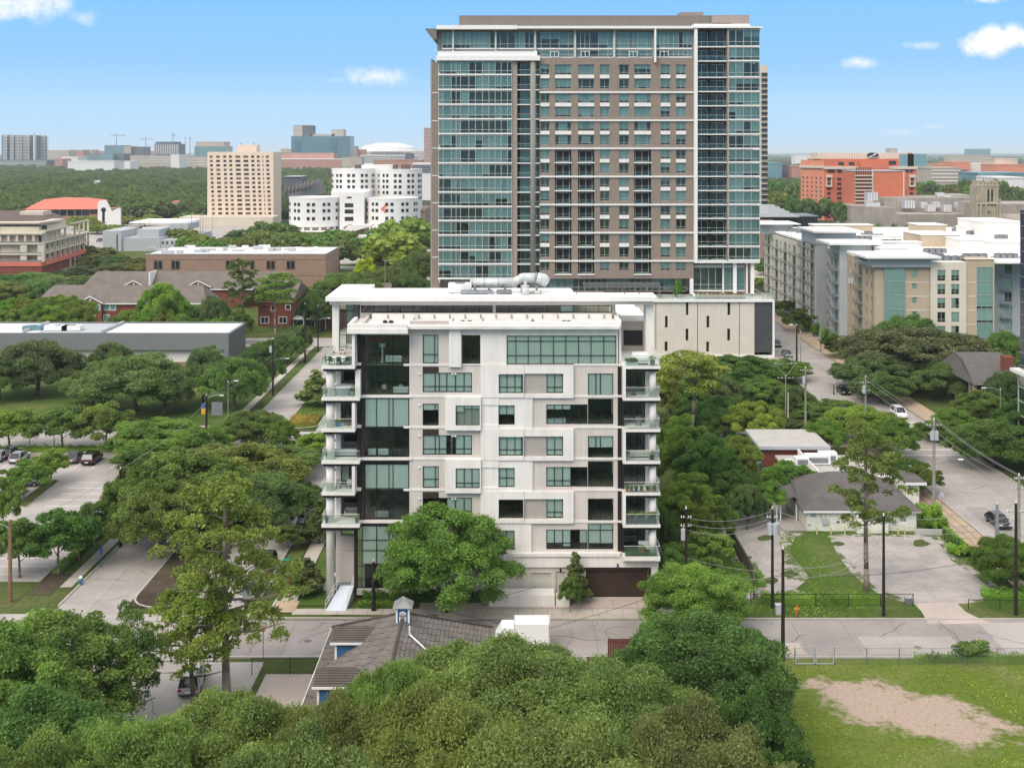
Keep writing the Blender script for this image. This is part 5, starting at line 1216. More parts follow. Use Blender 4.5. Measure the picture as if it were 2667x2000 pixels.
# --- long brown flat building ---
Yn=400.0;x0,x1=wx(380,Yn),wx(L4.x(1112),Yn);zt=wz(663,Yn)
t=thing('brown_brick_hall','long tan brick hall with white flat roof and paired narrow windows','hall',((x0+x1)/2,415,0))
pbox('wall',x0,x1,Yn,430,0,zt,M['brick_brown'],t);pbox('roof',x0+.5,x1-.5,Yn+.5,429.5,zt,zt+.08,M['roof_white'],t)
for z in(zt-1.9,zt-7.4):pbox('brick_course',x0-.04,x1+.04,Yn-.05,430,z,z+.12,M['brown_roof'],t)
pbox('coping',x0-.1,x1+.1,Yn-.1,Yn+.3,zt,zt+.3,M['grey_light'],t);pbox('coping',x1-.3,x1+.1,Yn+.31,430,zt,zt+.3,M['grey_light'],t)
for px,z_ in((1497,L1),(1540,L1),(1665,L1),(1707,L1),(268,L2),(310,L2),(498,L2),(651,L2),(693,L2),(840,L2),(881,L2),(2188,L1)):
 q=z_.x(px);fwin(t,wx(q-4,Yn),Yn-.06,wz(700,Yn),1.05,2.6,'glass_dark','brown_roof')
for i in range(26):
 px=400+i*17+rb.uniform(-4,4);Yq=rb.uniform(404,426);u_=thing('roof_unit','small pale unit on the white roof of the tan brick hall','air handler',(wx(px,Yq),Yq,zt+.08),'units on the tan hall roof');a=wx(px,Yq);w=rb.uniform(.5,2.2)
 MB().box(a-w,a+w,Yq-.8,Yq+.8,zt+.25,zt+rb.uniform(.7,1.5)).build('cabinet',M[rb.choice(('grey_light','white_paint'))],u_);MB().box(a-w+.1,a+w-.1,Yq-.6,Yq+.6,zt+.08,zt+.25).build('skid',M['steel'],u_)
 # --- grey white block behind ---
Yq=540.0
t=thing('grey_block_building','pale grey flat roofed block with a stair tower beyond the tan hall','building',(wx(370,Yq),550,0))
def bb(nm,a,b,c,d,dep,mat,z0=None,off=0):
 pbox(nm,wx(L1.x(a),Yq),wx(L1.x(b),Yq),Yq+off,Yq+off+dep,0 if z0 is None else wz(L1.y(z0),Yq),wz(L1.y(c),Yq),M[mat],t)
bb('wall_left',985,1165,1112,0,30,'grey_light');bb('wall_low',1166,1535,1180,0,25,'grey_light',off=1);bb('wall_upper',1290,1500,1105,0,20,'grey_light',1181,4);bb('roof',1060,1620,1062,0,30,'roof_white',1075,26)
bb('wall_right',1536,1700,1200,0,60,'grey_light',off=1.2);bb('stair_slot',1120,1130,1145,0,.1,'glass_dark',1305,-.11)
for a in(1505,1550,1590,1640):bb('window',a,a+14,1215,0,.1,'glass_dark',1240,1.05)
bb('canopy',1500,1690,1068,0,20,'grey_light',1130,20)
# --- terrace apartments at the far left ---
Yl=432.0
t=thing('balcony_apartments','cream balcony apartments over an orange brick base at the left edge','apartment building',(-200,450,0))
lf=Fac(t,0,Yl,0)
def lx(a):return wx(L1.x(a),Yl)
def lz(a):return wz(L1.y(a),Yl)
lf.box('wall_front',-240,lx(400)-2.3,3.0,5,0,lz(1075),M['cream']);lf.box('wall_base',-240,lx(400),.0,2.9,0,lz(1455),M['brick_red'])
lf.box('orange_band',-240,lx(400),-.3,3,lz(1452),lz(1410),M['roof_orange'])
for z in(1335,1235,1140):lf.box('balcony_slab',-240,lx(405),-.2,3,lz(z)-.3,lz(z)+.3,M['cream'])
for a in(225,390):lf.box('column',lx(a)-1.2,lx(a)+1.2,.0,1.5,lz(1410),lz(1236),M['cream'])
for a in range(0,400,80):lf.box('column',lx(a)-.5,lx(a)+.3,.3,1,lz(1233),lz(1142),M['cream'])
for z0,z1 in((1222,1160),(1325,1245),(1400,1350)):
 for a in(30,110,190,270,350):lf.box('window',lx(a-18),lx(a+18),2.9,2.99,lz(z0),lz(z1),M['glass_dark'])
 lf.box('railing',-240,lx(400),-.15,-.08,lz(z0)-.9,lz(z0)+.3,M['grey_paint'])
for a in(0,85,165,270,345):lf.box('window',lx(a+5),lx(a+55),4.9,4.99,lz(1105),lz(1070),M['glass_dark'])
lf.box('wall_top',-240,lx(400)-3,5,30,lz(1140),lz(1040),M['cream'])
rp=lambda a,b,d:(wx(L1.x(a),Yl+d),Yl+d,wz(L1.y(b),Yl+d))
MB().add([(-245,Yl+2,lz(1050)),rp(400,1052,2),rp(690,1012,40),rp(440,908,60),(-260,Yl+50,wz(L1.y(942),Yl+50)),rp(130,970,30)],[(0,1,5),(1,2,3),(1,3,5),(0,5,4),(5,3,4)]).build('roof',M['brown_roof'],t)
pbox('roof_house',rp(190,0,36)[0],rp(415,0,36)[0],Yl+36,Yl+44,rp(0,1015,36)[2]-2,rp(0,925,36)[2],M['cream'],t)
# receding wing: set along a diagonal, storey by storey
n=7
p0=(lx(400),Yl+3.1);p1=(wx(L1.x(858),Yl+62),Yl+62)
dxw,dyw=p1[0]-p0[0],p1[1]-p0[1];Lw=math.hypot(dxw,dyw);wg=Fac(t,p0[0],p0[1],math.atan2(dyw,dxw))
wg.box('wing_wall',0,Lw,2.2,16,0,lz(1235),M['cream']);wg.box('wing_wall',0,Lw*.45,2.2,16,lz(1235),lz(1080),M['cream'])
for z in(1235,1335):wg.box('balcony_slab',0,Lw,-.2,2.19,lz(z)-.25,lz(z)+.25,M['cream'])
wg.box('orange_band',0,Lw,-.35,2.19,lz(1452),lz(1410),M['roof_orange']);wg.box('wing_base',0,Lw,.8,2.2,0,lz(1452),M['brick_red'])
for i in range(10):
 a=i*Lw/9.2;wg.box('column',a,a+.7,-.1,.6,0 if i>4 else lz(1410),lz(1110 if i%2==0 or i>6 else 1235),M['cream'])
 for z0,z1 in((1310,1255),(1400,1350),(1500,1460)):wg.box('window',a+1.5,a+3.6,2.1,2.19,lz(z0),lz(z1),M['glass_dark'])
wg.box('pergola_beam',Lw*.55,Lw,-.1,.6,lz(1110),lz(1095),M['cream']);wg.box('balcony_slab',0,Lw*.5,-.2,2.19,lz(1130),lz(1115),M['cream'])
# --- orange roofed building with white curved wall ---
Yo=730.0
def ox(a):return wx(L1.x(a),Yo)
def oz(a):return wz(L1.y(a),Yo)
t=thing('orange_roof_hall','ochre building with wide coral orange hip roof','hall',(ox(650),745,0))
pbox('wall',ox(300),ox(1015),Yo,Yo+40,0,oz(905),M['wall_ochre'],t)
op=lambda a,b,d:(wx(L1.x(a),Yo+d),Yo+d,wz(L1.y(b),Yo+d))
MB().add([op(230,908,-3),op(925,905,-3),op(740,822,20),op(420,812,20),op(1030,862,10),op(1030,815,42),op(870,795,42),op(620,790,42),op(310,880,45)],[(0,1,2,3),(1,4,2),(2,4,5),(2,5,6),(3,2,6,7),(0,3,8),(3,7,8)]).build('roof',M['roof_orange'],t)
for a in(518,592,666,742,868,905,960):fwin(t,ox(a-17),Yo-.06,oz(968),1.8*5,4,'glass_dark','cream')if a<800 else fwin(t,ox(a-5),Yo-.06,oz(950),2.4,3,'glass_dark')
t=thing('curved_white_wall','tall white wall with rounded top and notch beside the orange roof','wall',(ox(1100),Yo-10,0))
out_=[(1015,1050),(1015,855),(1022,830),(1040,812),(1062,808),(1085,816),(1102,835),(1118,865),(1130,895),(1142,918),(1170,900),(1205,884),(1228,882),(1230,1050)]
MB().exy([(ox(a),oz(b))for a,b in out_][::-1],Yo-14,Yo-12).build('wall_slab',M['white_far'],t);MB().box(ox(1058),ox(1082),Yo-14.1,Yo-14.003,oz(1020),oz(900)).tube((ox(1070),Yo-14.1,oz(900)),(ox(1070),Yo-14.02,oz(900)),1.55,n=14).build('arched_opening',M['glass_dark'],t)
# --- beige tower block ---
Yt_=738.0;x0,x1=wx(540,Yt_),wx(712,Yt_);zt=wz(397.5,Yt_)
t=thing('beige_tower_block','plain beige tower with a grid of small dark windows','apartment tower',((x0+x1)/2,748,0))
pbox('wall',x0,x1,Yt_,Yt_+25,0,zt,M['beige_tower'],t);pbox('roof',x0+.5,x1-.5,Yt_+.5,Yt_+24,zt,zt+.3,M['cream'],t)
for r_ in range(14):
 for a,w in((108,26),(172,36),(236,26),(290,26),(360,46),(435,46),(500,28),(552,26),(595,9),(639,28)):
  z=wz(L2.y(394+r_*41.1),Yt_);wm=w/L2.k*Yt_/F;m_='glass_dark' if rb.random()<.6 else 'brown_roof'
  fwin(t,wx(L2.x(a),Yt_)-wm/2+r_*.12,Yt_-.03,z-.7,round(wm,1),1.4,m_)
pbox('roof_house',wx(L2.x(362),Yt_+8),wx(L2.x(537),Yt_+8),Yt_+8,Yt_+18,zt,wz(L2.y(282),Yt_+8),M['beige_tower'],t)
pbox('podium',x0-12,x1+4,Yt_-20,Yt_-.1,0,6,M['cream'],t)
for a in(385,505):pbox('antenna',wx(L2.x(a),Yt_+10),wx(L2.x(a),Yt_+10)+.5,Yt_+10,Yt_+10.5,wz(L2.y(282),Yt_+8),wz(L2.y(262),Yt_),M['grey_paint'],t)
# --- white hospital made of round drums ---
Yh=640.0
def hx(a,Y=Yh):return wx(L2.x(a),Y)
def hz(a,Y=Yh):return wz(L2.y(a),Y)
t=thing('round_hospital','white hospital of round drums with paired square windows','hospital',(hx(1420),670,0))
def drum(x,y,r,z0,z1,rows,npair,wmat='glass_dark',ph=0,name='drum',rim=True):
 MB().tube((x,y,z0),(x,y,z1),r,n=56).build(name,M['white_far'],t,smooth=False)
 if rim:MB().tube((x,y,z1),(x,y,z1+.9),r+.15,n=56,cap=False).tube((x,y,z1+.01),(x,y,z1+.05),r-.5,n=40).build('parapet',M['white_far'],t)
 w,h=1.7,1.8
 me=_cache.setdefault('hw',MB().box(-w/2,w/2,-.1,.5,0,h).mesh('pane',M['glass_dark']))
 for z in rows:
  for k in range(npair):
   a=-math.pi/2+(k-(npair-1)/2)*(2.2 if npair<5 else math.pi*.95)/npair+ph
   for s_ in(-1,1):
    b=a+s_*1.45/r;o=put('window',me,t,(x+math.cos(b)*(r+.02),y+math.sin(b)*(r+.02),z),b+math.pi/2)
r1=(hx(1300)-hx(800))/2
rows3=[hz(q)for q in(995,922,862)]
drum(hx(1050),Yh+r1,r1,hz(1060),hz(795),rows3,5);drum(hx(1785),Yh+r1+4,r1*1.02,hz(1060),hz(805),rows3,5)
for xx in(1050,1785):
 MB().tube((hx(xx),Yh+r1,0),(hx(xx),Yh+r1,hz(1060)-.01),r1-2.5,n=40).build('drum_base',M['cream'],t)
 for k in range(9):
  a=-math.pi*(k+.5)/9;MB().box(-.7,.7,-.5,.5,0,hz(1061)).xf(Matrix.Translation((hx(xx)+math.cos(a)*(r1-1),Yh+r1+math.sin(a)*(r1-1),0))).build('column',M['white_far'],t)
pbox('link_wall',hx(1300),hx(1535),Yh+8,Yh+40,0,hz(735),M['white_far'],t);pbox('stair_wall',hx(1160),hx(1515),Yh+30,Yh+60,hz(800),hz(735),M['white_far'],t)
for q in(872,930,1000):pbox('window',hx(1370,Yh+8),hx(1452,Yh+8),Yh+7.9,Yh+8.2,hz(q,Yh+8),hz(q-38,Yh+8),M['glass_dark'],t)
pbox('window',hx(1390,Yh+8),hx(1435,Yh+8),Yh+7.9,Yh+8.2,hz(787,Yh+8),hz(772,Yh+8),M['glass_dark'],t);pbox('window',hx(1375,Yh+8),hx(1455,Yh+8),Yh+7.9,Yh+8.2,hz(1070,Yh+8),hz(1048,Yh+8),M['glass_dark'],t)
pbox('podium',hx(750),hx(1900),Yh-6,Yh+60,0,hz(1100),M['brick_brown'],t);pbox('podium_cap',hx(750),hx(1900),Yh-6.5,Yh+60,hz(1100),hz(1092),M['white_far'],t)
Yh2=690.0;r2=(hx(1640,Yh2)-hx(1212,Yh2))/2
rows6=[hz(q,Yh2)for q in(800,748,693,640,586)]
drum(hx(1430,Yh2),Yh2+r2,r2,0,hz(520,Yh2),rows6,5);drum(hx(1870,Yh2),Yh2+r2,r2,0,hz(525,Yh2),rows6,5)
MB().tube((hx(1650,Yh2),Yh2+r2*1.6,0),(hx(1650,Yh2),Yh2+r2*1.6,hz(475,Yh2)),r2*.9,n=48).build('core_drum',M['white_far'],t)
for a,b in((1435,1490),(1805,1840),(1880,1960)):pbox('roof_house',hx(a,Yh2),hx(b,Yh2),Yh2+r2,Yh2+r2+8,hz(522,Yh2),hz(472,Yh2),M['brown_roof'],t)
# orange cross emblem on the right drum
em=MB();ex,ey=hx(1745),Yh-.2+4.2;zc_=hz(888)
for k,m_ in((0,0),(1,1)):
 s_=(2.3,1.4)[k];th_=(1.2,.4)[k];yy=ey-.25*k
 em.box(ex-s_,ex+s_,yy-.2,yy+.3,zc_-th_/2,zc_+th_/2,m_).box(ex-th_/2,ex+th_/2,yy-.21,yy+.29,zc_-s_,zc_+s_,m_)
for s_ in(-1,1):
 for u_ in(-1,1):em.box(ex+s_*.95-.3,ex+s_*.95+.3,ey-.19,ey+.3,zc_+u_*.95-.3,zc_+u_*.95+.3,0)
em.build('cross_emblem',[M['orange_sign'],M['cream']],t)
t2=block('hospital_annex','low white and brown entrance wing in front of the round hospital','building',hx(1460),hx(1640),600,622,7,'brick_brown');MB().exy([(hx(1340,600),5.5),(hx(1460,600),5.5),(hx(1640,600),8.2),(hx(1640,600),9),(hx(1440,600),8.6)],596,604).build('canopy',M['white_far'],t2)
for i in range(3):block('covered_walk','flat white canopy above the hospital drive','canopy',hx(1260+150*i,560),hx(1400+150*i,560),560+8*i,564+8*i,5,'white_far',group='canopies of the hospital drive',z0=3.6)
# --- dark angular hall ---
Yk=900.0
t=thing('dark_glass_hall','black building with sloping trussed roof and square rear block','hall',(wx(780,Yk),915,0))
def kx(a):return wx(L2.x(a),Yk)
def kz(a):return wz(L2.y(a),Yk)
MB().add([(kx(780),Yk+10,0),(kx(900),Yk-20,0),(kx(1200),Yk,0),(kx(1110),Yk+40,0),(kx(780),Yk+10,kz(700)),(kx(900),Yk-20,kz(775)),(kx(1200),Yk,kz(740)),(kx(1110),Yk+20,kz(602))],[(0,1,5,4),(1,2,6,5),(5,6,7),(4,5,7)]).build('wall',M['charcoal'],t)
for i in range(8):
 A=Vector((kx(800+36*i),Yk+8,kz(700-12*i)+1));B=Vector((kx(825+36*i),Yk-8,kz(742-8*i)+1));MB().tube(A,B,.8,n=5).build('truss',M['brown_roof'],t)
pbox('rear_block',kx(720),kx(888),Yk+30,Yk+60,0,kz(592),M['dark_far'],t);pbox('roof',kx(720),kx(888),Yk+29,Yk+60,kz(592),kz(587),M['grey_light'],t)
# --- orange brick hotel, right ---
Yo=779.0
def ox(a,Y=Yo):return wx(R5.x(a),Y)
def oz(a,Y=Yo):return wz(R5.y(a),Y)
t=thing('orange_hotel','orange brick hotel with cream crown and oval rooftop sign','hotel',(ox(900),800,0))
pbox('wall',ox(583),ox(1335),Yo,Yo+45,0,oz(140),M['terracotta'],t)
sw=Fac(t,ox(470),Yo+26,-math.atan2(26,ox(583)-ox(470)));Ls=math.hypot(26,ox(583)-ox(470))
sw.box('wall',0,Ls-.1,0.02,20,0,oz(150),M['terracotta_pale'])
pbox('cornice',ox(575),ox(870),Yo-1.2,Yo-.003,oz(222),oz(200),M['cream'],t);pbox('cornice',ox(1070),ox(1340),Yo-1.2,Yo-.003,oz(222),oz(200),M['cream'],t);sw.box('cornice',0,Ls,-1,-.01,oz(215),oz(195),M['cream'])
pbox('crown',ox(562),ox(1308),Yo+10,Yo+30,oz(141),oz(90),M['cream'],t);pbox('crown_end',ox(1309),ox(1342),Yo+10,Yo+30,oz(139),oz(90),M['terracotta'],t)
for i in range(36):pbox('crown_rib',ox(570+20.2*i),ox(575+20.2*i),Yo+9.6,Yo+9.95,oz(138),oz(93),M['white_far'],t)
pbox('projection',ox(860),ox(1085),Yo-6,Yo-.1,oz(420),oz(160),M['terracotta'],t)
# balcony wing
Yw_=740.0
pbox('wing_wall',ox(838,Yw_),ox(1232,Yw_),Yw_,Yw_+30,0,oz(240,Yw_),M['terracotta'],t);pbox('wing_trim',ox(972,Yw_),ox(984,Yw_),Yw_-.4,Yw_-.003,0,oz(236,Yw_),M['cream'],t);pbox('wing_trim',ox(1226,Yw_),ox(1236,Yw_),Yw_-.4,Yw_-.003,0,oz(238,Yw_),M['cream'],t);pbox('wing_roof',ox(834,Yw_),ox(1236,Yw_),Yw_-.5,Yw_+30,oz(240,Yw_),oz(234,Yw_),M['grey_light'],t)
for r_ in range(9):
 z=oz(275+29.5*r_,Yw_);pbox('balcony_slab',ox(834,Yw_),ox(971,Yw_),Yw_-1.5,Yw_-.004,z-.35,z+.35,M['cream'],t)
 for k in range(7):pbox('balcony_door',ox(842+19*k,Yw_),ox(853+19*k,Yw_),Yw_-.1,Yw_-.003,z+.6,z+5.3,M['brown_roof'],t)
for r_ in range(11):
 for a,w in((622,30),(706,34),(747,10),(790,24),(1296,26)):
  z=oz(304+38.5*r_);fwin(t,ox(a)-w*.5/R5.k*Yo/F,Yo-.05,z-.9,round(w/R5.k*Yo/F,1),1.7,'glass_dark')
 for k in range(5):sw.place('window',_cache.setdefault('sww',MB().box(0,1.8,-.06,.02,0,1.5).mesh('pane',M['brown_roof'])),2+k*Ls/5.3,0,oz(290+36.5*r_)-1.3)
for a,w,b,h in((640,60,240,26),(725,62,240,26),(798,40,240,26),(1262,24,240,24),(1295,24,240,24),(722,46,178,26),(806,46,178,26),(1140,60,172,32)):fwin(t,ox(a)-w*.5/R5.k*Yo/F,Yo-.05,oz(b)-h*.5/R5.k*Yo/F,round(w/R5.k*Yo/F,1),round(h/R5.k*Yo/F,1),'glass_dark')
fwin(t,ox(1195),Yo-.06,oz(197),10,8,'glass_teal_far','cream');fwin(t,ox(1262),Yo-.06,oz(197),13,8,'glass_teal_far','cream')
for a in(620,1297):
 MB().box(ox(a-26),ox(a+26),Yo-2,Yo-.06,oz(290),oz(268)).box(ox(a-24),ox(a-16),Yo-1.6,Yo-.06,oz(355),oz(290)).box(ox(a+16),ox(a+24),Yo-1.6,Yo-.06,oz(355),oz(290)).box(ox(a-26),ox(a+26),Yo-1.8,Yo-.06,oz(366),oz(352)).build('oriel',M['cream'],t)
 # oval sign: dark disc with white swoosh strokes
lg=MB();xc_,zc_=ox(980,Yo+9),oz(110,Yo+9);rx_,rz_=3.9,1.95;yy=Yo+9
ring=[(xc_+rx_*math.cos(2*math.pi*i/40),zc_+rz_*math.sin(2*math.pi*i/40))for i in range(40)]
lg.exy(ring,yy-.2,yy+.4,0)
st_=[(a*.37,b*.39)for a,b in[(-10,-3.9),(-6.5,-2.9),(2.5,.6),(5.2,2.2),(5.6,3.2),(3.6,3.6),(.6,3.0)]]
for i in range(len(st_)-1):
 (a,b),(c,d)=st_[i],st_[i+1];w=(.14,.24,.3,.24,.2,.16)[i];L_=math.hypot(c-a,d-b);nx_,nz_=-(d-b)/L_*w,(c-a)/L_*w
 lg.exy([(xc_+a-nx_,zc_+b-nz_),(xc_+c-nx_,zc_+d-nz_),(xc_+c+nx_,zc_+d+nz_),(xc_+a+nx_,zc_+b+nz_)],yy-.35-.01*i,yy-.21,1)
st2=[(-2.1,-1.4),(-.4,-1.5),(1.6,-1.55),(2.7,-1.0)]
for i in range(3):
 (a,b),(c,d)=st2[i],st2[i+1];w=.12;lg.exy([(xc_+a,zc_+b-w),(xc_+c,zc_+d-w),(xc_+c,zc_+d+w),(xc_+a,zc_+b+w)],yy-.34-.01*i,yy-.21,1)
lg.build('oval_sign',[M['glass_dark'],M['white_paint']],t)
# --- pale tower right behind the glass tower ---
Yp_=520.0;x0,x1=wx(1948,Yp_),wx(1999,Yp_);zt=wz(T2.y(657),Yp_)
t=thing('pale_concrete_tower','slim pale tower with dark horizontal window slots behind the glass tower','apartment tower',((x0+x1)/2,530,0))
pbox('wall',x0,x1,Yp_,Yp_+20,0,zt,M['cream'],t);
for r_ in range(24):
 y_=T2.y(765+63.2*r_);q=wx(T2.x(1934),Yp_)
 fwin(t,q,Yp_-.05,wz(y_+3.6,Yp_),2.8,1.5,'glass_dark');fwin(t,q,Yp_-.05,wz(y_+6.5,Yp_),2.8,.3,'brown_roof');fwin(t,wx(T2.x(1898),Yp_),Yp_-.05,wz(y_+3.6,Yp_),.8,1.7,'glass_dark')
 # --- concrete playhouse and church ---
Ym=690.0
t=thing('concrete_theatre','large windowless weathered concrete theatre with rooftop boxes','theatre',(wx(2380,Ym),710,0))
def mx(a,Y=Ym):return wx(R5.x(a),Y)
def mz(a,Y=Ym):return wz(R5.y(a),Y)
pbox('wall',mx(1172),mx(1830),Ym,Ym+60,0,mz(590),M['concrete_old'],t);MB().prism([(mx(805,720),720),(mx(1172),Ym+.01),(mx(1172),750),(mx(805,720),760)],0,wz(R5.y(520),720)).build('wall_angled',M['concrete_old'],t)
pbox('upper_block',mx(1080,720),mx(1825,720),722,760,0,wz(R5.y(455),722),M['concrete_old'],t);pbox('stage_block',mx(1620,740),mx(1830,740),740,770,0,wz(R5.y(435),740),M['concrete_old'],t)
boxes_=[(980,445,88,66,716),(955,512,55,44,712),(1010,515,60,44,712),(1282,510,88,62,712),(1398,515,50,50,712),(1500,512,60,46,714),(1460,540,66,54,704),(1590,540,66,54,704),(1720,540,70,54,704),(1680,515,50,50,714),(1535,430,60,34,730),(1590,440,60,24,730)]
for i,(a,b,w,h,Y)in enumerate(boxes_):
 xx=mx(a,Y);wm=w/R5.k*Y/F;z0_=wz(R5.y(b+h/2),Y);z1_=wz(R5.y(b-h/2),Y);u_=thing('roof_box','pale ribbed box unit on the concrete theatre roof','roof unit',(xx,Y,z0_),'box units on the theatre roof')
 pbox('cabinet',xx-wm/2,xx+wm/2,Y,Y+wm,z0_,z1_,M['grey_light'],u_)
 for k in range(4):q=xx-wm/2+wm*(k+.5)/4;pbox('rib',q-.3,q+.3,Y-.25,Y-.004,z0_,z1_-.5,M['white_far'],u_)
Ycx=640.0
t=thing('church','gothic stone church with square belfry tower and slate nave roof','church',(wx(2570,Ycx),655,0))
def qx_(a):return wx(R5.x(a),Ycx)
def qz_(a):return wz(R5.y(a),Ycx)
pbox('tower',qx_(1828),qx_(2005),Ycx,Ycx+10,0,qz_(350),M['stone_gothic'],t)
for a in(1815,1850,1890,1985,2005):pbox('buttress',qx_(a),qx_(a+14),Ycx-.9,Ycx-.003,0,qz_(380 if a in(1850,1985)else 460),M['stone_gothic'],t)
for i in range(6):pbox('battlement',qx_(1838+29*i),qx_(1855+29*i),Ycx,Ycx+9,qz_(350),qz_(315 if i in(0,5)else 328),M['stone_gothic'],t)
pbox('string_course',qx_(1822),qx_(2010),Ycx-.4,Ycx-.004,qz_(358),qz_(352),M['cream'],t);pbox('string_course',qx_(1822),qx_(2010),Ycx-.95,Ycx-.004,qz_(505),qz_(498),M['cream'],t)
for a in(1922,1952):MB().exy([(qx_(a-8),qz_(485)),(qx_(a+8),qz_(485)),(qx_(a+8),qz_(395)),(qx_(a),qz_(378)),(qx_(a-8),qz_(395))],Ycx-.06,Ycx+.1).build('belfry_opening',M['glass_dark'],t)
for a in(1856,):MB().exy([(qx_(a-6),qz_(485)),(qx_(a+6),qz_(485)),(qx_(a+6),qz_(395)),(qx_(a),qz_(378)),(qx_(a-6),qz_(395))],Ycx-.06,Ycx+.1).build('belfry_opening',M['brown_roof'],t)
for a in(1922,1936):pbox('slit_window',qx_(a-4),qx_(a+4),Ycx-.05,Ycx+.1,qz_(588),qz_(560),M['glass_dark'],t)
pbox('nave_wall',qx_(2008),330,Ycx+1,Ycx+20,0,qz_(640),M['stone_gothic'],t);MB().add([(qx_(2008),Ycx+.5,qz_(645)),(330,Ycx+.5,qz_(645)),(330,Ycx+12,qz_(595)),(qx_(2020),Ycx+12,qz_(595))],[(0,1,2,3)]).build('nave_roof',M['concrete_old'],t);MB().exy([(qx_(1985),qz_(680)),(qx_(2052),qz_(680)),(qx_(2052),qz_(650)),(qx_(2020),qz_(592)),(qx_(1985),qz_(650))],Ycx-3,Ycx).build('porch_gable',M['stone_gothic'],t)
pbox('rear_hall',qx_(2010),340,Ycx+21,Ycx+60,0,qz_(520),M['concrete_old'],t)
# --- low museum with banner ---
Yv=480.0
t=thing('low_museum','low brick museum with curved pale roof and dark glazed wing','museum',(wx(2050,Yv),500,0))
def vx(a):return wx(R5.x(a),Yv)
def vz(a):return wz(R5.y(a),Yv)
pbox('wall',vx(10),vx(180),Yv,Yv+40,0,vz(640),M['brick_brown'],t);pbox('window',vx(95),vx(180),Yv-.1,Yv-.003,vz(750),vz(640),M['glass_dark'],t);pbox('wing',vx(180)+.1,vx(580),Yv+10,Yv+30,0,vz(620),M['glass_dark'],t)
for i in range(24):pbox('mullion',vx(185+16.4*i),vx(187+16.4*i),Yv+9.8,Yv+9.99,vz(640),vz(622),M['grey_paint'],t)
for i in range(6):MB().box(vx(0+5*i),vx(400-22*i),Yv+4+4*i,Yv+8+4*i,vz(618-14*i),vz(606-14*i)).build('roof_step',M['grey_light'],t)
pbox('banner',vx(45),vx(62),Yv-.25,Yv-.15,vz(755),vz(625),M['orange_sign'],t);pbox('wing_roof',vx(150),vx(585),Yv+9,Yv+31,vz(620),vz(612),M['grey_panel'],t)
# --- big apartment block along the right street ---
Yr=259.0
def ax(a):return wx(R5.x(a),Yr)
def az(a):return wz(R5.y(a),Yr)
t=thing('street_apartments','seven storey tan and cream apartment block with teal corner bays along the right street','apartment building',(105,300,0))
af=Fac(t,0,Yr,0)
xA=ax(1000);xB=ax(1445);xC=ax(1735);xD=ax(1968);xE=118.0
zt=az(980);zr1=[az(q)for q in(1145,1260,1375,1487)]
st_h=113.5/R5.k*Yr/F
floors7=[az(1145)-st_h*i for i in range(-1,6)]
hs=[];wl=[]
def aw(a,b,c,d,cols,rows,bl,**k):x0_,x1_,z0_,z1_=ax(a),ax(b),az(d),az(c);hs.append((x0_,x1_,z0_,z1_));wl.append((x0_,x1_,z0_,z1_,cols,rows,bl,k))
for i in range(6):
 o_=113.5*i
 aw(1298,1340,1042+o_,1108+o_-(20 if i else 0),(),(.5,),1)
 for a in(1500,1613):aw(a,a+66,1042+o_,1132+o_-(4 if i else 0),(.5,),(.3,),rb.choice((1,1,0,.5,[1,0])))
for i in range(7):o_=113.5*i;aw(1070,1240,1022+o_,1140+o_-4,(.22,.46,.7),(.22,),rb.choice((1,1,.8)),y=-.3)
for i in range(7):o_=113.5*i;aw(1822,1958,1018+o_,1140+o_-4,(.3,.62),(.22,),rb.choice((1,1,.8)),y=-.2)
body=[h for h,w_ in zip(hs,wl)if 'y' not in w_[7]];bays_=[h for h,w_ in zip(hs,wl)if 'y' in w_[7]]
af.wall('wall',xA,xB,0,az(1015),[h for h in hs if h[0]<xB],M['apt_tan'],0,.4);af.wall('wall',xB+.001,xC,0,az(980),[h for h in hs if xB<h[0]<xC],M['apt_cream'],-.5,.4);af.wall('wall',xC+.001,xD,0,az(958),[h for h in hs if h[0]>xC],M['apt_tan'],-.2,.4)
for x0_,x1_,z0_,z1_,cols,rows,bl,k in wl:
 kk={'y':.12 if x0_<xB else-.38}|k;af.win(x0_,x1_,z0_,z1_,cols,rows,frame='apt_metal' if 'y' in k else 'frame_light',glass='glass_apt',blind=bl,**kk)
for i in range(7):
 z=az(1145+113.5*i)
 if z>0:af.box('floor_band',ax(1245),xB-.01,-.06,-.003,z-.12,z+.12,M['apt_cream']);af.box('floor_band',xC+.01,ax(1818),-.26,-.203,z-.12,z+.12,M['apt_cream'])
af.box('backing',xA,xD,2,2.3,0,az(990),M['interior'])
af.box('bay_cap',xA-1,ax(1440),-1,12,az(1018),az(942),M['apt_metal']);af.box('bay_roof',xA-3,ax(1500),-3,12,az(942),az(925),WTm);af.box('wall_cap',xC,xD,-.4,6,az(958),az(955),M['apt_tan'])
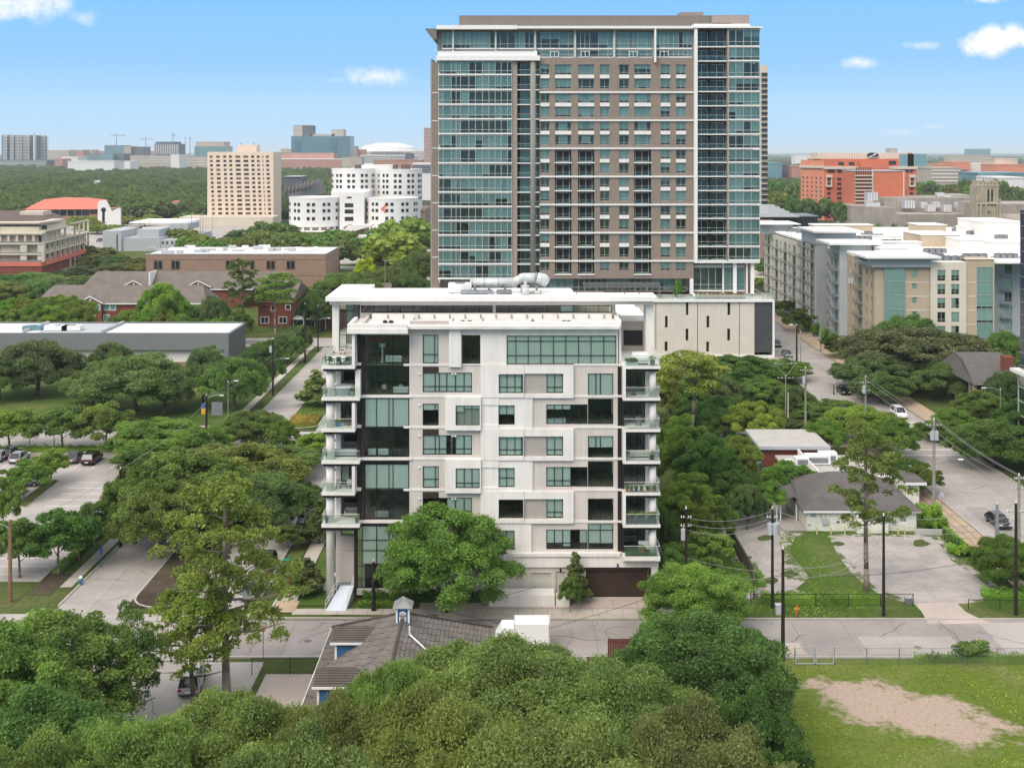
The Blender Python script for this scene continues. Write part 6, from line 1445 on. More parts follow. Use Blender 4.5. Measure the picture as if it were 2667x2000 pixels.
# right wing set back, pale
Yr2=268.0;rf_=Fac(t,0,Yr2,0);x0_=wx(R5.x(1970),Yr2)
hs2=[(wx(R5.x(2055),Yr2),wx(R5.x(2115),Yr2),wz(R5.y(1078+113*i),Yr2),wz(R5.y(998+113*i),Yr2))for i in range(6)]
rf_.wall('wall',x0_,128,0,wz(R5.y(935),Yr2),hs2,M['grey_light'],0,.4)
for h in hs2:rf_.win(*h,(.5,),(.3,),frame='frame_light',glass='glass_apt',blind=rb.choice((1,0,1)))
rf_.box('backing',x0_,128,2,2.3,0,wz(R5.y(940),Yr2),M['interior'])
def balcony(fac,x0,x1,z,d=1.4,mat='steel'):
 mb=MB().box(x0,x1,-d,0,z-.08,z+.06);
 for zz in(.5,1.0):mb.box(x0,x1,-d,-d+.05,z+zz,z+zz+.05).box(x0,x0+.05,-d,0,z+zz,z+zz+.05).box(x1-.05,x1,-d,0,z+zz,z+zz+.05)
 n_=max(2,int((x1-x0)/.5))
 for i in range(n_+1):q=x0+(x1-x0-.04)*i/n_;mb.box(q,q+.04,-d,-d+.04,z,z+1.0)
 return fac.place('balcony',mb.mesh('balcony',M[mat]),0,0,0)
for i in range(6):balcony(rf_,122,125,wz(R5.y(1095+113*i),Yr2));balcony(rf_,x0_+1.2,x0_+3.6,wz(R5.y(1095+113*i),Yr2))
# street side: faces -X, receding to Y 362, with two grey bay towers
def side_face(X,Y0,Y1,ztop_,mat,wins_,name='wall'):
 fa=Fac(t,X,Y1,R(-90));Ls_=Y1-Y0
 hs_=[]
 for(u0,u1,kind)in wins_:
  for i in range(7):
   z=az(1140)+st_h-st_h*i
   if z<1:continue
   if kind=='w':hs_.append((u0,u1,z+1.0,min(z+2.6,ztop_-.3),kind))
   else:hs_.append((u0,u1,z+.1,min(z+2.6,ztop_-.3),kind))
 hs_=[h for h in hs_ if h[3]-h[2]>.8]
 fa.wall(name,0,Ls_,0,ztop_,[h[:4]for h in hs_],M[mat],0,.4)
 for h in hs_:
  fa.win(*h[:4],(.5,),(.3,)if h[4]=='w' else(),frame='frame_light',glass='glass_apt',blind=rb.choice((1,1,0,.5)))
  if h[4]=='b':balcony(fa,h[0]-.5,h[1]+.5,h[2]-.1)
 fa.box('backing',.2,Ls_-.1,2.5,2.8,0,ztop_-.2,M['interior']);return fa
zside=az(985)
side_face(xA,Yr+.41,281,zside,'apt_tan',[(1.5,3,'w'),(6,7.6,'w'),(9.5,12,'b'),(15,16.5,'w'),(18.5,20.5,'w')])
# first bay tower (x px 2230..2300 region of R5 600-720)
X1b=xA-1.8
fb=side_face(X1b,281.2,290,az(1010)+.8,'apt_metal',[(1,3,'w'),(4.5,7.5,'b')])
pbox('bay_roof',X1b-3,xA+8,279,292,az(900),az(900)+.5,WTm,t);pbox('bay_cap',X1b,xA+6,281,290,az(1010)+.81,az(900),M['apt_metal'],t)
ff=Fac(t,0,281.1,0)
X2b=xA-6.2
pbox('bay_front',X1b+.01,xA+.6,281.0,281.19,0,az(1010)+.8,M['apt_metal'],t);side_face(xA+1.0,290.2,303,zside+1.2,'apt_cream',[(1.5,3,'w'),(5,8,'b'),(10,11.5,'w')])
# big grey corner bay facing the camera
Yq2=303.2;z1_=wz(R5.y(845),Yq2)
qf=Fac(t,0,Yq2-.1,0);xa2,xb2=wx(R5.x(600),Yq2),wx(R5.x(720),Yq2)+2
hq=[]
for i in range(7):
 zz=wz(R5.y(960+99*i),Yq2);
 if zz>1:hq.append((xa2+.2,xb2-.6,zz,wz(R5.y(865+99*i),Yq2)))
qf.wall('corner_bay',wx(R5.x(520),Yq2),xb2,0,z1_+.4,hq,M['apt_metal'],0,.4)
for h in hq:qf.win(*h,(.25,.5,.75),(.3,),frame='apt_metal',glass='glass_apt',blind=rb.choice((1,1,0,.7)))
qf.box('backing',wx(R5.x(520),Yq2),xb2,2,2.3,0,z1_,M['interior'])
qf.box('bay_cap',wx(R5.x(505),Yq2),wx(R5.x(840),Yq2),-.3,14,z1_+.41,wz(R5.y(735),Yq2),M['apt_metal']);qf.box('bay_roof',wx(R5.x(470),Yq2),wx(R5.x(880),Yq2),-3,15,wz(R5.y(735),Yq2),wz(R5.y(720),Yq2),WTm)
Xs=wx(R5.x(520),Yq2)
side_face(Xs,Yq2+.3,320,z1_+.3,'apt_cream',[(2,5,'b'),(7,8.5,'w'),(11,14,'b')])
side_face(Xs-.2,320.2,366,z1_-.6,'apt_cream',[(1,2.6,'w'),(5,8,'b'),(11,12.6,'w'),(16,19,'b'),(22,23.6,'w'),(27,30,'b'),(33,34.6,'w'),(38,41,'b')])
pbox('bay_roof',Xs-5,Xs+8,352,368,wz(R5.y(662),360),wz(R5.y(655),360),WTm,t);pbox('bay_cap',Xs-3,Xs+6,354,366,z1_-.59,wz(R5.y(662),360),M['apt_metal'],t)
# roofs
zroof=az(975)
pbox('roof',xA+.3,126,Yr+.4,300,zroof-.5,zroof-.1,M['roof_white'],t);pbox('roof',Xs+.2,160,303.7,372,zroof-.3,zroof+.3,M['roof_white'],t);pbox('parapet',xC,xD,Yr-.2,Yr+.2,az(958),az(952),WTm,t)
pbox('rear_block',xA+3,xD-1,Yr+4,300,0,zroof-.6,M['apt_cream'],t);pbox('rear_block',Xs+4,158,303,370,0,zroof-.35,M['apt_cream'],t)
for(a,b,c,d,Y,dep)in((1000,1375,870,820,285,3),(1375,1690,840,760,300,14),(1365,1580,740,680,330,10),(1690,1960,880,800,290,16),(1890,2200,740,655,330,20),(1960,2200,870,820,280,6),(1040,1270,900,868,276,8),(860,1370,800,770,322,3),(500,980,715,680,345,6),(1690,2200,740,690,345,3)):
 z0_=zroof-.1;pbox('roof_volume',wx(R5.x(a),Y),wx(R5.x(b),Y),Y,Y+dep,z0_,max(z0_+.6,wz(R5.y(d),Y)),M[('white_far','apt_tan')[d in(760,680)]],t);pbox('roof',wx(R5.x(a),Y)-.2,wx(R5.x(b),Y)+.2,Y-.2,Y+dep+.2,max(z0_+.6,wz(R5.y(d),Y)),max(z0_+.6,wz(R5.y(d),Y))+.2,M['roof_white'],t)
acm=MB().box(-.55,.55,-.5,.5,0,.95).mesh('cabinet',M['grey_paint']);act=MB().tube((0,0,.95),(0,0,1.02),.42,n=12).mesh('fan_grille',M['black']);acs=MB().box(-.6,.6,-.55,.55,-.12,0).mesh('pad',M['grey_light'])
acs_rows=[(870,945,905,262,5),(1265,1340,905,266,3),(1410,1560,870,282,7),(1420,1540,915,268,7),(1450,1700,955,262,9),(1730,1900,912,268,6),(1990,2140,912,268,7),(850,960,775,318,6),(900,960,745,335,5),(975,1060,770,325,6),(1070,1195,805,305,5),(1300,1370,768,326,4),(1620,1770,772,322,7),(1640,1720,698,352,6),(1760,1950,735,338,10),(1990,2070,768,322,6),(2050,2130,808,304,5),(1820,1865,808,304,3),(290,350,698,350,5),(370,500,720,345,6),(590,690,715,350,5),(2000,2150,705,350,9)]
for k,(a,b,y_,Y,n_)in enumerate(acs_rows):
 for i in range(n_):
  px=R5.x(a+(b-a)*i/max(1,n_-1));X_=wx(px,Y);zb=max(zroof-.1,wz(R5.y(y_+12),Y))+.1
  if zb>zroof+3:zb=zroof+.3
  u_=thing('air_conditioner','grey condenser unit on the white roof of the street apartments','air conditioner',(X_,Y+(i%2)*.7,(zroof+.3 if Y>303 else zroof-.1)+.12),'condensers on the apartment roof',rb.uniform(-.1,.1))
  for nm,me in(('cabinet',acm),('fan_grille',act),('pad',acs)):o=bpy.data.objects.new(nm,me);col.objects.link(o);o.parent=u_
  # --- flat white roof building and bungalow ---
t=thing('flat_roof_shop','low building with worn white flat roof and blue glazed side','shop building',(38,170,0))
Yf=168.0;z4=wz(1163,Yf);x0_,x1_=wx(1978,Yf),wx(2145,Yf)
pbox('wall',x0_+.6,x1_,Yf+.6,Yf+10,0,z4-.4,M['brick_red'],t);pbox('roof',x0_,x1_+1,Yf,Yf+10.5,z4-.4,z4,M['concrete'],t);pbox('fascia',x0_-.02,x1_+1.02,Yf-.06,Yf-.003,z4-.45,z4+.02,M['grey_light'],t)
pbox('glazed_side',x0_+.4,x0_+.59,Yf+.6,Yf+9,0,z4-.41,M['glass_blue'],t)
pbox('low_roof',x0_+2.2,x1_+6,Yf-12,Yf-.1,z4-1.6,z4-1.2,M['concrete'],t);pbox('low_wall',x0_+2.4,x1_+5.8,Yf-11.8,Yf-.1,0,z4-1.61,M['brick_red'],t);MB().box(x0_+2.2,x1_+6,Yf-12,Yf-11.7,z4-1.2,z4-.9).box(x0_+5.5,x0_+5.7,Yf-11.7,Yf-.1,z4-1.2,z4-.3).build('parapet',M['white_far'],t)
for i,(px,py,w)in enumerate(((2055,1192,1.0),(2087,1180,.9),(2128,1185,1.7),(2155,1190,1.2))):
 Y=Yf-7+i;X_=wx(px,Y);u_=thing('rooftop_unit',('round white roof fan on the flat roof shop','small square vent unit on the flat roof shop','large boxy air handler on the flat roof shop','white cabinet at the right of the flat roof shop')[i],'air handler',(X_,Y,z4-1.2))
 if i==0:MB().tube((X_,Y,z4-1.1),(X_,Y,z4-.2),w*.7,n=14).tube((X_,Y,z4-.2),(X_,Y,z4),w*.8,w*.4,n=14).build('housing',M['white_paint'],u_)
 else:MB().box(X_-w,X_+w,Y-.8,Y+.8,z4-1.05,z4+.1*i).build('cabinet',M['white_paint'],u_);MB().box(X_-w*.8,X_+w*.8,Y-.86,Y-.8,z4-.8,z4-.1).build('grille',M['grey_paint'],u_)
 MB().box(X_-w*.8,X_+w*.8,Y-.6,Y+.6,z4-1.2,z4-1.05).build('curb',M['grey_light'],u_)
Yu_=142.6
def bx(a,Y=Yu_):return wx(ZR.x(a),Y)
def bz(a,Y=Yu_):return wz(ZR.y(a),Y)
t=thing('white_bungalow','small cream white bungalow with grey hip roof and open carport','house',(44,148,0))
fb=Fac(t,0,Yu_,0);ze=bz(400)
wl=[(bx(707),bx(748),bz(452),bz(418),(),(.5,)),(bx(1340),bx(1385),bz(490),bz(415),(.5,),(.5,)),(bx(1180),bx(1238),.1,bz(418),(),())]
fb.wall('wall',bx(680),bx(1470)-.3,0,ze,[w_[:4]for w_ in wl],M['cottage_white'],0,.3)
for w_ in wl[:2]:fb.win(*w_,frame='frame_white',glass='glass_apt',blind=1)
fb.box('door',*wl[2][:2],.08,.14,.1,wl[2][3],M['grey_light']);pbox('side_wall',bx(680),bx(680)+.3,Yu_+.31,Yu_+13,0,ze,M['cottage_white'],t);pbox('side_wall',bx(1470)-.6,bx(1470)-.31,Yu_+.31,Yu_+13,0,ze,M['cottage_white'],t)
fb.box('backing',bx(690),bx(1450),3,3.2,0,ze,M['interior'])
fb.box('wall_projection',bx(1020),bx(1240),-.9,-.003,0,bz(430),M['cottage_white'])
ym_=Yu_+7;zr_=5.6
A=[(bx(650),Yu_-.5,ze),(bx(1478),Yu_-.5,ze),(bx(1478),Yu_+14,ze),(bx(650),Yu_+14,ze),(bx(880)+1,ym_-.5,zr_),(bx(1000)+1.5,ym_-.5,zr_)]
MB().add(A+[(x,y,z-.18)for x,y,z in A[:4]],[(0,1,5,4),(1,2,5),(2,3,4,5),(3,0,4),(0,6,7,1),(1,7,8,2),(3,9,6,0),(6,9,8,7)]).build('roof',M['shingle_dark'],t)
MB().add([(bx(1180),Yu_-.7,ze+.02),(bx(1485),Yu_-.7,ze+.02),(bx(1330),Yu_+4,ze+1.8),(bx(1330),Yu_+8,ze+1.8),(bx(1485),Yu_+8,ze+.02),(bx(1180),Yu_+5,ze+.5)],[(0,1,2),(1,4,3,2),(0,2,3,5)]).build('cross_gable_roof',M['shingle_dark'],t)
fb.box('eave_board',bx(650),bx(1478),-.56,-.51,ze-.2,ze+.02,M['white_paint'])
# carport
cp=[(bx(460,146),146,2.3),(bx(590,146),146,3.3),(bx(680),146,ze+.05),(bx(690),156,ze+1.8),(bx(560,158),158,3.4),(bx(480,158),158,2.3)]
MB().add(cp+[(x,y,z-.14)for x,y,z in cp],[(0,1,4,5),(1,2,3,4),(6,11,10,7),(7,10,9,8),(0,6,7,1),(1,7,8,2),(5,11,6,0)]).build('carport_roof',M['shingle_dark'],t)
for xx,y in((bx(466,146),146.2),(bx(494,146),146.2),(bx(606,146),146.2),(bx(480,158),157)):pbox('post',xx,xx+.14,y,y+.14,0,2.25,M['white_paint'],t)
pbox('carport_slab',bx(470,146),bx(680)-.05,142.5,157,0,.12,M['old_asphalt'],t);pbox('carport_wall',bx(500,157),bx(680),157,157.2,0,2.3,M['dark_bronze'],t)
pbox('annex_roof',bx(1380,152),bx(1522,152),152,160,3.1,3.35,M['shingle_dark'],t);pbox('annex_wall',bx(1385,152),bx(1480,152),152.4,159,0,3.1,M['cottage_white'],t);pbox('annex_fascia',bx(1375,152),bx(1525,152),151.9,151.99,2.95,3.3,M['white_paint'],t)
pbox('meter_box',bx(790),bx(835),-.003+Yu_-.25,Yu_-.003,bz(500),bz(462),M['grey_light'],t);pbox('blue_notice',bx(892),bx(910),Yu_-.05,Yu_-.003,bz(492),bz(478),M['blue_cloth'],t);pbox('window_unit',bx(1280),bx(1305),Yu_-.3,Yu_-.003,bz(488),bz(470),M['grey_paint'],t);pbox('vent',bx(687),bx(708),Yu_-.04,Yu_-.003,bz(515),bz(495),M['grey_light'],t)
for q in(782,812):MB().tube((bx(q),Yu_-.08,bz(465)),(bx(q),Yu_-.08,ze),.04,n=6).build('conduit',M['grey_light'],t)
for i,q in enumerate((752,850,948,1118,1215,1325,1370,1445)):
 X_,Y_=G(ZR.x(q),ZR.y(575));b_=thing('bollard','short yellow post in the row along the bungalow front','bollard',(X_,Y_,0),'yellow posts before the bungalow');MB().tube((X_,Y_,0),(X_,Y_,.85),.09,n=8).build('post',plain('yellow_post',(.55,.50,.25),.7,.1,3)if i==0 else M['yellow_post'],b_);MB().ball((X_,Y_,.85),.09,nu=8,nv=4).build('cap',M['yellow_post'],b_)
 # retaining walls
o=pbox('low_wall',bx(1420),bx(1600),141,141.3,0,.7,M['concrete']);tag(o,'low concrete wall at the right corner of the bungalow','wall')
mb=MB();p=gp(ZR,(120,590),(215,760),(310,930),(312,1030))
for i in range(3):mb.tube((*p[i],1.0),(*p[i+1],1.0),.01)
mb=MB()
for i in range(3):(a,b),(c,d)=p[i],p[i+1];mb.add([(a,b,0),(c,d,0),(c,d,2.0),(a,b,2.0),(a-.15,b,0),(c-.15,d,0),(c-.15,d,2.0),(a-.15,b,2.0)],[(0,1,2,3),(4,7,6,5),(3,2,6,7),(0,3,7,4),(1,5,6,2)])
o=mb.build('board_fence',plain('old_wood',(.09,.075,.06),.95,.2,1));tag(o,'dark weathered board fence left of the cracked lot','fence')
# --- pink house on the right ---
Yk2=207.0
def kx2(a):return wx(R6.x(a),Yk2)
def kz2(a):return wz(R6.y(a),Yk2)
t=thing('pink_house','pink stucco house with arched porch and steep grey roof','house',(kx2(2000),215,0))
kf=Fac(t,0,Yk2,0)
kf.wall('wall',kx2(1800),kx2(2100),0,kz2(752),[(kx2(1830),kx2(1935),kz2(818),kz2(757)),(kx2(2000),kx2(2045),kz2(815),kz2(757)),(kx2(1845),kx2(1878),.2,kz2(880)),(kx2(1892),kx2(1945),.2,kz2(880)),(kx2(1998),kx2(2050),.2,kz2(880))],M['pink_stucco'],0,.4)
for a,b in((1845,1878),(1892,1945),(1998,2050)):
 xc2=(kx2(a)+kx2(b))/2;r_=(kx2(b)-kx2(a))/2
 MB().tube((xc2,Yk2-.02,kz2(880)),(xc2,Yk2+.3,kz2(880)),r_*.98,n=20).build('arch',M['glass_dark'],t)
kf.box('porch_back',kx2(1800),kx2(2100),2,2.2,0,kz2(752),M['interior']);kf.win(kx2(1830),kx2(1935),kz2(818),kz2(757),(.25,.5,.75),(),frame='brown_clad',glass='glass_apt',blind=0);kf.win(kx2(2000),kx2(2045),kz2(815),kz2(757),(.5,),(),frame='brown_clad',glass='glass_apt',blind=0)
MB().add([(kx2(1790),Yk2-1,kz2(752)),(kx2(2240),Yk2-1,kz2(750)),(kx2(2230),Yk2+7,kz2(600)),(kx2(1830),Yk2+7,kz2(600)),(kx2(2230),Yk2+12,kz2(585)),(kx2(1850),Yk2+12,kz2(585)),(kx2(1790),Yk2+18,kz2(752))],[(0,1,2,3),(3,2,4,5),(0,3,5,6)]).build('roof',M['shingle_dark'],t)
pbox('chimney',kx2(2095),kx2(2170),Yk2+2,Yk2+4,3,kz2(548),M['brick_red'],t)
# --- dark blue glass tower edge at the right border ---
t=thing('navy_glass_tower','dark blue glass tower cut by the right edge of the view','office tower',(72,165,0))
X_=wx(2657,178);pbox('wall',X_,X_+14,150,178,13.5,wz(547,178),M['navy_glass'],t)
for i in range(13):z=14+i*1.95;pbox('spandrel',X_-.07,X_-.003,150,178,z,z+.12,M['grey_paint'],t)
for i in range(9):pbox('mullion',X_-.06,X_-.004,152+3*i,152.1+3*i,13.5,38,M['black'],t)
pbox('ledge',X_-1.4,X_+14,149,178.5,13.0,13.49,M['white_far'],t)
for i in range(6):pbox('screen_frame',X_-.5,X_-.4,150,177.5,2+i*2.2,2.1+i*2.2,M['grey_light'],t)
for i in range(12):pbox('screen_frame',X_-.55,X_-.38,150+i*2.5,150.1+i*2.5,0,13,M['grey_light'],t)
pbox('screen_back',X_+.3,X_+14,150,177,0,12.9,M['grey_light'],t)
# --- hip roof house with cupola in the foreground ---
plain('roof_tile',(.085,.07,.06),.9,.16,.45);plain('roof_tile_rib',(.165,.145,.13),.9,.22,.6);
t=thing('cupola_house','house with brown tiled hip roof, blue dormers and a blue cupola','house',(-9.5,90,0))
zE=4.0;zR=8.9;xl_,xr_,yf_,yn_=-16.6,-2.2,104.0,72.0;xm_=-9.3;yr_=95.0
pbox('wall',xl_+.6,xr_-.6,yn_+.6,yf_-.6,0,zE-.1,M['blue_paint'],t)
MB().add([(xl_,yf_,zE),(xr_,yf_,zE),(xm_,yr_,zR),(xl_,yn_,zE),(xr_,yn_,zE),(xm_,yn_+7,zR)],[(1,0,2),(0,3,5,2),(1,2,5,4),(3,4,5)]).build('roof',M['roof_tile'],t)
MB().box(xl_-.12,xl_,yn_,yf_,zE-.25,zE+.02).build('gutter',M['white_paint'],t)
# raised tile courses on every slope
def tiles(p0,u,v,nu,nv,w,name):
 mb=MB();n=u.cross(v).normalized()
 if n.z<0:n=-n
 return mb
rib=MB()
def courses(a,b,pa,pb,n,h=.065):
 """overlapping tile courses: each a low step running parallel to the eave a-b, with small breaks between tiles"""
 a,b,pa,pb=map(Vector,(a,b,pa,pb));nn=(b-a).cross(pa-a).normalized();nn=nn if nn.z>0 else-nn
 for i in range(n):
  f0,f1=i/n,(i+.92)/n;p0,q0,p1,q1=a.lerp(pa,f0),b.lerp(pb,f0),a.lerp(pa,f1),b.lerp(pb,f1);k=max(1,int((q0-p0).length/1.1));j=(i%2)*.5
  for m_ in range(k):
   s0,s1=(m_+.02)/k,(m_+.96)/k;hh=h*(1+.35*((m_*7+i*5)%4)/3)
   A,B,C_,D=p0.lerp(q0,s0),p0.lerp(q0,s1),p1.lerp(q1,s1),p1.lerp(q1,s0);rib.add([A+nn*hh,B+nn*hh,C_+nn*.01,D+nn*.01,A,B],[(0,1,2,3),(4,5,1,0)])
courses((xl_,yn_,zE),(xl_,yf_,zE),(xm_,yn_+7,zR),(xm_,yr_,zR),22);courses((xl_,yf_,zE),(xr_,yf_,zE),(xm_-.01,yr_,zR),(xm_+.01,yr_,zR),24);courses((xr_,yn_,zE),(xr_,yf_,zE),(xm_,yn_+7,zR),(xm_,yr_,zR),22)
o=rib.build('roof_tile',M['roof_tile_rib'],t);o['kind']='stuff'
for a,b in(((xl_,yf_,zE),(xm_,yr_,zR)),((xr_,yf_,zE),(xm_,yr_,zR)),((xm_,yr_,zR),(xm_,yn_+7,zR))):MB().tube(Vector(a)+Vector((0,0,.08)),Vector(b)+Vector((0,0,.08)),.13,n=7).build('ridge_cap',M['roof_tile'],t)
def sx_on(z):return xl_+(z-zE)/(zR-zE)*(xm_-xl_)
for yc,zt_,w_ in((96.2,6.7,2.7),(88.6,6.6,2.7)):
 xf=sx_on(zt_-1.55);xe=sx_on(zt_)
 d=thing.__name__ and None
 MB().add([(xf,yc-w_/2,zt_-1.5),(xf,yc-w_/2,zt_),(xe,yc-w_/2,zt_),(xf,yc+w_/2,zt_-1.5),(xf,yc+w_/2,zt_),(xe,yc+w_/2,zt_)],[(0,2,1),(3,4,5),(0,1,4,3)]).build('dormer_wall',M['blue_paint'],t)
 xg=sx_on(zt_+.6)
 MB().add([(xf-.35,yc-w_/2-.35,zt_-.02),(xe+.3,yc-w_/2-.35,zt_-.02),(xg,yc,zt_+.62),(xf-.35,yc,zt_+.62),(xf-.35,yc+w_/2+.35,zt_-.02),(xe+.3,yc+w_/2+.35,zt_-.02)],[(0,1,2,3),(3,2,5,4),(0,3,4)]).build('dormer_roof',M['roof_tile'],t)
 for k in range(7):
  f_=(k+.5)/7;y_=yc-(w_/2+.35)*(1-f_);z_=zt_+.62*f_;xx1=xe+.3+(xg-xe-.3)*f_;MB().box(xf-.36,xx1,y_-.05,y_+.02,z_,z_+.07).build('roof_course',M['roof_tile_rib'],t)
 MB().box(xf-.4,xe+.35,yc-w_/2-.42,yc-w_/2-.36,zt_-.16,zt_+.02).box(xf-.08,xf+.1,yc-w_/2-.04,yc-w_/2-.003,zt_-1.5,zt_-.1).build('dormer_trim',M['white_paint'],t)
 # cupola
xc2,yc2=xm_+.05,yr_-.8;zc2=zR-.35
n0=len(t.children)
MB().box(xc2-.62,xc2+.62,yc2-.62,yc2+.62,zc2,zc2+1.6).build('cupola_body',M['blue_paint'],t)
MB().box(xc2-.7,xc2-.52,yc2-.7,yc2-.52,zc2-.1,zc2+1.6).box(xc2+.52,xc2+.7,yc2-.7,yc2-.52,zc2-.1,zc2+1.6).box(xc2-.8,xc2+.8,yc2-.8,yc2+.8,zc2+1.6,zc2+1.72).build('cupola_trim',M['white_paint'],t)
MB().tube((xc2,yc2-.66,zc2+.95),(xc2,yc2-.62,zc2+.95),.36,n=18).box(xc2-.36,xc2+.36,yc2-.66,yc2-.622,zc2+.3,zc2+.95).build('louvre_surround',M['white_paint'],t)
lv=MB().tube((xc2,yc2-.69,zc2+.95),(xc2,yc2-.661,zc2+.95),.25,n=18).box(xc2-.25,xc2+.25,yc2-.69,yc2-.661,zc2+.4,zc2+.95)
for i in range(6):lv.box(xc2-.22,xc2+.22,yc2-.72,yc2-.691,zc2+.43+.12*i,zc2+.47+.12*i)
lv.build('louvre',M['grey_light'],t)
MB().add([(xc2-1.0,yc2-1.0,zc2+1.72),(xc2+1.0,yc2-1.0,zc2+1.72),(xc2+1.0,yc2+1.0,zc2+1.72),(xc2-1.0,yc2+1.0,zc2+1.72),(xc2,yc2,zc2+2.6)],[(0,1,4),(1,2,4),(2,3,4),(3,0,4),(0,3,2,1)]).build('cupola_roof',M['roof_metal_grey'],t)
for i in range(7):q=-1+(i+.5)*2/7;MB().tube((xc2+q,yc2-1.0,zc2+1.76),(xc2+q*.05,yc2-.05,zc2+2.62),.025,n=4).build('seam',M['roof_metal_grey'],t)
MB().exy([(xc2-.75,zc2-.05),(xc2,zc2+.22),(xc2+.75,zc2-.05),(xc2+.75,zc2+.08),(xc2,zc2+.36),(xc2-.75,zc2+.08)],yc2-.75,yc2-.69).build('cupola_skirt',M['blue_paint'],t)
for o in t.children:
 if o.name.split('.')[0]in('cupola_body','cupola_trim','louvre_surround','louvre','cupola_roof','seam','cupola_skirt'):
  p_=Vector((xc2,yc2,zc2))-WO[t];o.scale=(.8,.8,.8);o.location=o.location+p_*.2
MB().path([(xm_+.8,yr_-3.4,zR+.35),(xm_+.8,yr_-3.4,zR-.3),(xm_+3.2,yr_-4.6,zR-1.9)],.07,7).build('flue',M['white_paint'],t)
# white box lorry roof and brown gate by the street
t=thing('white_truck','white box truck parked on the street behind the foreground trees','truck',(2,108.5,0))
X0_,X1_=wx(1340,106),wx(1431,106);zt_=2.9;yq=106.0
MB().box(X0_,X1_,yq+1.4,yq+3.6,.95,zt_).build('cargo_box',M['white_paint'],t);MB().box(X1_+.05,X1_+.1,yq+1.5,yq+3.5,1,3).build('rear_door',M['white_paint'],t);MB().box(X0_,X1_,yq+1.7,yq+3.3,.6,.95).build('chassis',M['black'],t);MB().exy([(X0_-1.8,.5),(X0_-.05,.5),(X0_-.05,2.5),(X0_-1.2,2.5),(X0_-1.8,1.5)],yq+1.5,yq+3.5).build('cab',M['white_paint'],t)
for xx in(X0_-.9,X1_-.8):
 for y in(yq+1.45,yq+3.35):w_=MB().tube((xx,y,.45),(xx,y+.25,.45),.45,n=14).build('wheel',M['black'],t)
def boards(name,x0,x1,y,z0,z1,n,mat,label,cat,skew=0):
 f_=thing(name,label,cat,((x0+x1)/2,y,0));w=(x1-x0)/n;me=cbox(w-.015,.03,z1-z0,M[mat])
 for i in range(n):put('board',me,f_,(x0+i*w,y+skew*i*w,z0))
 MB().box(x0,x1,y+.04,y+.1,z0+.3,z0+.4).box(x0,x1,y+.04,y+.1,z1-.4,z1-.3).build('rail',M[mat],f_);return f_
boards('board_fence',wx(1528,103.2),wx(1583,103.2),103.2,0,1.75,16,'cherry_wood','reddish brown vertical board fence in front of the street','fence')
boards('wooden_gate',wx(1583,103.8),wx(1645,103.8),103.8,0,3.1,14,'cherry_wood','tall brown wooden gate panel beside the board fence','gate')
# ======================= far skyline =======================
def farb(name,label,cat,a,b,ya,yb,Y,mat,z_=L1,dep=60,roof=None,bands=0,bandmat='white_far',group=None,cols=0,colmat='white_far'):
 x0,x1=wx(z_.x(a),Y),wx(z_.x(b),Y);z1=wz(z_.y(ya),Y);z0=0
 t=thing(name,label,cat,((x0+x1)/2,Y,0),group)
 pbox('wall',x0,x1,Y,Y+dep,z0,z1,M[mat],t);pbox('roof',x0-.5,x1+.5,Y-.5,Y+dep,z1,z1+1.5,M[roof or mat],t)
 zb=wz(z_.y(yb),Y)
 if bands:
  for i in range(bands):z=zb+(z1-zb)*(i+.5)/bands;pbox('floor_band',x0-.4,x1+.4,Y-.8,Y-.01,z-.5,z+.5,M[bandmat],t)
 if cols:
  for i in range(cols):q=x0+(x1-x0)*(i+.5)/cols;pbox('pier',q-.8,q+.8,Y-1.0,Y-.81 if bands else Y-.01,zb,z1,M[colmat],t)
 return t
 # round dark tower with white oval balconies
Y=3150.0;xc_=wx(60,Y);r_=wx(112,Y)-xc_
t=thing('round_balcony_tower','dark rounded tower with rows of white looping balconies on the left horizon','apartment tower',(xc_,Y,0))
z1=wz(352.5,Y);z0=wz(417,Y)
MB().tube((xc_-12,Y,0),(xc_-12,Y,z1),r_-12,n=28).build('drum',M['dark_far'],t);pbox('wing',xc_,xc_+r_,Y-34,Y+30,0,z1-1,M['dark_far'],t)
for i in range(17):
 z=z0+(z1-z0)*(i+.6)/17
 for(px,w)in((14,10),(34,9),(48,8),(56,6),(68,16),(84,5),(97,12),(110,4)):
  x=wx(px,Y-48);hw=w*Y/F/2;yy=Y-r_*math.sqrt(max(.05,1-((x-xc_)/(r_*1.05))**2))-1
  pbox('balcony',x-hw,x+hw,yy-2,yy+6,z-.7,z+.7,M['white_far'],t)
  if w>5 and i%2:pbox('balcony_link',x+hw-1,x+hw,yy-2.2,yy-.9,z,z+(z1-z0)/17,M['white_far'],t)
pbox('white_fin',wx(88.5,Y-48),wx(90.5,Y-48),Y-52,Y-40,z0-3,z1+3,M['white_far'],t)
farb('parking_garage','long white banded garage at the foot of the round dark tower','parking garage',-40,445,438,500,2950,'dark_far',bands=5,dep=80)
farb('office_building','dark glass office slab with a pale centre strip on the left horizon','office building',1003,1190,297,430,3300,'glass_teal_far',roof='dark_far')
farb('office_building','tan slab joined between two dark office boxes','office building',1190,1255,305,430,3290,'sand_far')
farb('office_building','dark grey office box right of the tan slab','office building',1255,1382,310,400,3300,'dark_far')
farb('hospital_tower','white ribbed tower with dark cap below a tower crane','office building',1480,1718,283,378,3200,'dark_far',cols=14)
farb('rooftop_volume','dark flat cap volume on top of the white ribbed tower','roof volume',1495,1680,262,280,3215,'dark_far')
farb('office_building','broad grey blue office building left of the beige tower','office building',1868,2178,305,400,2900,'glass_teal_far',roof='sand_far')
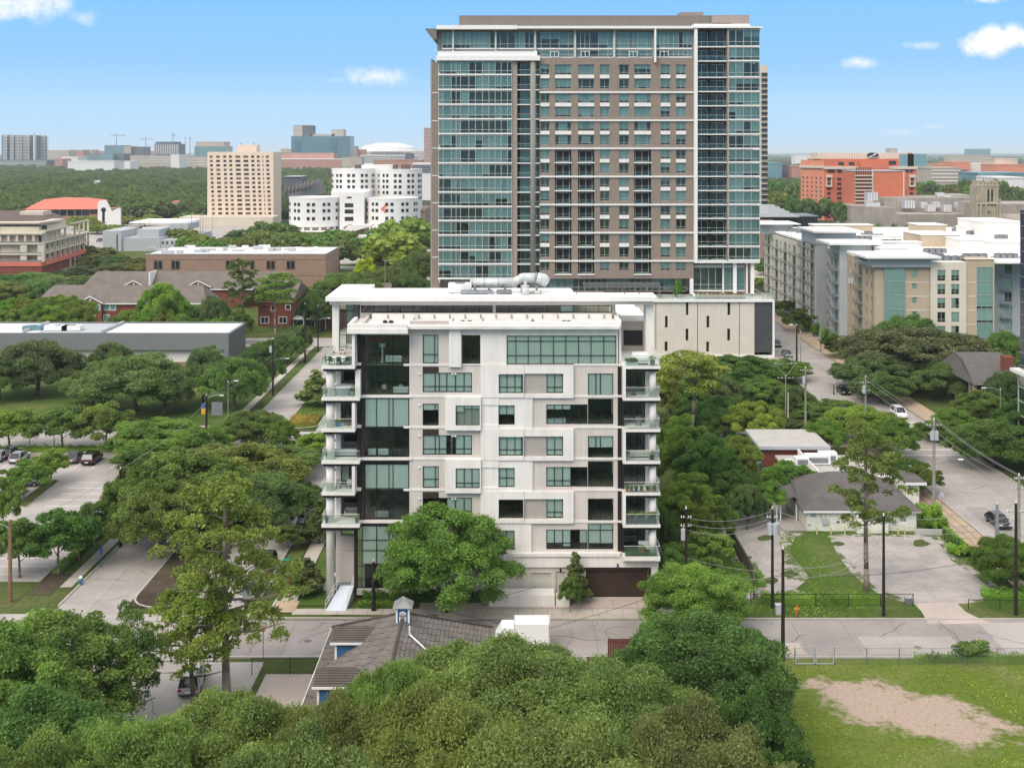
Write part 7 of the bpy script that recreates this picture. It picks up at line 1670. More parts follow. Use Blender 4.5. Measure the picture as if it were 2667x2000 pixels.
farb('office_building','stepped grey upper block above the broad grey blue office','office building',1882,2150,262,300,2930,'sand_far')
for i,(a,b,c,d,Y,m_,lb)in enumerate(((425,660,345,430,3500,'sand_far','low mauve hall right of the round dark tower'),(650,800,340,400,3600,'pink_brick','pinkish mid rise beside the mauve hall'),(800,885,338,380,3650,'sand_far','small square sand coloured block on the left horizon'),(885,1010,352,375,3700,'pink_brick','low brick block left of the dark office slab'),(815,1085,380,440,3100,'glass_teal_far','long blue grey banded office in front of the dark slab'),(1085,1190,375,430,3120,'dark_far','dark low office box under the cranes'),(590,745,408,450,2800,'white_far','low white curved block left of centre skyline'),(525,600,425,450,2750,'pink_brick','small pale pink house block on the left skyline'),(650,1095,450,498,2300,'white_far','long pale roofed school among the far trees'),(1250,1640,395,460,2700,'sand_far','long cream apartment row below the ribbed tower'),(1640,1720,385,485,2500,'white_far','narrow pale apartment tower among the far trees'),(1720,1990,410,490,2600,'sand_far','grey banded apartments left of the beige tower'),(1380,1480,352,380,3600,'pink_brick','red brown low block under the left crane'),(1100,1250,450,470,2400,'white_far','small white row beside the far school'))):
 farb('skyline_building',lb,'building',a,b,c,d,Y,m_,bands=3 if i in(4,9,11)else 0,bandmat='white_far' if i!=4 else 'grey_light')
 # tower cranes
for i,(px,yt,yb,l0,l1,lb)in enumerate(((1117,198,330,1065,1210,'tower crane over the dark office slab'),(1400,235,350,1335,1480,'blue grey tower crane left of the ribbed tower'),(1660,196,262,1640,1695,'tower crane standing on the ribbed tower'),(1778,232,350,1776,1781,'bare crane mast right of the ribbed tower'),(1823,232,300,1815,1838,'luffing crane right of the bare mast'))):
 Y=3240.0;x=wx(L1.x(px),Y);z1=wz(L1.y(yt),Y);t=thing('tower_crane',lb,'crane',(x,Y,0))
 MB().box(x-.8,x+.8,Y-.8,Y+.8,0,z1+6).build('mast',M['grey_paint'],t);MB().box(wx(L1.x(l0),Y),wx(L1.x(l1),Y),Y-.7,Y+.7,z1-.6,z1+.6).build('jib',M['grey_paint'],t);MB().box(x-1.6,x+1.6,Y-1.5,Y+1.5,z1-4,z1-1).build('cab',M['white_far'],t)
 MB().tube((x,Y,z1+6),(wx(L1.x(l1),Y),Y,z1+.5),.3,n=4).tube((x,Y,z1+6),(wx(L1.x(l0),Y),Y,z1+.5),.3,n=4).build('stay',M['grey_paint'],t)
 # teal glass medical tower
t=farb('teal_medical_tower','teal glass office complex with taller rear block and cream roof house','office building',865,1425,205,415,2650,'glass_teal_far',z_=L2,bands=11,bandmat='glass_blue',dep=60)
Y=2700.0
for nm,a,b,c,m_ in(('rear_block',887,1067,98,'dark_far'),('rear_face',890,970,102,'sand_far'),('roof_house',1045,1275,180,'sand_far'),('roof_house',1245,1358,136,'sand_far')):
 pbox(nm,wx(L2.x(a),Y),wx(L2.x(b),Y),Y-(1 if nm=='rear_face' else 0),Y+40,50,wz(L2.y(c),Y),M[m_],t)
pbox('dark_face',wx(L2.x(900),2650),wx(L2.x(960),2650),2648.6,2649.1,10,wz(L2.y(230),2650),M['glass_blue'],t);pbox('dark_face',wx(L2.x(1230),2650),wx(L2.x(1300),2650),2648.6,2649.1,10,wz(L2.y(215),2650),M['glass_blue'],t)  # two darker blue glass strips laid over the front
farb('brick_school','long pale red brick building with green roof strip in front of the teal tower','building',720,1340,420,515,2500,'pink_brick',z_=L2,roof='white_far')
farb('brick_school_upper','green roofed upper storey of the long brick building','building',720,1265,360,425,2560,'pink_brick',z_=L2,roof='glass_teal_far')
# stadium
Y=3900.0;x=wx(L2.x(1750),Y);t=thing('stadium','white domed stadium with arched facade on the horizon','stadium',(x,Y,0));rr_=wx(L2.x(2030),Y)-x
z0,z1=wz(L2.y(345),Y),wz(L2.y(262),Y)
mb=MB();n=48
for k,(r_,z)in enumerate(((1.0,z0),(.93,z0+(z1-z0)*.55),(.6,z1-6),(.35,z1),(.0,z1))):
 mb.v+=[(x+math.cos(2*math.pi*i/n)*rr_*r_,Y+100+math.sin(2*math.pi*i/n)*rr_*.6*r_,z)for i in range(n)]
for k in range(4):
 for i in range(n):mb.f.append((k*n+i,k*n+(i+1)%n,(k+1)*n+(i+1)%n,(k+1)*n+i));mb.m.append(0)
mb.build('roof',M['white_far'],t);MB().tube((x,Y+100,0),(x,Y+100,z0),rr_,n=48).build('bowl',M['sand_far'],t)
for i in range(14):pbox('arch',wx(L2.x(1640+21*i),Y-160),wx(L2.x(1652+21*i),Y-160),Y-200,Y-190,wz(L2.y(375),Y-190),wz(L2.y(345),Y-190),M['dark_far'],t)
for i,(a,b,c,d,Y,m_,lb,bd)in enumerate(((1430,1480,300,400,3300,'pink_brick','dark red block left of the stadium',0),(1480,1560,330,400,3350,'pink_brick','brown gabled block in front of the stadium',0),(1340,1430,405,455,2500,'sand_far','small grey house block right of the brick school',0),(1520,1780,385,450,2450,'white_far','banded parking garage below the stadium',4),(1780,2060,385,440,2500,'white_far','second banded parking garage below the stadium',4),(1430,1530,400,455,2300,'sand_far','cream block beside the stadium garage',0),(1940,2010,370,450,2350,'dark_far','grey glass block right of the stadium garages',0),(2010,2180,350,450,2700,'sand_far','tan mid rise right of the stadium',5),(1640,2100,430,470,2000,'pink_brick','low red roofs in front of the stadium garages',0),(2010,2190,470,545,1100,'white_far','white multi level car park beside the glass tower',4),(2020,2130,910,985,700,'brick_brown','small tan block right of the round hospital',0),(765,862,325,360,3300,'sand_far','low tan block left of the teal complex',0))):
 farb('skyline_building',lb,'building',a,b,c,d,Y,m_,z_=L2,bands=bd,bandmat='dark_far' if m_=='white_far' else 'white_far',dep=40)
farb('striped_tower','pink and white striped tower peeking out left of the glass tower','apartment tower',2120,2190,122,450,1900,'white_far',z_=L2,bands=26,bandmat='pink_brick')
# right horizon
for i,(a,b,c,d,Y,m_,lb)in enumerate(((1120,1182,55,90,4200,'sand_far','small grey block on the right horizon'),(1760,1940,60,95,5200,'glass_teal_far','long grey green block on the far right horizon'),(1620,1940,112,130,3200,'sand_far','long low tan campus on the right horizon'),(350,470,112,122,3300,'white_far','thin white roof in the far right woods'),(130,240,180,250,1500,'glass_teal_far','grey green block behind the pale tower'),(230,300,195,240,1520,'dark_far','small dark block behind the pale tower'),(320,470,205,240,1500,'pink_brick','low brown roofed block left of the orange hotel'),(1460,1690,220,335,1250,'sand_far','grey banded office in the right woods'),(1690,1750,235,320,1260,'brick_brown','brown end block of the right woods office'),(1345,1480,200,260,1500,'sand_far','tan halls right of the orange hotel'),(1490,1640,188,215,1700,'terracotta_pale','red tiled roofs of the right campus'),(1620,1775,170,215,1750,'terracotta_pale','orange campus block with small tower'),(1775,1960,185,215,1760,'white_far','pale campus wing with tiled roof'),(1980,2160,145,215,1700,'cream','tan campus building with flagpole at the right edge'),(1975,2212,190,230,1650,'terracotta_pale','orange tiled roof campus wing at the right edge'),(1840,2212,262,275,1100,'glass_teal_far','long blue grey roof behind the church tower'),(2000,2212,300,325,1050,'white_far','low white building behind the church'))):
 farb('skyline_building',lb,'building',a,b,c,d,Y,m_,z_=R5,bands=4 if i==7 else 0,dep=50)
 # little houses in the left woods
for a,b,w,lb in((915,640,20,'small white gabled house in the far left woods'),(1660,838,26,'small house with orange tent roof in the left woods')):
 Y=1250.0 if a==915 else 800.0;x=wx(L1.x(a),Y);z=wz(L1.y(b),Y);hw=w/L1.k*Y/F*.6;t=thing('small_house',lb,'house',(x,Y,0))
 pbox('wall',x-hw,x+hw,Y,Y+12,0,z,M['white_far'],t);MB().exy([(x-hw-.5,z),(x+hw+.5,z),(x,z+hw*.8)],Y-.5,Y+12).build('roof',M['white_far' if a==915 else 'roof_orange'],t)
 # ======================= trees (columns given in reading units of a 2212 px wide view) =======================
K=1.2057
def T(dx,dy,Y,w,kind,label,tint=(1,1,1),**k):return tree(dx*K,dy*K,Y,w*K,kind,label,tint,**k)
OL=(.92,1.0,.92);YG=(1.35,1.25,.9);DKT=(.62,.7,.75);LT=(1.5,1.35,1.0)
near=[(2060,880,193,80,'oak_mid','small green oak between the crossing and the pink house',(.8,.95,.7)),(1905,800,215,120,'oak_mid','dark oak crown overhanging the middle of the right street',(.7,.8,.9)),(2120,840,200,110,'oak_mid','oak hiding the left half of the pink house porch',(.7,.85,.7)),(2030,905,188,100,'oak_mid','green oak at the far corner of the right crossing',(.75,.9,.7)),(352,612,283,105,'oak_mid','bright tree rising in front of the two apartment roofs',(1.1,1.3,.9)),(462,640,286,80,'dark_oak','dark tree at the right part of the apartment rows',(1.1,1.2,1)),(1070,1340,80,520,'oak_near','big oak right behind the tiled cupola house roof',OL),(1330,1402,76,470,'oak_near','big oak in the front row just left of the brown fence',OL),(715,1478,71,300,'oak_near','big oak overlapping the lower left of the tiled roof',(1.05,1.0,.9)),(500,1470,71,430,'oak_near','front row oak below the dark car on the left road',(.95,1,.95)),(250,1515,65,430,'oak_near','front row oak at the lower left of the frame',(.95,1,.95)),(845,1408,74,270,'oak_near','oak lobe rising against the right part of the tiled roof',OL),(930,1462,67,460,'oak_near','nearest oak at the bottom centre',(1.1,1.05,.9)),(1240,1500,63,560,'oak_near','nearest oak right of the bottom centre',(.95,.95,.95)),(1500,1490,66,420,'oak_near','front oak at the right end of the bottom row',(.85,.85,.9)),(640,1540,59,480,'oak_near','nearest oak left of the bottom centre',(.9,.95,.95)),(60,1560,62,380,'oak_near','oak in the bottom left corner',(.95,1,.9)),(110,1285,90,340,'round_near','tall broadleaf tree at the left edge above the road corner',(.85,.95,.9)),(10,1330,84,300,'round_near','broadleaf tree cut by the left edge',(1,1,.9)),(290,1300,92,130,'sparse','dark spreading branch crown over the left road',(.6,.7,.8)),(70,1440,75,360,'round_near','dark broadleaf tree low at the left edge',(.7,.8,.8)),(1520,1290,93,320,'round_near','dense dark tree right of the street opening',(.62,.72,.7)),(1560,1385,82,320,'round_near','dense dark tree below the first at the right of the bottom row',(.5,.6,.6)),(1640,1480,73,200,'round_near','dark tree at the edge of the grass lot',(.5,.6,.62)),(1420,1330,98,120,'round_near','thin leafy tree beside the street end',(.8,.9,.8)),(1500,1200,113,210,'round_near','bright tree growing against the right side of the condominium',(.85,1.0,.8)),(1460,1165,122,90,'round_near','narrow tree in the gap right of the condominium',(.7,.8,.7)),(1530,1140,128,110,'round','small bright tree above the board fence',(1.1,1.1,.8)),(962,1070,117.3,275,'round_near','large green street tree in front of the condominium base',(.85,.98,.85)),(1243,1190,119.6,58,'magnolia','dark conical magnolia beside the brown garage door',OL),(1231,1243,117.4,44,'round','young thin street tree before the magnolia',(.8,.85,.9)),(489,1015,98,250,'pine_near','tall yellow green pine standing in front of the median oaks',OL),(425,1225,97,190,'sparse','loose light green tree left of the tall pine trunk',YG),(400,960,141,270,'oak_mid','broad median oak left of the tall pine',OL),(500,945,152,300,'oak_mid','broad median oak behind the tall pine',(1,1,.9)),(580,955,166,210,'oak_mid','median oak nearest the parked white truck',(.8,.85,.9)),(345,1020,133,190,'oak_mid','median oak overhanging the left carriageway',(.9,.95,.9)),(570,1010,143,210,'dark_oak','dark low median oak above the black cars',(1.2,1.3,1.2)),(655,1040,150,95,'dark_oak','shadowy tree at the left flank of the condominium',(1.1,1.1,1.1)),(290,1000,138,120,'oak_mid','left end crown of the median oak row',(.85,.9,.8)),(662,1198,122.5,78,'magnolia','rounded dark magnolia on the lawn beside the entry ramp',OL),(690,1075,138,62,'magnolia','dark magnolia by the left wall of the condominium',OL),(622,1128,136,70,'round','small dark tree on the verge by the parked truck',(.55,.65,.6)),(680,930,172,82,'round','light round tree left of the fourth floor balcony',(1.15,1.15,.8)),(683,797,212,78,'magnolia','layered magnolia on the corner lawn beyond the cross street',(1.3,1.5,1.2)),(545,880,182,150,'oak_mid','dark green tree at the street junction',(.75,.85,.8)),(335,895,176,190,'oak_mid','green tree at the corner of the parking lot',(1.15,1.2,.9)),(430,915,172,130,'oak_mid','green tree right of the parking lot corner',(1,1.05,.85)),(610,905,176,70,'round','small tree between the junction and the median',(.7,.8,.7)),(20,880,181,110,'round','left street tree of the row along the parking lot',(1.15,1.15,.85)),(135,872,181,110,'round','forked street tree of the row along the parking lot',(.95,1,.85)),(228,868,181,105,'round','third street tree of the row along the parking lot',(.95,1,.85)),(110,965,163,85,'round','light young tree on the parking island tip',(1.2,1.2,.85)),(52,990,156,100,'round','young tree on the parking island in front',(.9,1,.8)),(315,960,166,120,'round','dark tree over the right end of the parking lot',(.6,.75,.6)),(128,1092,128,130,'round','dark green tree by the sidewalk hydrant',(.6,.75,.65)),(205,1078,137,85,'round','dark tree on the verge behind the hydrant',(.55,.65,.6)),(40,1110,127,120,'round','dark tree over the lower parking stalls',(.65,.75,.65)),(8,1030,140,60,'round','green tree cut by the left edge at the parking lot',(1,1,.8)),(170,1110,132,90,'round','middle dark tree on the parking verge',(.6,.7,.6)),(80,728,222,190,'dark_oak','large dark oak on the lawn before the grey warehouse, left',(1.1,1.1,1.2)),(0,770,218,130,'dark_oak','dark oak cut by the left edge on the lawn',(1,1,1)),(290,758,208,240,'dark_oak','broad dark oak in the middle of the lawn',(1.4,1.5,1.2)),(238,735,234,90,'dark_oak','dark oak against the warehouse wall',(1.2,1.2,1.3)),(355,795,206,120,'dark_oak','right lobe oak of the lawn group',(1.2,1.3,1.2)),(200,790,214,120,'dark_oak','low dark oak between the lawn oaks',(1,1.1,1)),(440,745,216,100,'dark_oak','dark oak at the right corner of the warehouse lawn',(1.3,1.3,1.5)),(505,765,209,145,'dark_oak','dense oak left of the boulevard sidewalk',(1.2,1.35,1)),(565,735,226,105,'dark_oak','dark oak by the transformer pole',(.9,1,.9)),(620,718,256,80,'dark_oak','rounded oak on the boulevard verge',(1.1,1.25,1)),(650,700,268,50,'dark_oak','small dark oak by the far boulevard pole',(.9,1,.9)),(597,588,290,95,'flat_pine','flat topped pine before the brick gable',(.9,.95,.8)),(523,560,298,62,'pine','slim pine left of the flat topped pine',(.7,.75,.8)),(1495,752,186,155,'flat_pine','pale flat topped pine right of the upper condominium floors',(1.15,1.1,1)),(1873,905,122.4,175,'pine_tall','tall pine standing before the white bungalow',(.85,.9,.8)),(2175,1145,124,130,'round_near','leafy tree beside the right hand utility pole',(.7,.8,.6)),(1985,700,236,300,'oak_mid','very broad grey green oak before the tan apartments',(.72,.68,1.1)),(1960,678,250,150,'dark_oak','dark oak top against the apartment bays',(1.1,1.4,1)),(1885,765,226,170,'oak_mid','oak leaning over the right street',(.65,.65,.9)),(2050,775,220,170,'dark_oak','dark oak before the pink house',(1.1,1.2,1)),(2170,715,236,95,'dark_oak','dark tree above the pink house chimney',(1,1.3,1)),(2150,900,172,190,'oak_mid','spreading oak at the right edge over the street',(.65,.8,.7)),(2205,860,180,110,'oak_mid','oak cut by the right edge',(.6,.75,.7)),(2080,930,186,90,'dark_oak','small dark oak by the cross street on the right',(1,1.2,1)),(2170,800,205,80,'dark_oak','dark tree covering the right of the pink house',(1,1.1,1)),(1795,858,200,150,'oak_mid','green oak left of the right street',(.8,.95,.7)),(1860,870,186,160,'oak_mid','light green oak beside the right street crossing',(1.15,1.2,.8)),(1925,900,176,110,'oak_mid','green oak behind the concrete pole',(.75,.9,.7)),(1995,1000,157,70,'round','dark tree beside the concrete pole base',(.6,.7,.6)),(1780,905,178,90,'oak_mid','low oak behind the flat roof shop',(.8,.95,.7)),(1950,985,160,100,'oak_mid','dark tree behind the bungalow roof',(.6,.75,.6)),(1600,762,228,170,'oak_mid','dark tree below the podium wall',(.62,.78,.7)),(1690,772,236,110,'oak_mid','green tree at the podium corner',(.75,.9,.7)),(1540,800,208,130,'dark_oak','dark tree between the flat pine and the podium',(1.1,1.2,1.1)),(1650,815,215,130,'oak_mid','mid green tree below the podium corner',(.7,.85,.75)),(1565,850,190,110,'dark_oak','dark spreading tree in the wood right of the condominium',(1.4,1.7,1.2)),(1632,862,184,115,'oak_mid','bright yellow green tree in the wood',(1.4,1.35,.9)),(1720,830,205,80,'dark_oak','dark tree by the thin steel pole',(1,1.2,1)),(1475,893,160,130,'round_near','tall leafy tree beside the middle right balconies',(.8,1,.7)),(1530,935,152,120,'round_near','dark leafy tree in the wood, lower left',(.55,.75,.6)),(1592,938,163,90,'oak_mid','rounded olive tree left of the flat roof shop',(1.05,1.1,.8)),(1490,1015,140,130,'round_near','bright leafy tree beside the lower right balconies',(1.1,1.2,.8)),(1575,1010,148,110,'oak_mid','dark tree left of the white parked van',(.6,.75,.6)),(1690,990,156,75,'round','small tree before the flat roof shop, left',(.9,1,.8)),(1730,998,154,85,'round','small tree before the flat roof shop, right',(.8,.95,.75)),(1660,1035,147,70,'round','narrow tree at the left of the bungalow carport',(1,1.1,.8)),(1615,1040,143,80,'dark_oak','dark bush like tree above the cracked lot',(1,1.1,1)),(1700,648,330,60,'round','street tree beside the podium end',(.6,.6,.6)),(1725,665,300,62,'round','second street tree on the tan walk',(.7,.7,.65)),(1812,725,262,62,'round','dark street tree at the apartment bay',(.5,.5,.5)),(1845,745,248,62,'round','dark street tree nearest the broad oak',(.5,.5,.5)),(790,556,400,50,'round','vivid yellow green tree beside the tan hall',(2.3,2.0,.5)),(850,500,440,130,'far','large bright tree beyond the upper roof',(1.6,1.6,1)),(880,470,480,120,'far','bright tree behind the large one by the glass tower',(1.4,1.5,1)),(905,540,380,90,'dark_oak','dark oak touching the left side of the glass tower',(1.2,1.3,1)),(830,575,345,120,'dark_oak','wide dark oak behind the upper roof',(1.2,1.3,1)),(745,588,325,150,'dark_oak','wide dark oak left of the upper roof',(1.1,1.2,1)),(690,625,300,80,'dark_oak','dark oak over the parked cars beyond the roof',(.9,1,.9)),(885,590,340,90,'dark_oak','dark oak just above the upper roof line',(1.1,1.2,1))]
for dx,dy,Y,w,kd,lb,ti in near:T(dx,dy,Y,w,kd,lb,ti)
# belts of trees one can tell apart: (x range, top row range, Y range, width px, kinds, n, label, group)
belts=[((150,445),(436,470),(720,900),(40,60),('far',),22,'yellow green tree at the near rim of the left woods','bright trees at the near rim of the left woods',(1.7,1.6,1)),((1425,1500),(790,860),(196,206),(80,100),('oak_mid',),2,'green tree behind the pale flat topped pine','trees behind the flat topped pine',(.8,.95,.8)),((0,175),(632,672),(268,290),(80,110),('oak_mid',),9,'olive green tree in the belt directly behind the grey warehouse','trees behind the warehouse',(.95,1,.8)),((255,520),(650,686),(268,292),(50,85),('oak_mid','round'),8,'green tree hiding the front brick apartments','trees before the brick apartments',(.95,1.05,.8)),((0,150),(582,606),(330,390),(90,140),('dark_oak',),7,'dark tree at the foot of the balcony apartments','trees before the balcony apartments',(1.3,1.4,1.3)),((160,320),(520,575),(420,500),(60,100),('far','dark_oak'),9,'tree between the balcony apartments and the tan hall','trees left of the tan hall',(1,1,1)),((390,840),(490,520),(450,560),(60,95),('far',),24,'tree in the band between the tan hall and the round hospital','trees beyond the tan hall',(1.1,1.2,1)),((560,620),(455,500),(560,640),(50,80),('far',),4,'tree between the beige tower and the round hospital','trees left of the hospital',(1.1,1.3,1)),((800,930),(470,560),(430,600),(60,90),('far',),12,'tree in the slope of green left of the glass tower','trees left of the glass tower',(1.25,1.3,1)),((170,250),(462,490),(640,700),(50,70),('far',),4,'tree in front of the orange roofed hall','trees at the orange roof',(1.5,1.5,.8)),((1640,1700),(530,600),(380,470),(40,70),('far',),5,'tree in the gap between the glass tower and the apartments','trees behind the podium',(1.1,1.2,1)),((1650,1840),(380,440),(650,1000),(35,60),('far',),12,'tree in the park between the pale tower and the orange hotel','park trees left of the hotel',(1,1.1,.9)),((1990,2200),(380,420),(760,1000),(35,60),('far',),12,'tree in the woods behind the church','trees behind the church',(1,1.1,.9)),((1880,1990),(478,492),(400,430),(30,55),('dark_oak',),4,'dark tree between the theatre and the apartment roofs','trees before the theatre',(1.2,1.4,1)),((2150,2212),(440,600),(300,420),(40,60),('dark_oak',),2,'tree beyond the right apartments','trees beyond the apartments',(1,1.1,1)),((1425,1560),(1040,1100),(130,142),(55,80),('round','dark_oak'),5,'leafy tree in the thicket above the board fence','thicket trees right of the condominium',(.75,.9,.7)),((1430,1600),(800,940),(165,215),(70,110),('oak_mid','dark_oak'),9,'green tree in the dense wood between the condominium and the podium','trees of the wood right of the condominium',(.8,.95,.8)),((1600,1760),(850,960),(170,215),(60,90),('oak_mid','dark_oak'),7,'green tree in the wood behind the flat roof shop','trees behind the flat roof shop',(.8,.95,.8))]
for(x0,x1),(y0,y1),(Y0,Y1),(w0,w1),kinds,n,lb,gr,ti in belts:
 for i in range(n):
  f_=_tr.random();Y=Y0+(Y1-Y0)*f_
  T(x0+(x1-x0)*(i+_tr.random())/n,y1+(y0-y1)*f_*.9,Y,_tr.uniform(w0,w1),_tr.choice(kinds),lb,tuple(q*_tr.uniform(.8,1.15)for q in ti),group=gr)
  # hedges and low planting
def hedge(name,label,X0,X1,Y0,Y1,h,mat='leaf_mid',dens=26,tint=(1,1,1),leaf=.14,cat='hedge'):
 A=(X1-X0)*(Y1-Y0);n=int((A+(X1-X0+Y1-Y0)*h*2)*dens);rg=np.random.default_rng(int(abs(X0*7+Y0*13)))
 c=np.stack([rg.uniform(X0,X1,n),rg.uniform(Y0,Y1,n),h*(.25+.75*rg.random(n)**.5)],1);c[:,2]*=.85+.3*np.sin(c[:,0]*1.7+c[:,1])**2
 nr=rg.normal(size=(n,3))*.8+[0,-.3,.7];nr/=np.linalg.norm(nr,axis=1)[:,None];t_=np.cross(nr,rg.normal(size=(n,3)));t_/=np.linalg.norm(t_,axis=1)[:,None];b_=np.cross(nr,t_);s=leaf*(.6+.8*rg.random(n))[:,None]
 V=np.stack([c-t_*s,c+b_*s*.6,c+t_*s,c-b_*s*.6],1).reshape(-1,3)
 mb=MB().box(X0+.12,X1-.12,Y0+.12,Y1-.12,0,h*.72);nb=len(V)
 me=bpy.data.meshes.new(name);me.from_pydata([tuple(v)for v in V]+mb.v,[],[(4*i,4*i+1,4*i+2,4*i+3)for i in range(n)]+[tuple(q+nb for q in f)for f in mb.f]);me.materials.append(M[mat])
 o=bpy.data.objects.new(name,me);col.objects.link(o);o.color=(*tint,1);return tag(o,label,cat)
hedge('hedge','clipped hedge along the street side of the parking lot',-100,-53,179.4,180.6,1.0,tint=(1.3,1.4,.8));hedge('hedge','tall clipped hedge below the lobby glass of the condominium',-16,-3.5,119.6,120.6,1.1,tint=(.7,.9,.7),dens=60);hedge('hedge','low hedge strip in front of the tall clipped hedge',-16.3,-11.3,118.4,119.2,.6,tint=(.9,1.1,.7),dens=60)
hedge('flower_bed','reddish shrubs on the boulevard median corner',-39.2,-34.3,196.5,203,.9,tint=(1.5,.9,.7),cat='shrubs');hedge('hedge','hedge along the left verge of the lower parking lot',-51.8,-50.6,128,150,.6,tint=(.9,1.1,.7),leaf=.1)
hedge('hedge','dark hedge at the foot of the brick gable apartments',-75,-52,299.5,301,1.3,'leaf_dark',tint=(1.2,1.4,1));hedge('weeds','tall weeds along the fence before the bungalow lots',25.5,38,119.4,121,.9,tint=(1,1.2,.7),leaf=.12,cat='weeds');hedge('weeds','dense weeds right of the driveway',49,58,119.6,122,1.0,tint=(.9,1.2,.7),leaf=.12,cat='weeds')
hedge('weeds','tangled weeds at the right end of the chain link fence',36.5,47,105.6,106.2,.9,tint=(1,1.1,.7),leaf=.1,cat='weeds');hedge('weeds','dark weeds below the board fence',22,27,124,130,.8,tint=(.8,1,.7),leaf=.12,cat='weeds');hedge('hedge','ivy strip along the median road edge on the right',52.5,53.4,126,152,.8,tint=(1,1.3,.7),leaf=.1)
bushes=[((1550,1525),'green bush at the right corner of the bungalow',1.9,1.9),((1530,560),'bush below the corner bush of the bungalow',2,1.6),((1760,700),'low bush on the verge right of the lot',1.8,1.2)]
for(a,b),h_ in(((1550,470),2.4),((1590,530),1.8),((1750,710),1.4),((1850,500),0)):
 if h_:
  x,y=G(ZR.x(a),ZR.y(b));tm,cm,w0,h0=PROTO['bush'][0];o=bpy.data.objects.new('bush',cm);col.objects.link(o);o.location=(x,y,-.2);s_=2.8/w0;o.scale=(s_,s_,h_/h0);o.color=(1.2,1.4,.8,1);tag(o,{1550:'tall green bush at the right corner of the bungalow',1590:'green bush in front of the corner bush of the bungalow',1750:'low bush on the verge right of the bungalow lot'}[a],'bush')
x,y=wx(ZB.x(1790),105.8),105.8;tm,cm,w0,h0=PROTO['bush'][1];o=bpy.data.objects.new('vine',cm);col.objects.link(o);o.location=(x,y,.4);o.scale=(3.2/w0,.5,1.8/h0);tag(o,'leafy vine draped over the chain link fence','vine')
for i in range(4):
 Y=300-i*8;o=bpy.data.objects.new('clipped_shrub',PROTO['bush'][0][1]);col.objects.link(o);o.location=(75.8,Y,0);o.scale=(.9,.9,2.2);o.color=(.8,1.1,.7,1);tag(o,'clipped cone shrub in the row along the apartment wall','shrub','cone shrubs at the apartments')
 # grass blades on the near lot read as texture; far woods as one mass of crowns
def woods(name,label,regions,seed):
 rg=np.random.default_rng(seed);P=[]
 for(u0,u1,Y0,Y1,n)in regions:
  q=rg.random(n*2);Y=(Y0**-1+(Y1**-1-Y0**-1)*q[:n])**-1;X=(u0+(u1-u0)*q[n:])*Y/F*K-0*Y;P.append(np.stack([X,Y,np.zeros(n)],1))
 P=np.concatenate(P);keep=np.ones(len(P),bool)
 for(a,b,c,d)in CLEAR:keep&=~((P[:,0]>a)&(P[:,0]<b)&(P[:,1]>c)&(P[:,1]<d))
 P=P[keep];me=bpy.data.meshes.new(name);me.from_pydata([tuple(p)for p in P],[],[]);o=bpy.data.objects.new(name,me);col.objects.link(o)
 ng=bpy.data.node_groups.new(name,'GeometryNodeTree');ng.interface.new_socket('Geometry',in_out='INPUT',socket_type='NodeSocketGeometry');ng.interface.new_socket('Geometry',in_out='OUTPUT',socket_type='NodeSocketGeometry')
 N=ng.nodes;L=ng.links;gi=N.new('NodeGroupInput');go_=N.new('NodeGroupOutput');jg=N.new('GeometryNodeGeometryToInstance')
 ip=N.new('GeometryNodeInstanceOnPoints');ip.inputs['Pick Instance'].default_value=True
 for src in WOOD_SRC:
  oi=N.new('GeometryNodeObjectInfo');oi.inputs['Object'].default_value=src;oi.inputs['As Instance'].default_value=True;L.new(oi.outputs['Geometry'],jg.inputs[0])
 L.new(gi.outputs[0],ip.inputs['Points']);L.new(jg.outputs[0],ip.inputs['Instance'])
 gti=N.new('GeometryNodeJoinGeometry')
 for l in list(jg.inputs[0].links):L.new(l.from_socket,gti.inputs[0])
 L.new(gti.outputs[0],ip.inputs['Instance']);N.remove(jg)
 rv=N.new('FunctionNodeRandomValue');rv.data_type='FLOAT_VECTOR';rv.inputs[0].default_value=(0,0,0);rv.inputs[1].default_value=(0,0,6.28);L.new(rv.outputs[0],ip.inputs['Rotation'])
 rs=N.new('FunctionNodeRandomValue');rs.data_type='FLOAT_VECTOR';rs.inputs[0].default_value=(.6,.6,.6);rs.inputs[1].default_value=(1.7,1.7,1.4);L.new(rs.outputs[0],ip.inputs['Scale'])
 L.new(ip.outputs[0],go_.inputs[0]);md=o.modifiers.new('woods','NODES');md.node_group=ng
 return tag(o,label,'woodland',kind='stuff')
WOOD_SRC=[]
for i,(a,lb,ti)in enumerate(((430,'small tree right behind the orange roofed hall',(1,1,1)),(300,'bright tree at the rim of the left woods',(1.5,1.45,.9)),(380,'dull dark tree at the rim of the left woods',(.75,.8,1)),(410,'pale tree left of the beige tower',(1.2,1.0,1)))):
 tm,cm,w0,h0=PROTO['far'][i];o=bpy.data.objects.new('tree',cm);col.objects.link(o);o.location=(0,0,0);o.color=(*ti,1);WOOD_SRC.append(o);tag(o,lb,'tree')
 t_=bpy.data.objects.new('trunk',tm);col.objects.link(t_);t_.parent=o;o.location=(wx(a*K,790),790+5*i,0)
CLEAR=[(-240,-60,560,800),(wx(535,738),wx(725,738),710,772),(wx(740,640),wx(1090,640),560,760),(wx(700,900),wx(900,900),870,975),(95,330,560,860),(-70,60,380,900),(wx(1960,480),wx(2160,480),440,540),(60,120,300,540)]
woods('woodland','endless treetops of the wooded quarter toward the left horizon',[(-1115,-330,760,1500,2300),(-1115,-330,1500,3600,2600),(-660,-330,620,760,60),(-1115,-640,800,1000,300)],5)
woods('woodland','endless treetops toward the right horizon',[(410,1100,800,1500,1500),(410,1100,1500,4500,2300)],6)
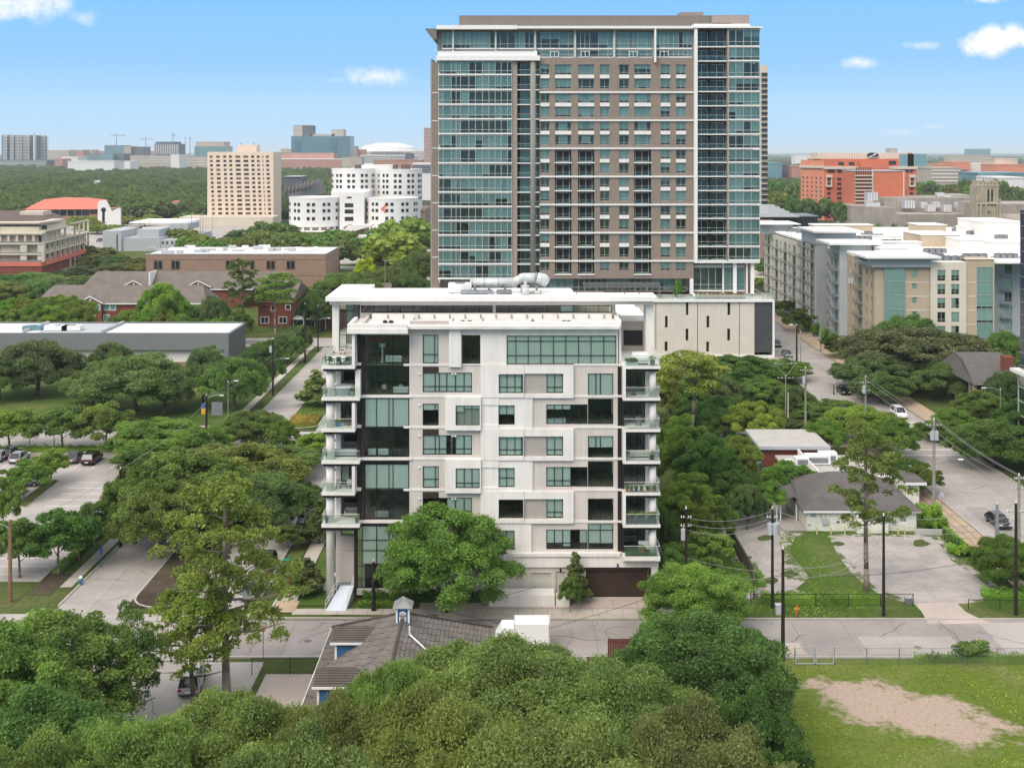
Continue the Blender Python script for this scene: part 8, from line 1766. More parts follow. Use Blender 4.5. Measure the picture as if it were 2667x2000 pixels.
woods('woodland','far treetops along the horizon',[(-1115,1100,3600,9000,2600)],8)
def tufts(name,label,n,area,seed,mat='leaf_mid',hmin=.08,hmax=.3,tint=(1,1,1),skip=None):
 rg=np.random.default_rng(seed);X=rg.uniform(area[0],area[1],n);Y=rg.uniform(area[2],area[3],n)
 if skip:k=skip(X,Y);X,Y=X[k],Y[k];n=len(X)
 a=rg.uniform(0,6.28,n);h=hmin+(hmax-hmin)*rg.random(n)**3;w=h*.6
 V=np.empty((n,3,3));V[:,0]=np.stack([X-np.cos(a)*w,Y-np.sin(a)*w,0*X+.03],1);V[:,1]=np.stack([X+np.cos(a)*w,Y+np.sin(a)*w,0*X+.03],1);V[:,2]=np.stack([X+rg.normal(0,.08,n),Y+rg.normal(0,.08,n),.03+h],1)
 me=bpy.data.meshes.new(name);me.vertices.add(3*n);me.vertices.foreach_set('co',V.ravel());me.loops.add(3*n);me.loops.foreach_set('vertex_index',np.arange(3*n));me.polygons.add(n);me.polygons.foreach_set('loop_start',np.arange(n)*3);me.polygons.foreach_set('loop_total',np.full(n,3));me.update(calc_edges=True);me.materials.append(M[mat])
 o=bpy.data.objects.new(name,me);col.objects.link(o);o.color=(*tint,1);return tag(o,label,'grass',kind='stuff')
def offpatch(X,Y):
 ca,sa=math.cos(R(-33)),math.sin(R(-33));u=((X-33)*ca+(Y-96.6)*sa)/10.5;v=(-(X-33)*sa+(Y-96.6)*ca)/5.2;d=np.sqrt(u*u+v*v);return(d>1)|(np.random.default_rng(1).random(len(X))<.06)
tufts('grass_tufts','uneven short grass and weeds on the vacant lot',26000,(14,52,72,105),3,'leaf_mid',.04,.15,(1.5,1.35,.75),offpatch)
tufts('grass_tufts','rough grass on the verge and yard round the bungalow',9000,(22,36,116,140),4,'leaf_mid',.05,.2,(1.3,1.4,.7),lambda X,Y:((X>31.5)&(X<35))|(Y<120.5))
# ======================= vehicles =======================
plain('rubber',(.012,.012,.012),.8,.1,2);plain('car_glass',(.01,.013,.016),.08,.05,1,spec=.8);plain('lamp_clear',(.6,.6,.58),.2,.05,2);plain('lamp_red',(.35,.01,.01),.3,.05,2)
for n_,c_ in(('white',(.72,.72,.72)),('black',(.012,.013,.015)),('silver',(.38,.41,.44)),('green',(.05,.07,.06)),('blue',(.02,.035,.08)),('grey',(.12,.13,.14))):
 m_,nt,N,L,b=nodemat('paint_'+n_);b.inputs['Base Color'].default_value=(*c_,1);b.inputs['Roughness'].default_value=.28;b.inputs['Coat Weight'].default_value=.6
def car(x,y,rot,color,label,kind='sedan',group=None,z=.05):
 t=thing('parked_car',label,'car',(x,y,z),group,rot)
 k=(kind,color)
 if k not in _cache:
  Ls,Hh,W2={'sedan':(4.6,1.45,.9),'suv':(4.7,1.75,.95),'truck':(5.8,1.95,1.0)}[kind];h=Ls/2;b0=.3;bl=Hh*.56
  if kind=='sedan':low=[(-h,b0+.1),(-h,bl-.05),(-h+.9,bl),(h-1.25,bl),(h-.1,bl-.18),(h,b0+.15),(h-.1,b0)];cab=[(-h+.35,bl),(-h+1.05,Hh-.04),(-h+1.9,Hh),(h-2.0,Hh-.05),(h-1.2,bl)]
  elif kind=='suv':low=[(-h,b0+.1),(-h,bl),(h-1.15,bl+.02),(h-.15,bl-.12),(h,b0+.2),(h-.1,b0)];cab=[(-h+.05,bl),(-h+.45,Hh-.06),(-h+1.2,Hh),(h-2.0,Hh-.04),(h-1.15,bl)]
  else:low=[(-h,b0+.25),(-h,bl+.05),(-h+2,bl+.05),(h-1.3,bl+.1),(h-.1,bl+.02),(h,b0+.2),(h-.1,b0+.1)];cab=[(-h+1.9,bl),(-h+2.0,Hh-.04),(-h+2.4,Hh),(h-2.3,Hh-.02),(h-1.4,bl+.05)]
  def loft(pr,w0,w1,zs):
   n=len(pr);zz=[p[1]for p in pr];lo,hi=min(zz),max(zz);mb=MB();wd=[w0+(w1-w0)*((q-lo)/(hi-lo))**1.5 for q in zz]
   mb.add([(-wd[i],pr[i][0],pr[i][1])for i in range(n)]+[(wd[i],pr[i][0],pr[i][1])for i in range(n)],[tuple(range(n)),tuple(range(n,2*n))[::-1]]+[(i,n+i,n+(i+1)%n,(i+1)%n)for i in range(n)]);return mb
  body=loft(low,W2,W2*.93,0).mesh('body',M['paint_'+color]);gl=loft(cab,W2*.92,W2*.74,0).mesh('glasshouse',M['car_glass'])
  rp=[p for p in cab if p[1]>Hh-.1];roof=MB().box(-W2*.72,W2*.72,rp[0][0]+.05,rp[-1][0],Hh-.03,Hh+.03).mesh('roof',M['paint_'+color])
  wh=MB().tube((-.11,0,.34),(.11,0,.34),.34,n=16).mesh('wheel',M['rubber']);rim=MB().tube((-.12,0,.34),(.12,0,.34),.2,n=10).mesh('rim',M['steel'])
  hd=MB().box(-.2,.2,h-.1,h+.02,.62,.76).mesh('headlight',M['lamp_clear']);tl=MB().box(-.14,.14,-h-.02,-h+.05,bl-.28,bl-.06).mesh('taillight',M['lamp_red']);pl=MB().box(-.26,.26,-h-.03,-h,.55,.68).mesh('number_plate',M['white_paint']);mi=MB().box(-.1,.1,-.08,.08,0,.14).mesh('mirror',M['paint_'+color])
  pil=MB()
  for s_ in(-1,1):
   for q in(cab[1],cab[-2]):
    zb=bl;pil.tube((s_*W2*.915,(cab[0]if q is cab[1]else cab[-1])[0],bl),(s_*W2*.76,q[0],q[1]),.05,n=5)
   pil.tube((s_*W2*.925,.0,bl),(s_*W2*.77,-.1,Hh-.03),.045,n=5)
  _cache[k]=(body,gl,roof,wh,rim,hd,tl,pl,mi,pil.mesh('pillar',M['paint_'+color]),h,W2,bl)
 body,gl,roof,wh,rim,hd,tl,pl,mi,pil,h,W2,bl=_cache[k]
 def a(n_,m_,l=(0,0,0),bev=0):
  o=bpy.data.objects.new(n_,m_);col.objects.link(o);o.parent=t;o.location=l
  if bev:q=o.modifiers.new('b','BEVEL');q.width=bev;q.segments=3;q.limit_method='ANGLE';q.angle_limit=R(25)
  return o
 a('body',body,bev=.1);a('glasshouse',gl,bev=.05);a('roof',roof,bev=.03);a('pillar',pil)
 for sx_ in(-1,1):
  for y_ in(-h+.95,h-.95):w_=a('wheel',wh,(sx_*(W2-.1),y_,0));r_=bpy.data.objects.new('rim',rim);col.objects.link(r_);r_.parent=w_
  a('headlight',hd,(sx_*(W2-.3),0,0));a('taillight',tl,(sx_*(W2-.22),0,0));a('mirror',mi,(sx_*(W2+.08),h-1.75,bl+.05))
 a('number_plate',pl);return t
def carp(px,py,*k,**q):x,y=G(px,py);return car(x,y,*k,**q)
carp(ZL.x(765),ZL.y(398),R(0),'black','black suv parked nose in at the hedge, right end of the row','suv');carp(ZL.x(630),ZL.y(385),R(0),'grey','grey car behind the light young tree in the parking lot','sedan');carp(ZL.x(160),ZL.y(385),R(0),'silver','silver car at the hedge, left part of the parking row','sedan');carp(ZL.x(5),ZL.y(375),R(0),'silver','silver car cut by the left edge in the parking row','sedan');carp(ZL.x(205),ZL.y(595),R(-75),'green','dark green car behind the parking island','sedan')
carp(ZL.x(1150),ZL.y(520),R(90),'white','white car half hidden by the dark tree at the lot end','sedan');carp(ZL.x(85),ZL.y(350),R(0),'black','black car between the silver cars at the hedge','sedan')
carp(ZT.x(1125),ZT.y(925),R(180),'white','white pickup truck parked at the kerb beside the condominium','truck');carp(ZT.x(930),ZT.y(1300),R(180),'black','black car parked at the kerb behind the two people','suv');carp(ZT.x(815),ZT.y(1500),R(180),'green','dark green car parked at the corner island','sedan');carp(ZT.x(1215),ZT.y(890),R(180),'grey','dark car in the shade right of the white pickup','sedan')
carp(ZT.x(1030),ZT.y(80),R(0),'white','white car crossing at the boulevard junction','sedan');carp(ZT.x(880),ZT.y(120),R(90),'white','white car behind the junction trees','sedan')
carp(500,1790,R(8),'silver','silver blue car with dark windows on the lower left road','suv')
x,y=G(ZR.x(2030),ZR.y(510));car(x,y,R(180),'black','black car driving down the right street','sedan');x,y=G(R6.x(1195),R6.y(1020));car(x,y,R(180),'white','white suv driving down the right street','suv')
for a,b,c_,lb in((193,445,'black','dark car at the kerb beside the podium end'),(280,530,'grey','grey car at the kerb below the podium'),(440,660,'black','dark car parked by the left kerb of the right street'),(740,830,'black','dark car mostly hidden by trees on the right street')):x,y=G(R6.x(a),R6.y(b));car(x,y,R(180),c_,lb,'sedan')
x,y=G(1700+960/3.95,880+1320/3.95);car(x,y,R(80),'white','white suv beside the flat roof shop','suv')
rc=random.Random(3)
for i in range(16):car(rc.uniform(-48,-37),rc.uniform(350,448),R(rc.choice((0,90,180))),rc.choice(('white','silver','black','grey','blue')),'car in the small lot beyond the tan hall','sedan','cars in the lot beyond the tan hall')
for i in range(20):car(rc.uniform(-320,-170),570+14*(i%6),R(rc.choice((0,180))),rc.choice(('white','silver','black','grey','white')),'car in the lots left of the round hospital','suv','cars near the orange roofed hall')
for i in range(10):car(-52-2.8*i,279+(i%2)*7,R(90),rc.choice(('white','black','grey')),'car on the street beyond the brick apartments','sedan','cars on the far cross street')if i<3 else None
# ======================= people =======================
def person(x,y,z,h,rot,shirt,legs,label,pose=0.0):
 t=thing('person',label,'person',(x,y,z),None,rot);s=h/1.75
 V=[(0,0,.95),(0,.01,1.15),(0,.02,1.38),(0,.02,1.48),(0,.03,1.60),(0,.03,1.70),(-.1,0,.9),(-.13,.02,.5),(-.14,.0,.08),(-.14,.14,.03),(.1,0,.9),(.13,-.03+pose,.5),(.14,-.05,.08),(.14,.1,.03),(-.2,.02,1.40),(-.27,.0,1.12),(-.25,.12,.9),(-.25,.16,.82),(.2,.02,1.40),(.27,.0,1.12),(.25,.14,.92),(.25,.18,.84)]
 E=[(0,1),(1,2),(2,3),(3,4),(4,5),(0,6),(6,7),(7,8),(8,9),(0,10),(10,11),(11,12),(12,13),(2,14),(14,15),(15,16),(16,17),(2,18),(18,19),(19,20),(20,21)]
 Rr=[.15,.14,.15,.06,.10,.085,.095,.065,.05,.045,.095,.065,.05,.045,.065,.045,.035,.04,.065,.045,.035,.04]
 me=bpy.data.meshes.new('body');me.from_pydata([(a*s,b*s,c*s)for a,b,c in V],E,[]);o=bpy.data.objects.new('body',me);col.objects.link(o);o.parent=t
 o.modifiers.new('skin','SKIN');sk=me.skin_vertices[0].data
 for i,r_ in enumerate(Rr):sk[i].radius=(r_*s,r_*s*(.75 if i<3 else 1));sk[i].use_root=i==0
 ss=o.modifiers.new('sub','SUBSURF');ss.levels=1;ss.render_levels=1
 m_,nt,N,L,b=nodemat('clothes_'+label[:9]);g=N.new('ShaderNodeTexCoord');sp=N.new('ShaderNodeSeparateXYZ');L.new(g.outputs['Object'],sp.inputs[0]);r_=ramp(nt,sp.outputs[2],[(0.0,(.02,.02,.02)),(.045*s,legs),(.55*s,shirt),(.83*s,(.32,.18,.12))]);r_.color_ramp.interpolation='CONSTANT'
 mm=N.new('ShaderNodeMath');mm.operation='DIVIDE';mm.inputs[1].default_value=1.8;L.new(sp.outputs[2],mm.inputs[0]);L.new(mm.outputs[0],r_.inputs[0]);L.new(r_.outputs[0],b.inputs['Base Color']);me.materials.append(m_)
 MB().ball((0,.01*s,1.68*s),.105*s,.115*s,.10*s,10,6).build('hair',M['hair'],None).parent=t
x,y=G(ZT.x(985),ZT.y(1470));person(x,y,.05,1.8,R(10),(.62,.62,.66),(.03,.05,.16),'person in white shirt and blue trousers walking beside the black car',.06)
x,y=G(ZT.x(945),ZT.y(1440));person(x,y,.05,1.75,R(-20),(.55,.05,.04),(.05,.05,.06),'person in a red shirt standing at the black car',-.05)
# ======================= poles, lamps, wires =======================
TOP={}
def pole(key,px,pyb,Y,ytop,label,r=.15,mat='pole_dark',arms=(),trans=0,lamp=None,name='utility_pole',pt=None):
 x=wx(px,Y);z1=wz(ytop,Y);t=thing(name,label,'utility pole' if name!='street_lamp' else 'street lamp',(x,Y,0))
 MB().tube((x,Y,0),(x,Y,z1),r*1.2,r*.75,n=10).build('post',M[mat],t)
 for dz,w,ax_ in arms:
  a=(x-w,Y,z1-dz)if ax_=='x' else(x,Y-w,z1-dz);b=(x+w,Y,z1-dz)if ax_=='x' else(x,Y+w,z1-dz)
  MB().tube(a,b,.06,n=6).build('crossarm',M['pole_grey'],t)
  for q in(-1,-.5,.5,1):c_=Vector(a).lerp(Vector(b),(q+1)/2);MB().tube(c_,c_+Vector((0,0,.22)),.06,.04,n=6).build('insulator',M['frame_white'],t)
 for i in range(trans):a=-2.3+i*1.1;c_=Vector((x+math.cos(a)*.5,Y+math.sin(a)*.5,z1-2.5));MB().tube(c_,c_+Vector((0,0,1.1)),.27,n=12).tube(c_+Vector((0,0,1.1)),c_+Vector((0,0,1.3)),.1,.05,n=8).build('transformer',M['grey_light'],t)
 MB().tube((x,Y,z1),(x,Y,z1+.3),.08,.05,n=6).build('insulator',M['frame_white'],t)
 if lamp:dz,w=lamp;MB().path([(x,Y,z1-dz),(x+w*.5,Y-.1,z1-dz+.45),(x+w,Y-.2,z1-dz+.5)],.045,6).build('lamp_arm',M['steel'],t);MB().box(x+w-.1,x+w+.55*(1 if w>0 else-1.6),Y-.35,Y-.05,z1-dz+.42,z1-dz+.56).build('lamp_head',M['frame_white'],t)
 TOP[key]=Vector((x,Y,z1));return t
pole('A',ZR.x(438),0,118.5,ZR.y(392),'dark utility pole with three transformers left of the bungalow lot',arms=((.9,.5,'x'),),trans=3);pole('B',ZR.x(512),0,106.3,ZR.y(678),'bare dark pole by the chain link gate',.17);pole('C',ZR.x(1222),0,116.6,ZR.y(440),'dark utility pole in front of the bungalow');pole('D',ZR.x(2155),0,116.8,ZR.y(352),'dark utility pole with crossarms at the right edge',.17,arms=((.9,.9,'x'),),lamp=None)
pole('D2',2654,0,135,1238,'grey concrete pole behind the right edge pole',.17,'pole_grey',arms=((1.6,.8,'x'),(.4,.5,'x')));pole('E',R6.x(1478),0,151,R6.y(1045),'grey concrete pole with transformers and lamp arm by the street',.2,'pole_grey',((.7,.9,'x'),(1.9,.6,'x')),2,(5.6,3.2))
pole('F',R6.x(921),0,184,R6.y(695),'grey pole with stacked hardware halfway up the right street',.17,'pole_grey',((.9,.7,'x'),(2.2,.6,'x')),1);pole('G',R6.x(432),0,192,R6.y(622),'pale utility pole beside the podium trees',.17,'pole_grey',((.4,.8,'x'),),1);pole('I',R6.x(360),0,251,R6.y(275),'dark pole with curved lamp on the right street',.2,lamp=(.3,-.8));pole('J',R6.x(392),0,250,R6.y(330),'thin grey pole right beside the curved lamp pole',.1,'pole_grey');pole('K',R6.x(555),0,270,R6.y(205),'grey steel signal pole before the apartments',.16,'pole_grey');pole('L',R6.x(798),0,262,R6.y(-160),'tall thin pole rising in front of the apartments',.14,'pole_grey',(),2)
pole('H',R6.x(270),0,200,R6.y(690),'thin steel pole carrying the square cross frames',.1,'pole_grey',((-2.2,1.9,'x'),(-3.2,1.6,'x'),(.3,1.3,'x')));pole('H2',R6.x(290),0,199,R6.y(830),'short pale pole beside the cross frame pole',.1,'frame_light');a=TOP['H'];MB().path([a,a+Vector((-1.8,0,2.2)),a+Vector((0,0,4.3)),a+Vector((1.8,0,2.2)),a],.05,5).build('frame_brace',M['pole_grey'])
bpy.data.objects['frame_brace'].parent=[o for o in bpy.data.objects if o.get('label')=='thin steel pole carrying the square cross frames'][0];o=bpy.data.objects['frame_brace'];o.location=-o.parent.location
pole('M',2597,0,139,1313,'stout grey steel post beside the black moving car',.22,'grey_paint');pole('N',R6.x(2020),0,196,R6.y(800),'street lamp before the pink house',.08,'pole_grey',lamp=(.1,-2.4),name='street_lamp');pole('O',R6.x(1908),0,200,R6.y(895),'short lamp post at the pink house arch',.06,'pole_grey',lamp=(.05,-.3),name='street_lamp');pole('P',R6.x(662),0,222,R6.y(748),'thin dark post on the right street',.1)
pole('Q',973,0,117.7,1462,'short black pole standing before the lobby glass',.2);pole('R',L4.x(672),0,221.7,L4.y(775),'dark pole with white transformer and lamp on the boulevard',.17,trans=1,lamp=(4.2,2.6));pole('S',L4.x(940),0,255.6,L4.y(485),'dark utility pole further up the boulevard',.18);pole('U',L4.x(1047),0,270,L4.y(505),'dark street lamp pole at the far boulevard corner',.15,lamp=(3.2,2.4),name='street_lamp');pole('V',L4.x(120),0,186.8,L4.y(1245),'dark pole with lamp arm and banner at the left junction',.18,lamp=(.4,2.3));pole('W',ZL.x(1000),0,136.8,ZL.y(450),'dark pole on the verge beside the parking lot',.17);pole('X',ZL.x(85),0,120,ZL.y(870),'brown wooden pole with lamp at the left edge',.2,'wood',lamp=(.9,-1.8));pole('Y',L4.x(300),0,190,L4.y(1135),'lamp with curved arm above the junction trees',.07,'pole_grey',lamp=(.2,1.2),name='street_lamp')
pole('Z1',L2.x(1752),0,330,L2.y(1385),'tall lamp beyond the upper roof',.12,'pole_grey',lamp=(.1,1.2),name='street_lamp');pole('Z2',ZL.x(245),0,182.5,ZL.y(165),'thin grey sign post on the parking verge',.06,'pole_grey');pole('Z3',ZL.x(450),0,183,ZL.y(130),'thin post between the street trees',.07,'pole_grey');pole('Z4',1787,0,119.5,ZT.y(0)+245,'leaning grey pole right of the condominium wires',.12,'pole_dark')
for i,(a,b)in enumerate(((1255,925),(1337,925),(1752,968),(1840,968),(1838,950),(1925,952),(1947,930),(2040,940),(1440,930))):pole('f%d'%i,L1.x(a),0,560,L1.y(b),'white headed car park lamp in the row left of the beige tower',.1,'pole_grey',lamp=(0,.6),name='street_lamp')['group']='car park lamps left of the beige tower'
def wire(p,q,sag=.8,mat='wire',r=.022):
 p,q=Vector(p),Vector(q);pts=[p.lerp(q,i/14)-Vector((0,0,sag*4*(i/14)*(1-i/14)))for i in range(15)];o=MB().path(pts,r,4).build('wire',M[mat]);return o
def wires(label,lst,group=None):
 t=thing('power_line',label,'wires',lst[0][0],group)
 for p,q,s,*m_ in lst:o=wire(p,q,s,*(m_ or['wire']));o.parent=t;o.location=-Vector(lst[0][0])
Vz=lambda x,y,z:Vector((x,y,z))
A,B,C,D,E_,Fp,Gp,W_p,Vp,Rp,Sp,Xp=[TOP[k]for k in('A','B','C','D','E','F','G','W','V','R','S','X')]
Lf=Vector((14,121,10))
pole('LA',1787,0,121,1340,'dark pole with hardware among the trees right of the condominium',.15,trans=1,arms=((.3,.5,'x'),(1.2,.5,'x')));Lf=TOP['LA']
wires('wires from the tree pole to the transformer pole',[(Lf-Vz(0,0,.3),A-Vz(0,0,.2),.7),(Lf-Vz(0,0,.9),A-Vz(0,0,.9),.8),(Lf-Vz(0,0,1.6),A-Vz(0,0,1.3),.9),(Lf-Vz(0,0,4.5),A-Vz(0,0,6.5),.3,'wire'),(Lf-Vz(0,0,5.3),A-Vz(0,0,7.2),.5,'wire')])
wires('wires from the transformer pole to the bungalow pole',[(A-Vz(0,0,0),C,1.1),(A-Vz(0,0,.9),C-Vz(0,0,.6),1.2),(A-Vz(0,0,5.4),C-Vz(0,0,2.4),1.6),(A-Vz(0,0,6.2),C-Vz(0,0,2.6),2.0),(B-Vz(0,0,.3),C-Vz(0,0,2.9),2.6)])
wires('wires from the bungalow pole to the right edge pole',[(C,D,.9),(C-Vz(0,0,.7),D-Vz(0,0,1),1.1),(C-Vz(0,0,1),D-Vz(-.5,0,1.4),1.3),(A-Vz(0,0,6.9),D-Vz(0,0,5),.9,'wire_dark')])
ee=E_;D2=TOP['D2']
wires('street wires from the concrete pole to the right edge',[(ee+Vz(.1,0,.3),D2+Vz(.2,0,0),.5),(ee+Vz(.9,0,-.6),D2+Vz(.8,0,-.4),.5),(ee+Vz(-.9,0,-.6),D2+Vz(-.8,0,-.4),.5),(ee-Vz(0,0,2),D2-Vz(0,0,1.6),.6)])
wires('street wires between the concrete pole and the next grey pole',[(Fp+Vz(0,0,.3),ee+Vz(.1,0,.3),.5),(Fp+Vz(.7,0,-.8),ee+Vz(.9,0,-.6),.5),(Fp-Vz(.7,0,.8),ee+Vz(-.9,0,-.6),.5)])
wires('wires from the pale pole to the grey street pole',[(Gp-Vz(0,0,.4),Fp-Vz(0,0,.9),.5),(Gp-Vz(0,0,1),Fp-Vz(0,0,1.6),.7)])
wires('wires along the boulevard from the junction pole',[(Vp,Rp-Vz(0,0,3),.6),(Vp-Vz(0,0,.5),Rp-Vz(0,0,4),.6),(Rp,Sp-Vz(0,0,2),.6),(Rp-Vz(0,0,3),Sp-Vz(0,0,4),.6)])
wires('long wire over the parking lot trees',[(Vp-Vz(0,0,1),W_p-Vz(0,0,0),.8),(W_p,Xp-Vz(-.5,0,-.1),1)])
wires('thin wires crossing before the garage',[(Vz(-7.5,112,2.6),Vz(2,112,4.7),.2,'wire_dark'),(Vz(-7.5,112,2.5),Vz(3,112,-0.0+.6),.25,'wire_dark'),(Vz(3,112,.6),Vz(16,112,4.6),.1,'wire_dark')])
wires('curved span wires round the right edge pole',[(D2+Vz(-.8,0,-1.6),D+Vz(-.5,0,-.9),.1),(D2+Vz(.8,0,-1.6),D+Vz(.9,0,-.9),.1),(D2+Vz(-.8,0,-1.6),D2+Vz(.8,0,-1.6),-.6)])
# ======================= signs, hydrant, fences, small street things =======================
def disc_sign(px,py,Y,r,mat,label,h=2.0,rim=None,name='road_sign'):
 x=wx(px,Y);z=wz(py,Y);t=thing(name,label,'sign',(x,Y,0));MB().tube((x,Y,0),(x,Y,z),.035,n=6).build('post',M['steel'],t);MB().tube((x,Y-.06,z),(x,Y-.03,z),r,n=24).build('panel',M[mat],t)
 if rim:MB().box(x-r*.72,x+r*.72,Y-.075,Y-.061,z-r*.16,z+r*.16).build('bar',M[rim],t)
 return t
plain('sign_red',(.62,.02,.015),.5,.03,2);plain('sign_green',(.02,.32,.22),.5,.03,2);plain('sign_blue',(.03,.10,.28),.5,.05,2);plain('hydrant_blue',(.06,.16,.32),.5,.1,2);plain('yellow_paint',(.62,.36,.04),.7,.08,2)
disc_sign(ZT.x(1158),ZT.y(298),176,.42,'sign_red','round red sign with white bar at the boulevard junction',rim='white_paint')
x,y=G(ZT.x(1128),ZT.y(1545));t=thing('street_name_sign','green street name blades on a reddish post at the corner lawn','sign',(x,y,0));MB().tube((x,y,0),(x,y,4.2),.06,n=8).build('post',M['red_cloth'],t);MB().box(x-.7,x+.35,y-.02,y+.02,4.2,4.42).build('name_blade',M['sign_green'],t);MB().box(x-.02,x+.02,y-.6,y+.6,4.44,4.66).build('name_blade',M['sign_green'],t);
x,y=G(ZL.x(838),ZL.y(1270));t=thing('blue_sign','blue panel sign on a thin post beside the left sidewalk','sign',(x,y,0));MB().tube((x,y,0),(x,y,2.4),.045,n=8).build('post',M['sign_blue'],t);MB().box(x-.16,x+.16,y-.03,y+.03,1.5,2.35).build('panel',M['sign_blue'],t)
x,y=G(ZL.x(671),ZL.y(1415));t=thing('fire_hydrant','blue fire hydrant with white cap at the end of the left sidewalk','hydrant',(x,y,0));MB().tube((x,y,0),(x,y,.7),.17,n=12).tube((x,y,0),(x,y,.1),.24,n=12).build('barrel',M['hydrant_blue'],t);MB().ball((x,y,.82),.2,.2,.2,12,6).build('bonnet',M['white_paint'],t);MB().tube((x-.28,y,.5),(x+.28,y,.5),.08,n=8).tube((x,y,.5),(x,y-.28,.5),.1,n=8).build('nozzle',M['hydrant_blue'],t)
t=thing('banner_sign','blue and yellow upright banner with dark picture board at the lawn corner','sign',(wx(539,190),190,0));X_=wx(L4.x(102),190);MB().box(X_-.5,X_+.5,190,190.1,wz(L4.y(1400),190),wz(L4.y(1310),190)).build('banner',M['sign_blue'],t);MB().box(X_-.5,X_+.5,189.97,189.997,wz(L4.y(1400),190),wz(L4.y(1350),190)).build('banner_panel',M['yellow_paint'],t);MB().box(X_+1.2,X_+3,190,190.1,wz(L4.y(1410),190),wz(L4.y(1300),190)).build('picture_board',M['grey_paint'],t);MB().tube((X_,190.2,0),(X_,190.2,4),.06,n=6).tube((X_+2.1,190.2,0),(X_+2.1,190.2,4),.06,n=6).build('post',M['steel'],t)
t=thing('octagon_sign','back of a grey octagonal sign by the concrete pole','sign',G(2453,1330)+(0,));x,y=G(2453,1330);MB().tube((x,y,0),(x,y,2.4),.035,n=6).build('post',M['steel'],t);MB().tube((x,y-.03,2.1),(x,y,2.1),.38,n=8).build('panel',M['grey_light'],t)
disc_sign(ZF.x(237),ZF.y(520),103.6,.22,'yellow_paint','small orange yellow marker by the patio fence')
x,y=G(ZB.x(240),ZB.y(120));t=thing('utility_pedestal','pale green utility pedestal on the grass verge','utility box',(x,y,0));MB().box(x-.3,x+.3,y-.3,y+.3,0,.95).build('cabinet',M['grey_light'],t);MB().box(x-.34,x+.34,y-.34,y+.34,.95,1.02).build('lid',M['grey_light'],t)
x,y=G(ZB.x(380),ZB.y(130));t=thing('marker_post','leaning orange marker post on the grass verge','marker',(x,y,0));MB().tube((x,y,0),(x+.12,y,1.1),.06,n=6).build('post',M['orange_sign'],t);MB().box(x-.2,x+.3,y-.03,y+.03,.6,.75).build('band',M['yellow_paint'],t)
x,y=G(ZR.x(1398),ZR.y(1060));t=thing('gate_box','small grey box at the driveway gate','utility box',(x,y,0));MB().box(x-.35,x+.35,y-.25,y+.25,0,.6).build('cabinet',M['grey_paint'],t);MB().box(x-.38,x+.38,y-.28,y+.28,.6,.66).build('lid',M['grey_light'],t)
def mesh_fence(name,label,pts,h=1.5,step=3.0,mat='steel',wires_=14,cat='fence'):
 t=thing(name,label,cat,(*pts[0],0));o0=Vector((*pts[0],0))
 for i in range(len(pts)-1):
  a,b=Vector((*pts[i],0)),Vector((*pts[i+1],0));n=max(1,round((b-a).length/step));up=Vector((0,0,1));net=MB()
  MB().tube(a+up*h,b+up*h,.03,n=5).build('top_rail',M[mat],t)
  for k in range(n+1):p=a.lerp(b,k/n);MB().tube(p,p+up*(h+.05),.04,n=6).build('post',M[mat],t)
  L_=(b-a).length;m_=int(L_/.3)
  for k in range(m_):p=a.lerp(b,k/m_);q=a.lerp(b,min(1,(k+3)/m_));net.tube(p+up*.05,q+up*h,.008,n=3,cap=False).tube(q+up*.05,p+up*h,.008,n=3,cap=False)
  net.build('wire_mesh',M[mat],t)
 return t
fy=105.5;fx0=wx(ZB.x(370),fy)
mesh_fence('chain_link_fence','grey chain link fence along the front of the grass lot',[(wx(ZB.x(686),fy),fy),(62,fy)]);t=mesh_fence('chain_link_gate','double chain link gate with pale frame at the left end of the lot fence',[(fx0,fy),(wx(ZB.x(530),fy),fy),(wx(ZB.x(686),fy),fy)],step=99,cat='gate')
for a,b in((fx0+.08,wx(ZB.x(525),fy)),(wx(ZB.x(540),fy),wx(ZB.x(680),fy))):MB().tube((a,fy-.05,.12),(b,fy-.05,.12),.04,n=6).tube((a,fy-.05,.12),(a,fy-.05,1.45),.05,n=6).tube((b,fy-.05,.12),(b,fy-.05,1.45),.05,n=6).build('gate_frame',M['grey_light'],t)
mesh_fence('wire_fence','rusty wire fence among the weeds before the cracked lots',[(24.2,118.9),gp(ZR,(1430,1080))[0]],1.3,3.4,'pole_dark');mesh_fence('wire_fence','low wire fence right of the driveway',[gp(ZR,(1820,1100))[0],(56,118)],1.0,3,'pole_dark')
mesh_fence('yard_fence','thin black metal fence beside the patio of the cupola house',[(wx(ZF.x(155),103.4),103.4),(-16.9,103.4)],1.5,3.3,'black');mesh_fence('yard_fence','thin fence before the white box truck',[(6.5,103.9),(11.5,103.9)],1.2,2,'grey_paint')
mesh_fence('verge_fence','rusty fence along the tan walk right of the bungalow',[gp(ZR,(1650,610))[0],gp(ZR,(1860,760))[0]],1.3,3,'pole_dark')
for y_ in range(0,5):pbox('step_stone',-26.3,-25.3,126+y_*.9,126.5+y_*.9,.12,.15,M['walk'])['kind']='structure'
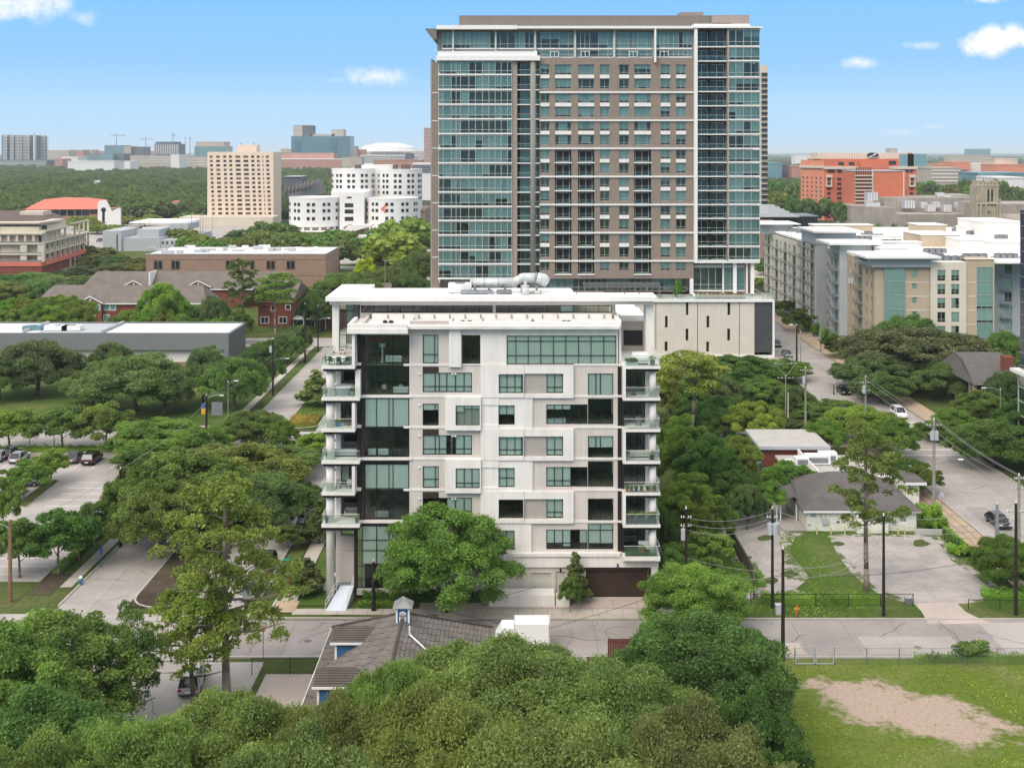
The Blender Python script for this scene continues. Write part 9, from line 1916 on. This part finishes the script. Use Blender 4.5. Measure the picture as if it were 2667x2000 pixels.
# ---- things on the condominium balconies and behind its glass ----
b8=fl[0]+.14;tbl=table(e(150)+3.6-.6,YC-.2,b8,1.0,'round white dining table on the top left terrace',rect=None)
tx0=cx(Z1,305)
for i,a in enumerate((200,235,270,305,340,-20,20)):chair(tx0-.2+1.35*math.cos(R(a)),YC-.2+.9*math.sin(R(a)),b8,R(a+90-180),'black','black dining chair at the round table on the top left terrace','dining chairs on the top terrace')
tbl.location.x=tx0-.2
sofa(cx(Z1,370),YC+3.4,b8,2.4,0,'cushion','cream sofa at the back of the top left terrace');sofa(cx(Z1,215),YC+2.8,b8,1.2,R(90),'cushion','cream armchair at the left of the top left terrace');table(cx(Z1,290),YC+2.6,b8,.4,'low round table with red cushion colours on the top left terrace','red_cloth',.4)
x=cx(Z1,315);t=thing('soaking_tub','large white oval tub on the seventh floor left balcony','tub',(x,YC+.2,fl[1]+.14));MB().tube((x,YC+.1,fl[1]+.14),(x,YC+.1,fl[1]+1.0),.8,1.15,n=24).build('tub',M['grey_light'],t);MB().tube((x,YC+.1,fl[1]+1.0),(x,YC+.1,fl[1]+1.08),1.2,n=24).build('tub_rim',M['white_paint'],t)
planter(cx(Z1,187),YC-.6,fl[1]+.14,.35,.5,'potted shrub at the left of the white tub');planter(cx(Z1,400),YC-.5,fl[1]+.14,.35,.5,'potted shrub at the right of the white tub')
chair(cx(Z1,345),YC,fl[2]+.14,R(160),'black','dark armchair on the sixth floor left balcony');planter(cx(Z1,270),YC-.3,fl[2]+.14,.3,.5,'blue pot on the sixth floor left balcony','hydrant_blue',.2)
sofa(cx(Z1,320),YC+.6,fl[3]+.14,2.6,R(180),'grey_light','pale grey daybed on the fifth floor left balcony');planter(cx(Z1,190),YC-.6,fl[3]+.14,.3,.6,'dark square pot on the fifth floor left balcony','black');sofa(cx(Z1,340),YC+3.0,fl[3]+.14,2.4,0,'cushion','taupe sofa at the back of the fifth floor left balcony')
for i,a in enumerate((270,360)):chair(cx(Z1,a),YC,fl[4]+.14,R(0),'cushion',('light','second light')[i]+' cushioned chair on the fourth floor left balcony')
sofa(cx(Z1,385),YC+1.4,fl[5]+.14,1.9,0,'cushion','beige covered sofa on the third floor left balcony');planter(cx(Z1,182),YC-.9,fl[5]+.14,.22,.4,'small blue pot at the left of the third floor balcony','sign_blue',.3);planter(cx(Z1,440),YC-.9,fl[5]+.14,.22,.4,'small blue pot at the right of the third floor balcony','sign_blue',.3)
sofa(cx(Z2,1400),YC+1.8,b8,1.7,0,'white_paint','white sofa on the top right terrace');sofa(cx(Z2,1400),YC-.4,b8,1.2,R(180),'white_paint','white lounge seat with its back to the right terrace railing');planter(cx(Z2,1480),YC-1.0,b8,.3,.5,'shrub pot at the right corner of the top right terrace')
t=thing('trough_planter','long white trough with two green mounds at the right terrace railing','planter',(cx(Z2,1300),YC-1.1,b8));MB().box(cx(Z2,1250),cx(Z2,1355),YC-1.35,YC-.95,b8,b8+.35).build('trough',M['white_paint'],t);o=bpy.data.objects.new('foliage',PROTO['bush'][0][1]);col.objects.link(o);o.parent=t;o.scale=(.5,.16,.35);o.location=(0,0,.25)
chair(cx(Z2,1400),YC-.2,fl[1]+.14,R(20),'black','dark chair on the seventh floor right balcony');table(cx(Z2,1330),YC,fl[1]+.14,.35,'small blue grey table on the seventh floor right balcony','sign_blue',.6);chair(cx(Z2,1370),YC,fl[2]+.14,R(0),'grey_paint','wooden chair on the sixth floor right balcony')
sofa(cx(Z2,1390),YC+.1,fl[3]+.14,2.4,R(180),'cushion','covered sofa on the fifth floor right balcony');planter(cx(Z2,1478),YC-.9,fl[3]+.14,.25,.5,'dark pot on the fifth floor right balcony','black')
for i,a in enumerate((1262,1300,1340,1385,1440,1500)):planter(cx(Z2,a),YC-1.1,fl[4]+.14,.16,.28,'terracotta pot in the row on the fourth floor right balcony' if i!=2 else 'blue pot between terracotta pots on the fourth floor right balcony','terracotta' if i!=2 else 'sign_blue',.3,None if i==2 else 'terracotta pots on the fourth floor')
for i,a in enumerate((1290,1380,1470)):x=cx(Z2,a);t=thing('trough_planter',('left','middle','right')[i]+' dark trough with ferns on the third floor right balcony','planter',(x,YC-1.1,fl[5]+.14));MB().box(x-.5,x+.5,YC-1.35,YC-.95,fl[5]+.14,fl[5]+.8).build('trough',M['grey_paint'],t);o=bpy.data.objects.new('foliage',PROTO['bush'][1][1]);col.objects.link(o);o.parent=t;o.scale=(.4,.2,.4);o.location=(0,0,.6)
sofa(cx(Z2,1430),YC+.5,fl[6]+.14,1.3,0,'white_paint','white lounge seat on the turf balcony at the lower right');planter(cx(Z2,1400),YC-.3,fl[6]+.14,.35,.5,'brown tub on the turf balcony at the lower right','wood',.2)
# interiors
x=cx(Z1,635);t=thing('floor_lamp','tall white floor lamp behind the top left glass bay','lamp',(x,YC+1.6,fl[0]));MB().tube((x,YC+1.6,fl[0]),(x,YC+1.6,fl[0]+1.7),.1,n=10).tube((x,YC+1.6,fl[0]),(x,YC+1.6,fl[0]+.05),.25,n=12).build('stem',M['white_paint'],t);MB().tube((x,YC+1.6,fl[0]+1.6),(x,YC+1.6,fl[0]+2.0),.32,n=16).build('shade',M['white_paint'],t)
for lb,a,f_,w,rt_,m_ in(('white sofa behind the top left glass bay',740,0,1.7,180,'white_paint'),('tan sofa at the right of the top left glass bay',850,0,1.0,90,'wood'),('white bench behind the glass on the seventh floor',810,1,1.8,180,'white_paint'),('white ottoman pair behind the fifth floor glass, left',550,3,.9,180,'white_paint'),('white cube seats behind the fifth floor glass',650,3,1.1,180,'white_paint'),('dark sofa behind the fifth floor glass',770,3,1.4,180,'cushion_dark'),('pale sofa behind the third floor glass',640,5,1.5,180,'grey_light')):sofa(cx(Z1,a),YC+1.3,fl[f_],w,R(rt_),m_,lb)
for i,a in enumerate((650,795)):chair(cx(Z1,a),YC+1.8,fl[1],R(180),'cushion',('left','right')[i]+' round back chair behind the seventh floor glass')
x=cx(Z2,645);t=thing('bathtub','white bathtub behind the sixth floor window','bathtub',(x,YC+.9,fl[2]));MB().box(x-1.2,x+1.2,YC+.5,YC+1.2,fl[2]+.1,fl[2]+.75).build('tub',M['white_paint'],t);MB().box(x-1.0,x+1.0,YC+.6,YC+1.1,fl[2],fl[2]+.1).build('plinth',M['grey_light'],t)
x=wx(1010,YC);t=thing('pendant_light','red orange cluster pendant behind the top left glass bay','lamp',(x-1,YC+2.5,fl[0]+2.6));g=MB();rr=random.Random(2)
for i in range(26):g.ball((x-1+rr.gauss(0,.55),YC+2.5+rr.gauss(0,.2),fl[0]+2.35+rr.gauss(0,.12)),.12,nu=6,nv=4)
g.build('shade',M['sign_red'],t);MB().tube((x-1,YC+2.5,fl[0]+2.4),(x-1,YC+2.5,ztop-.7),.02,n=4).build('cord',M['black'],t)
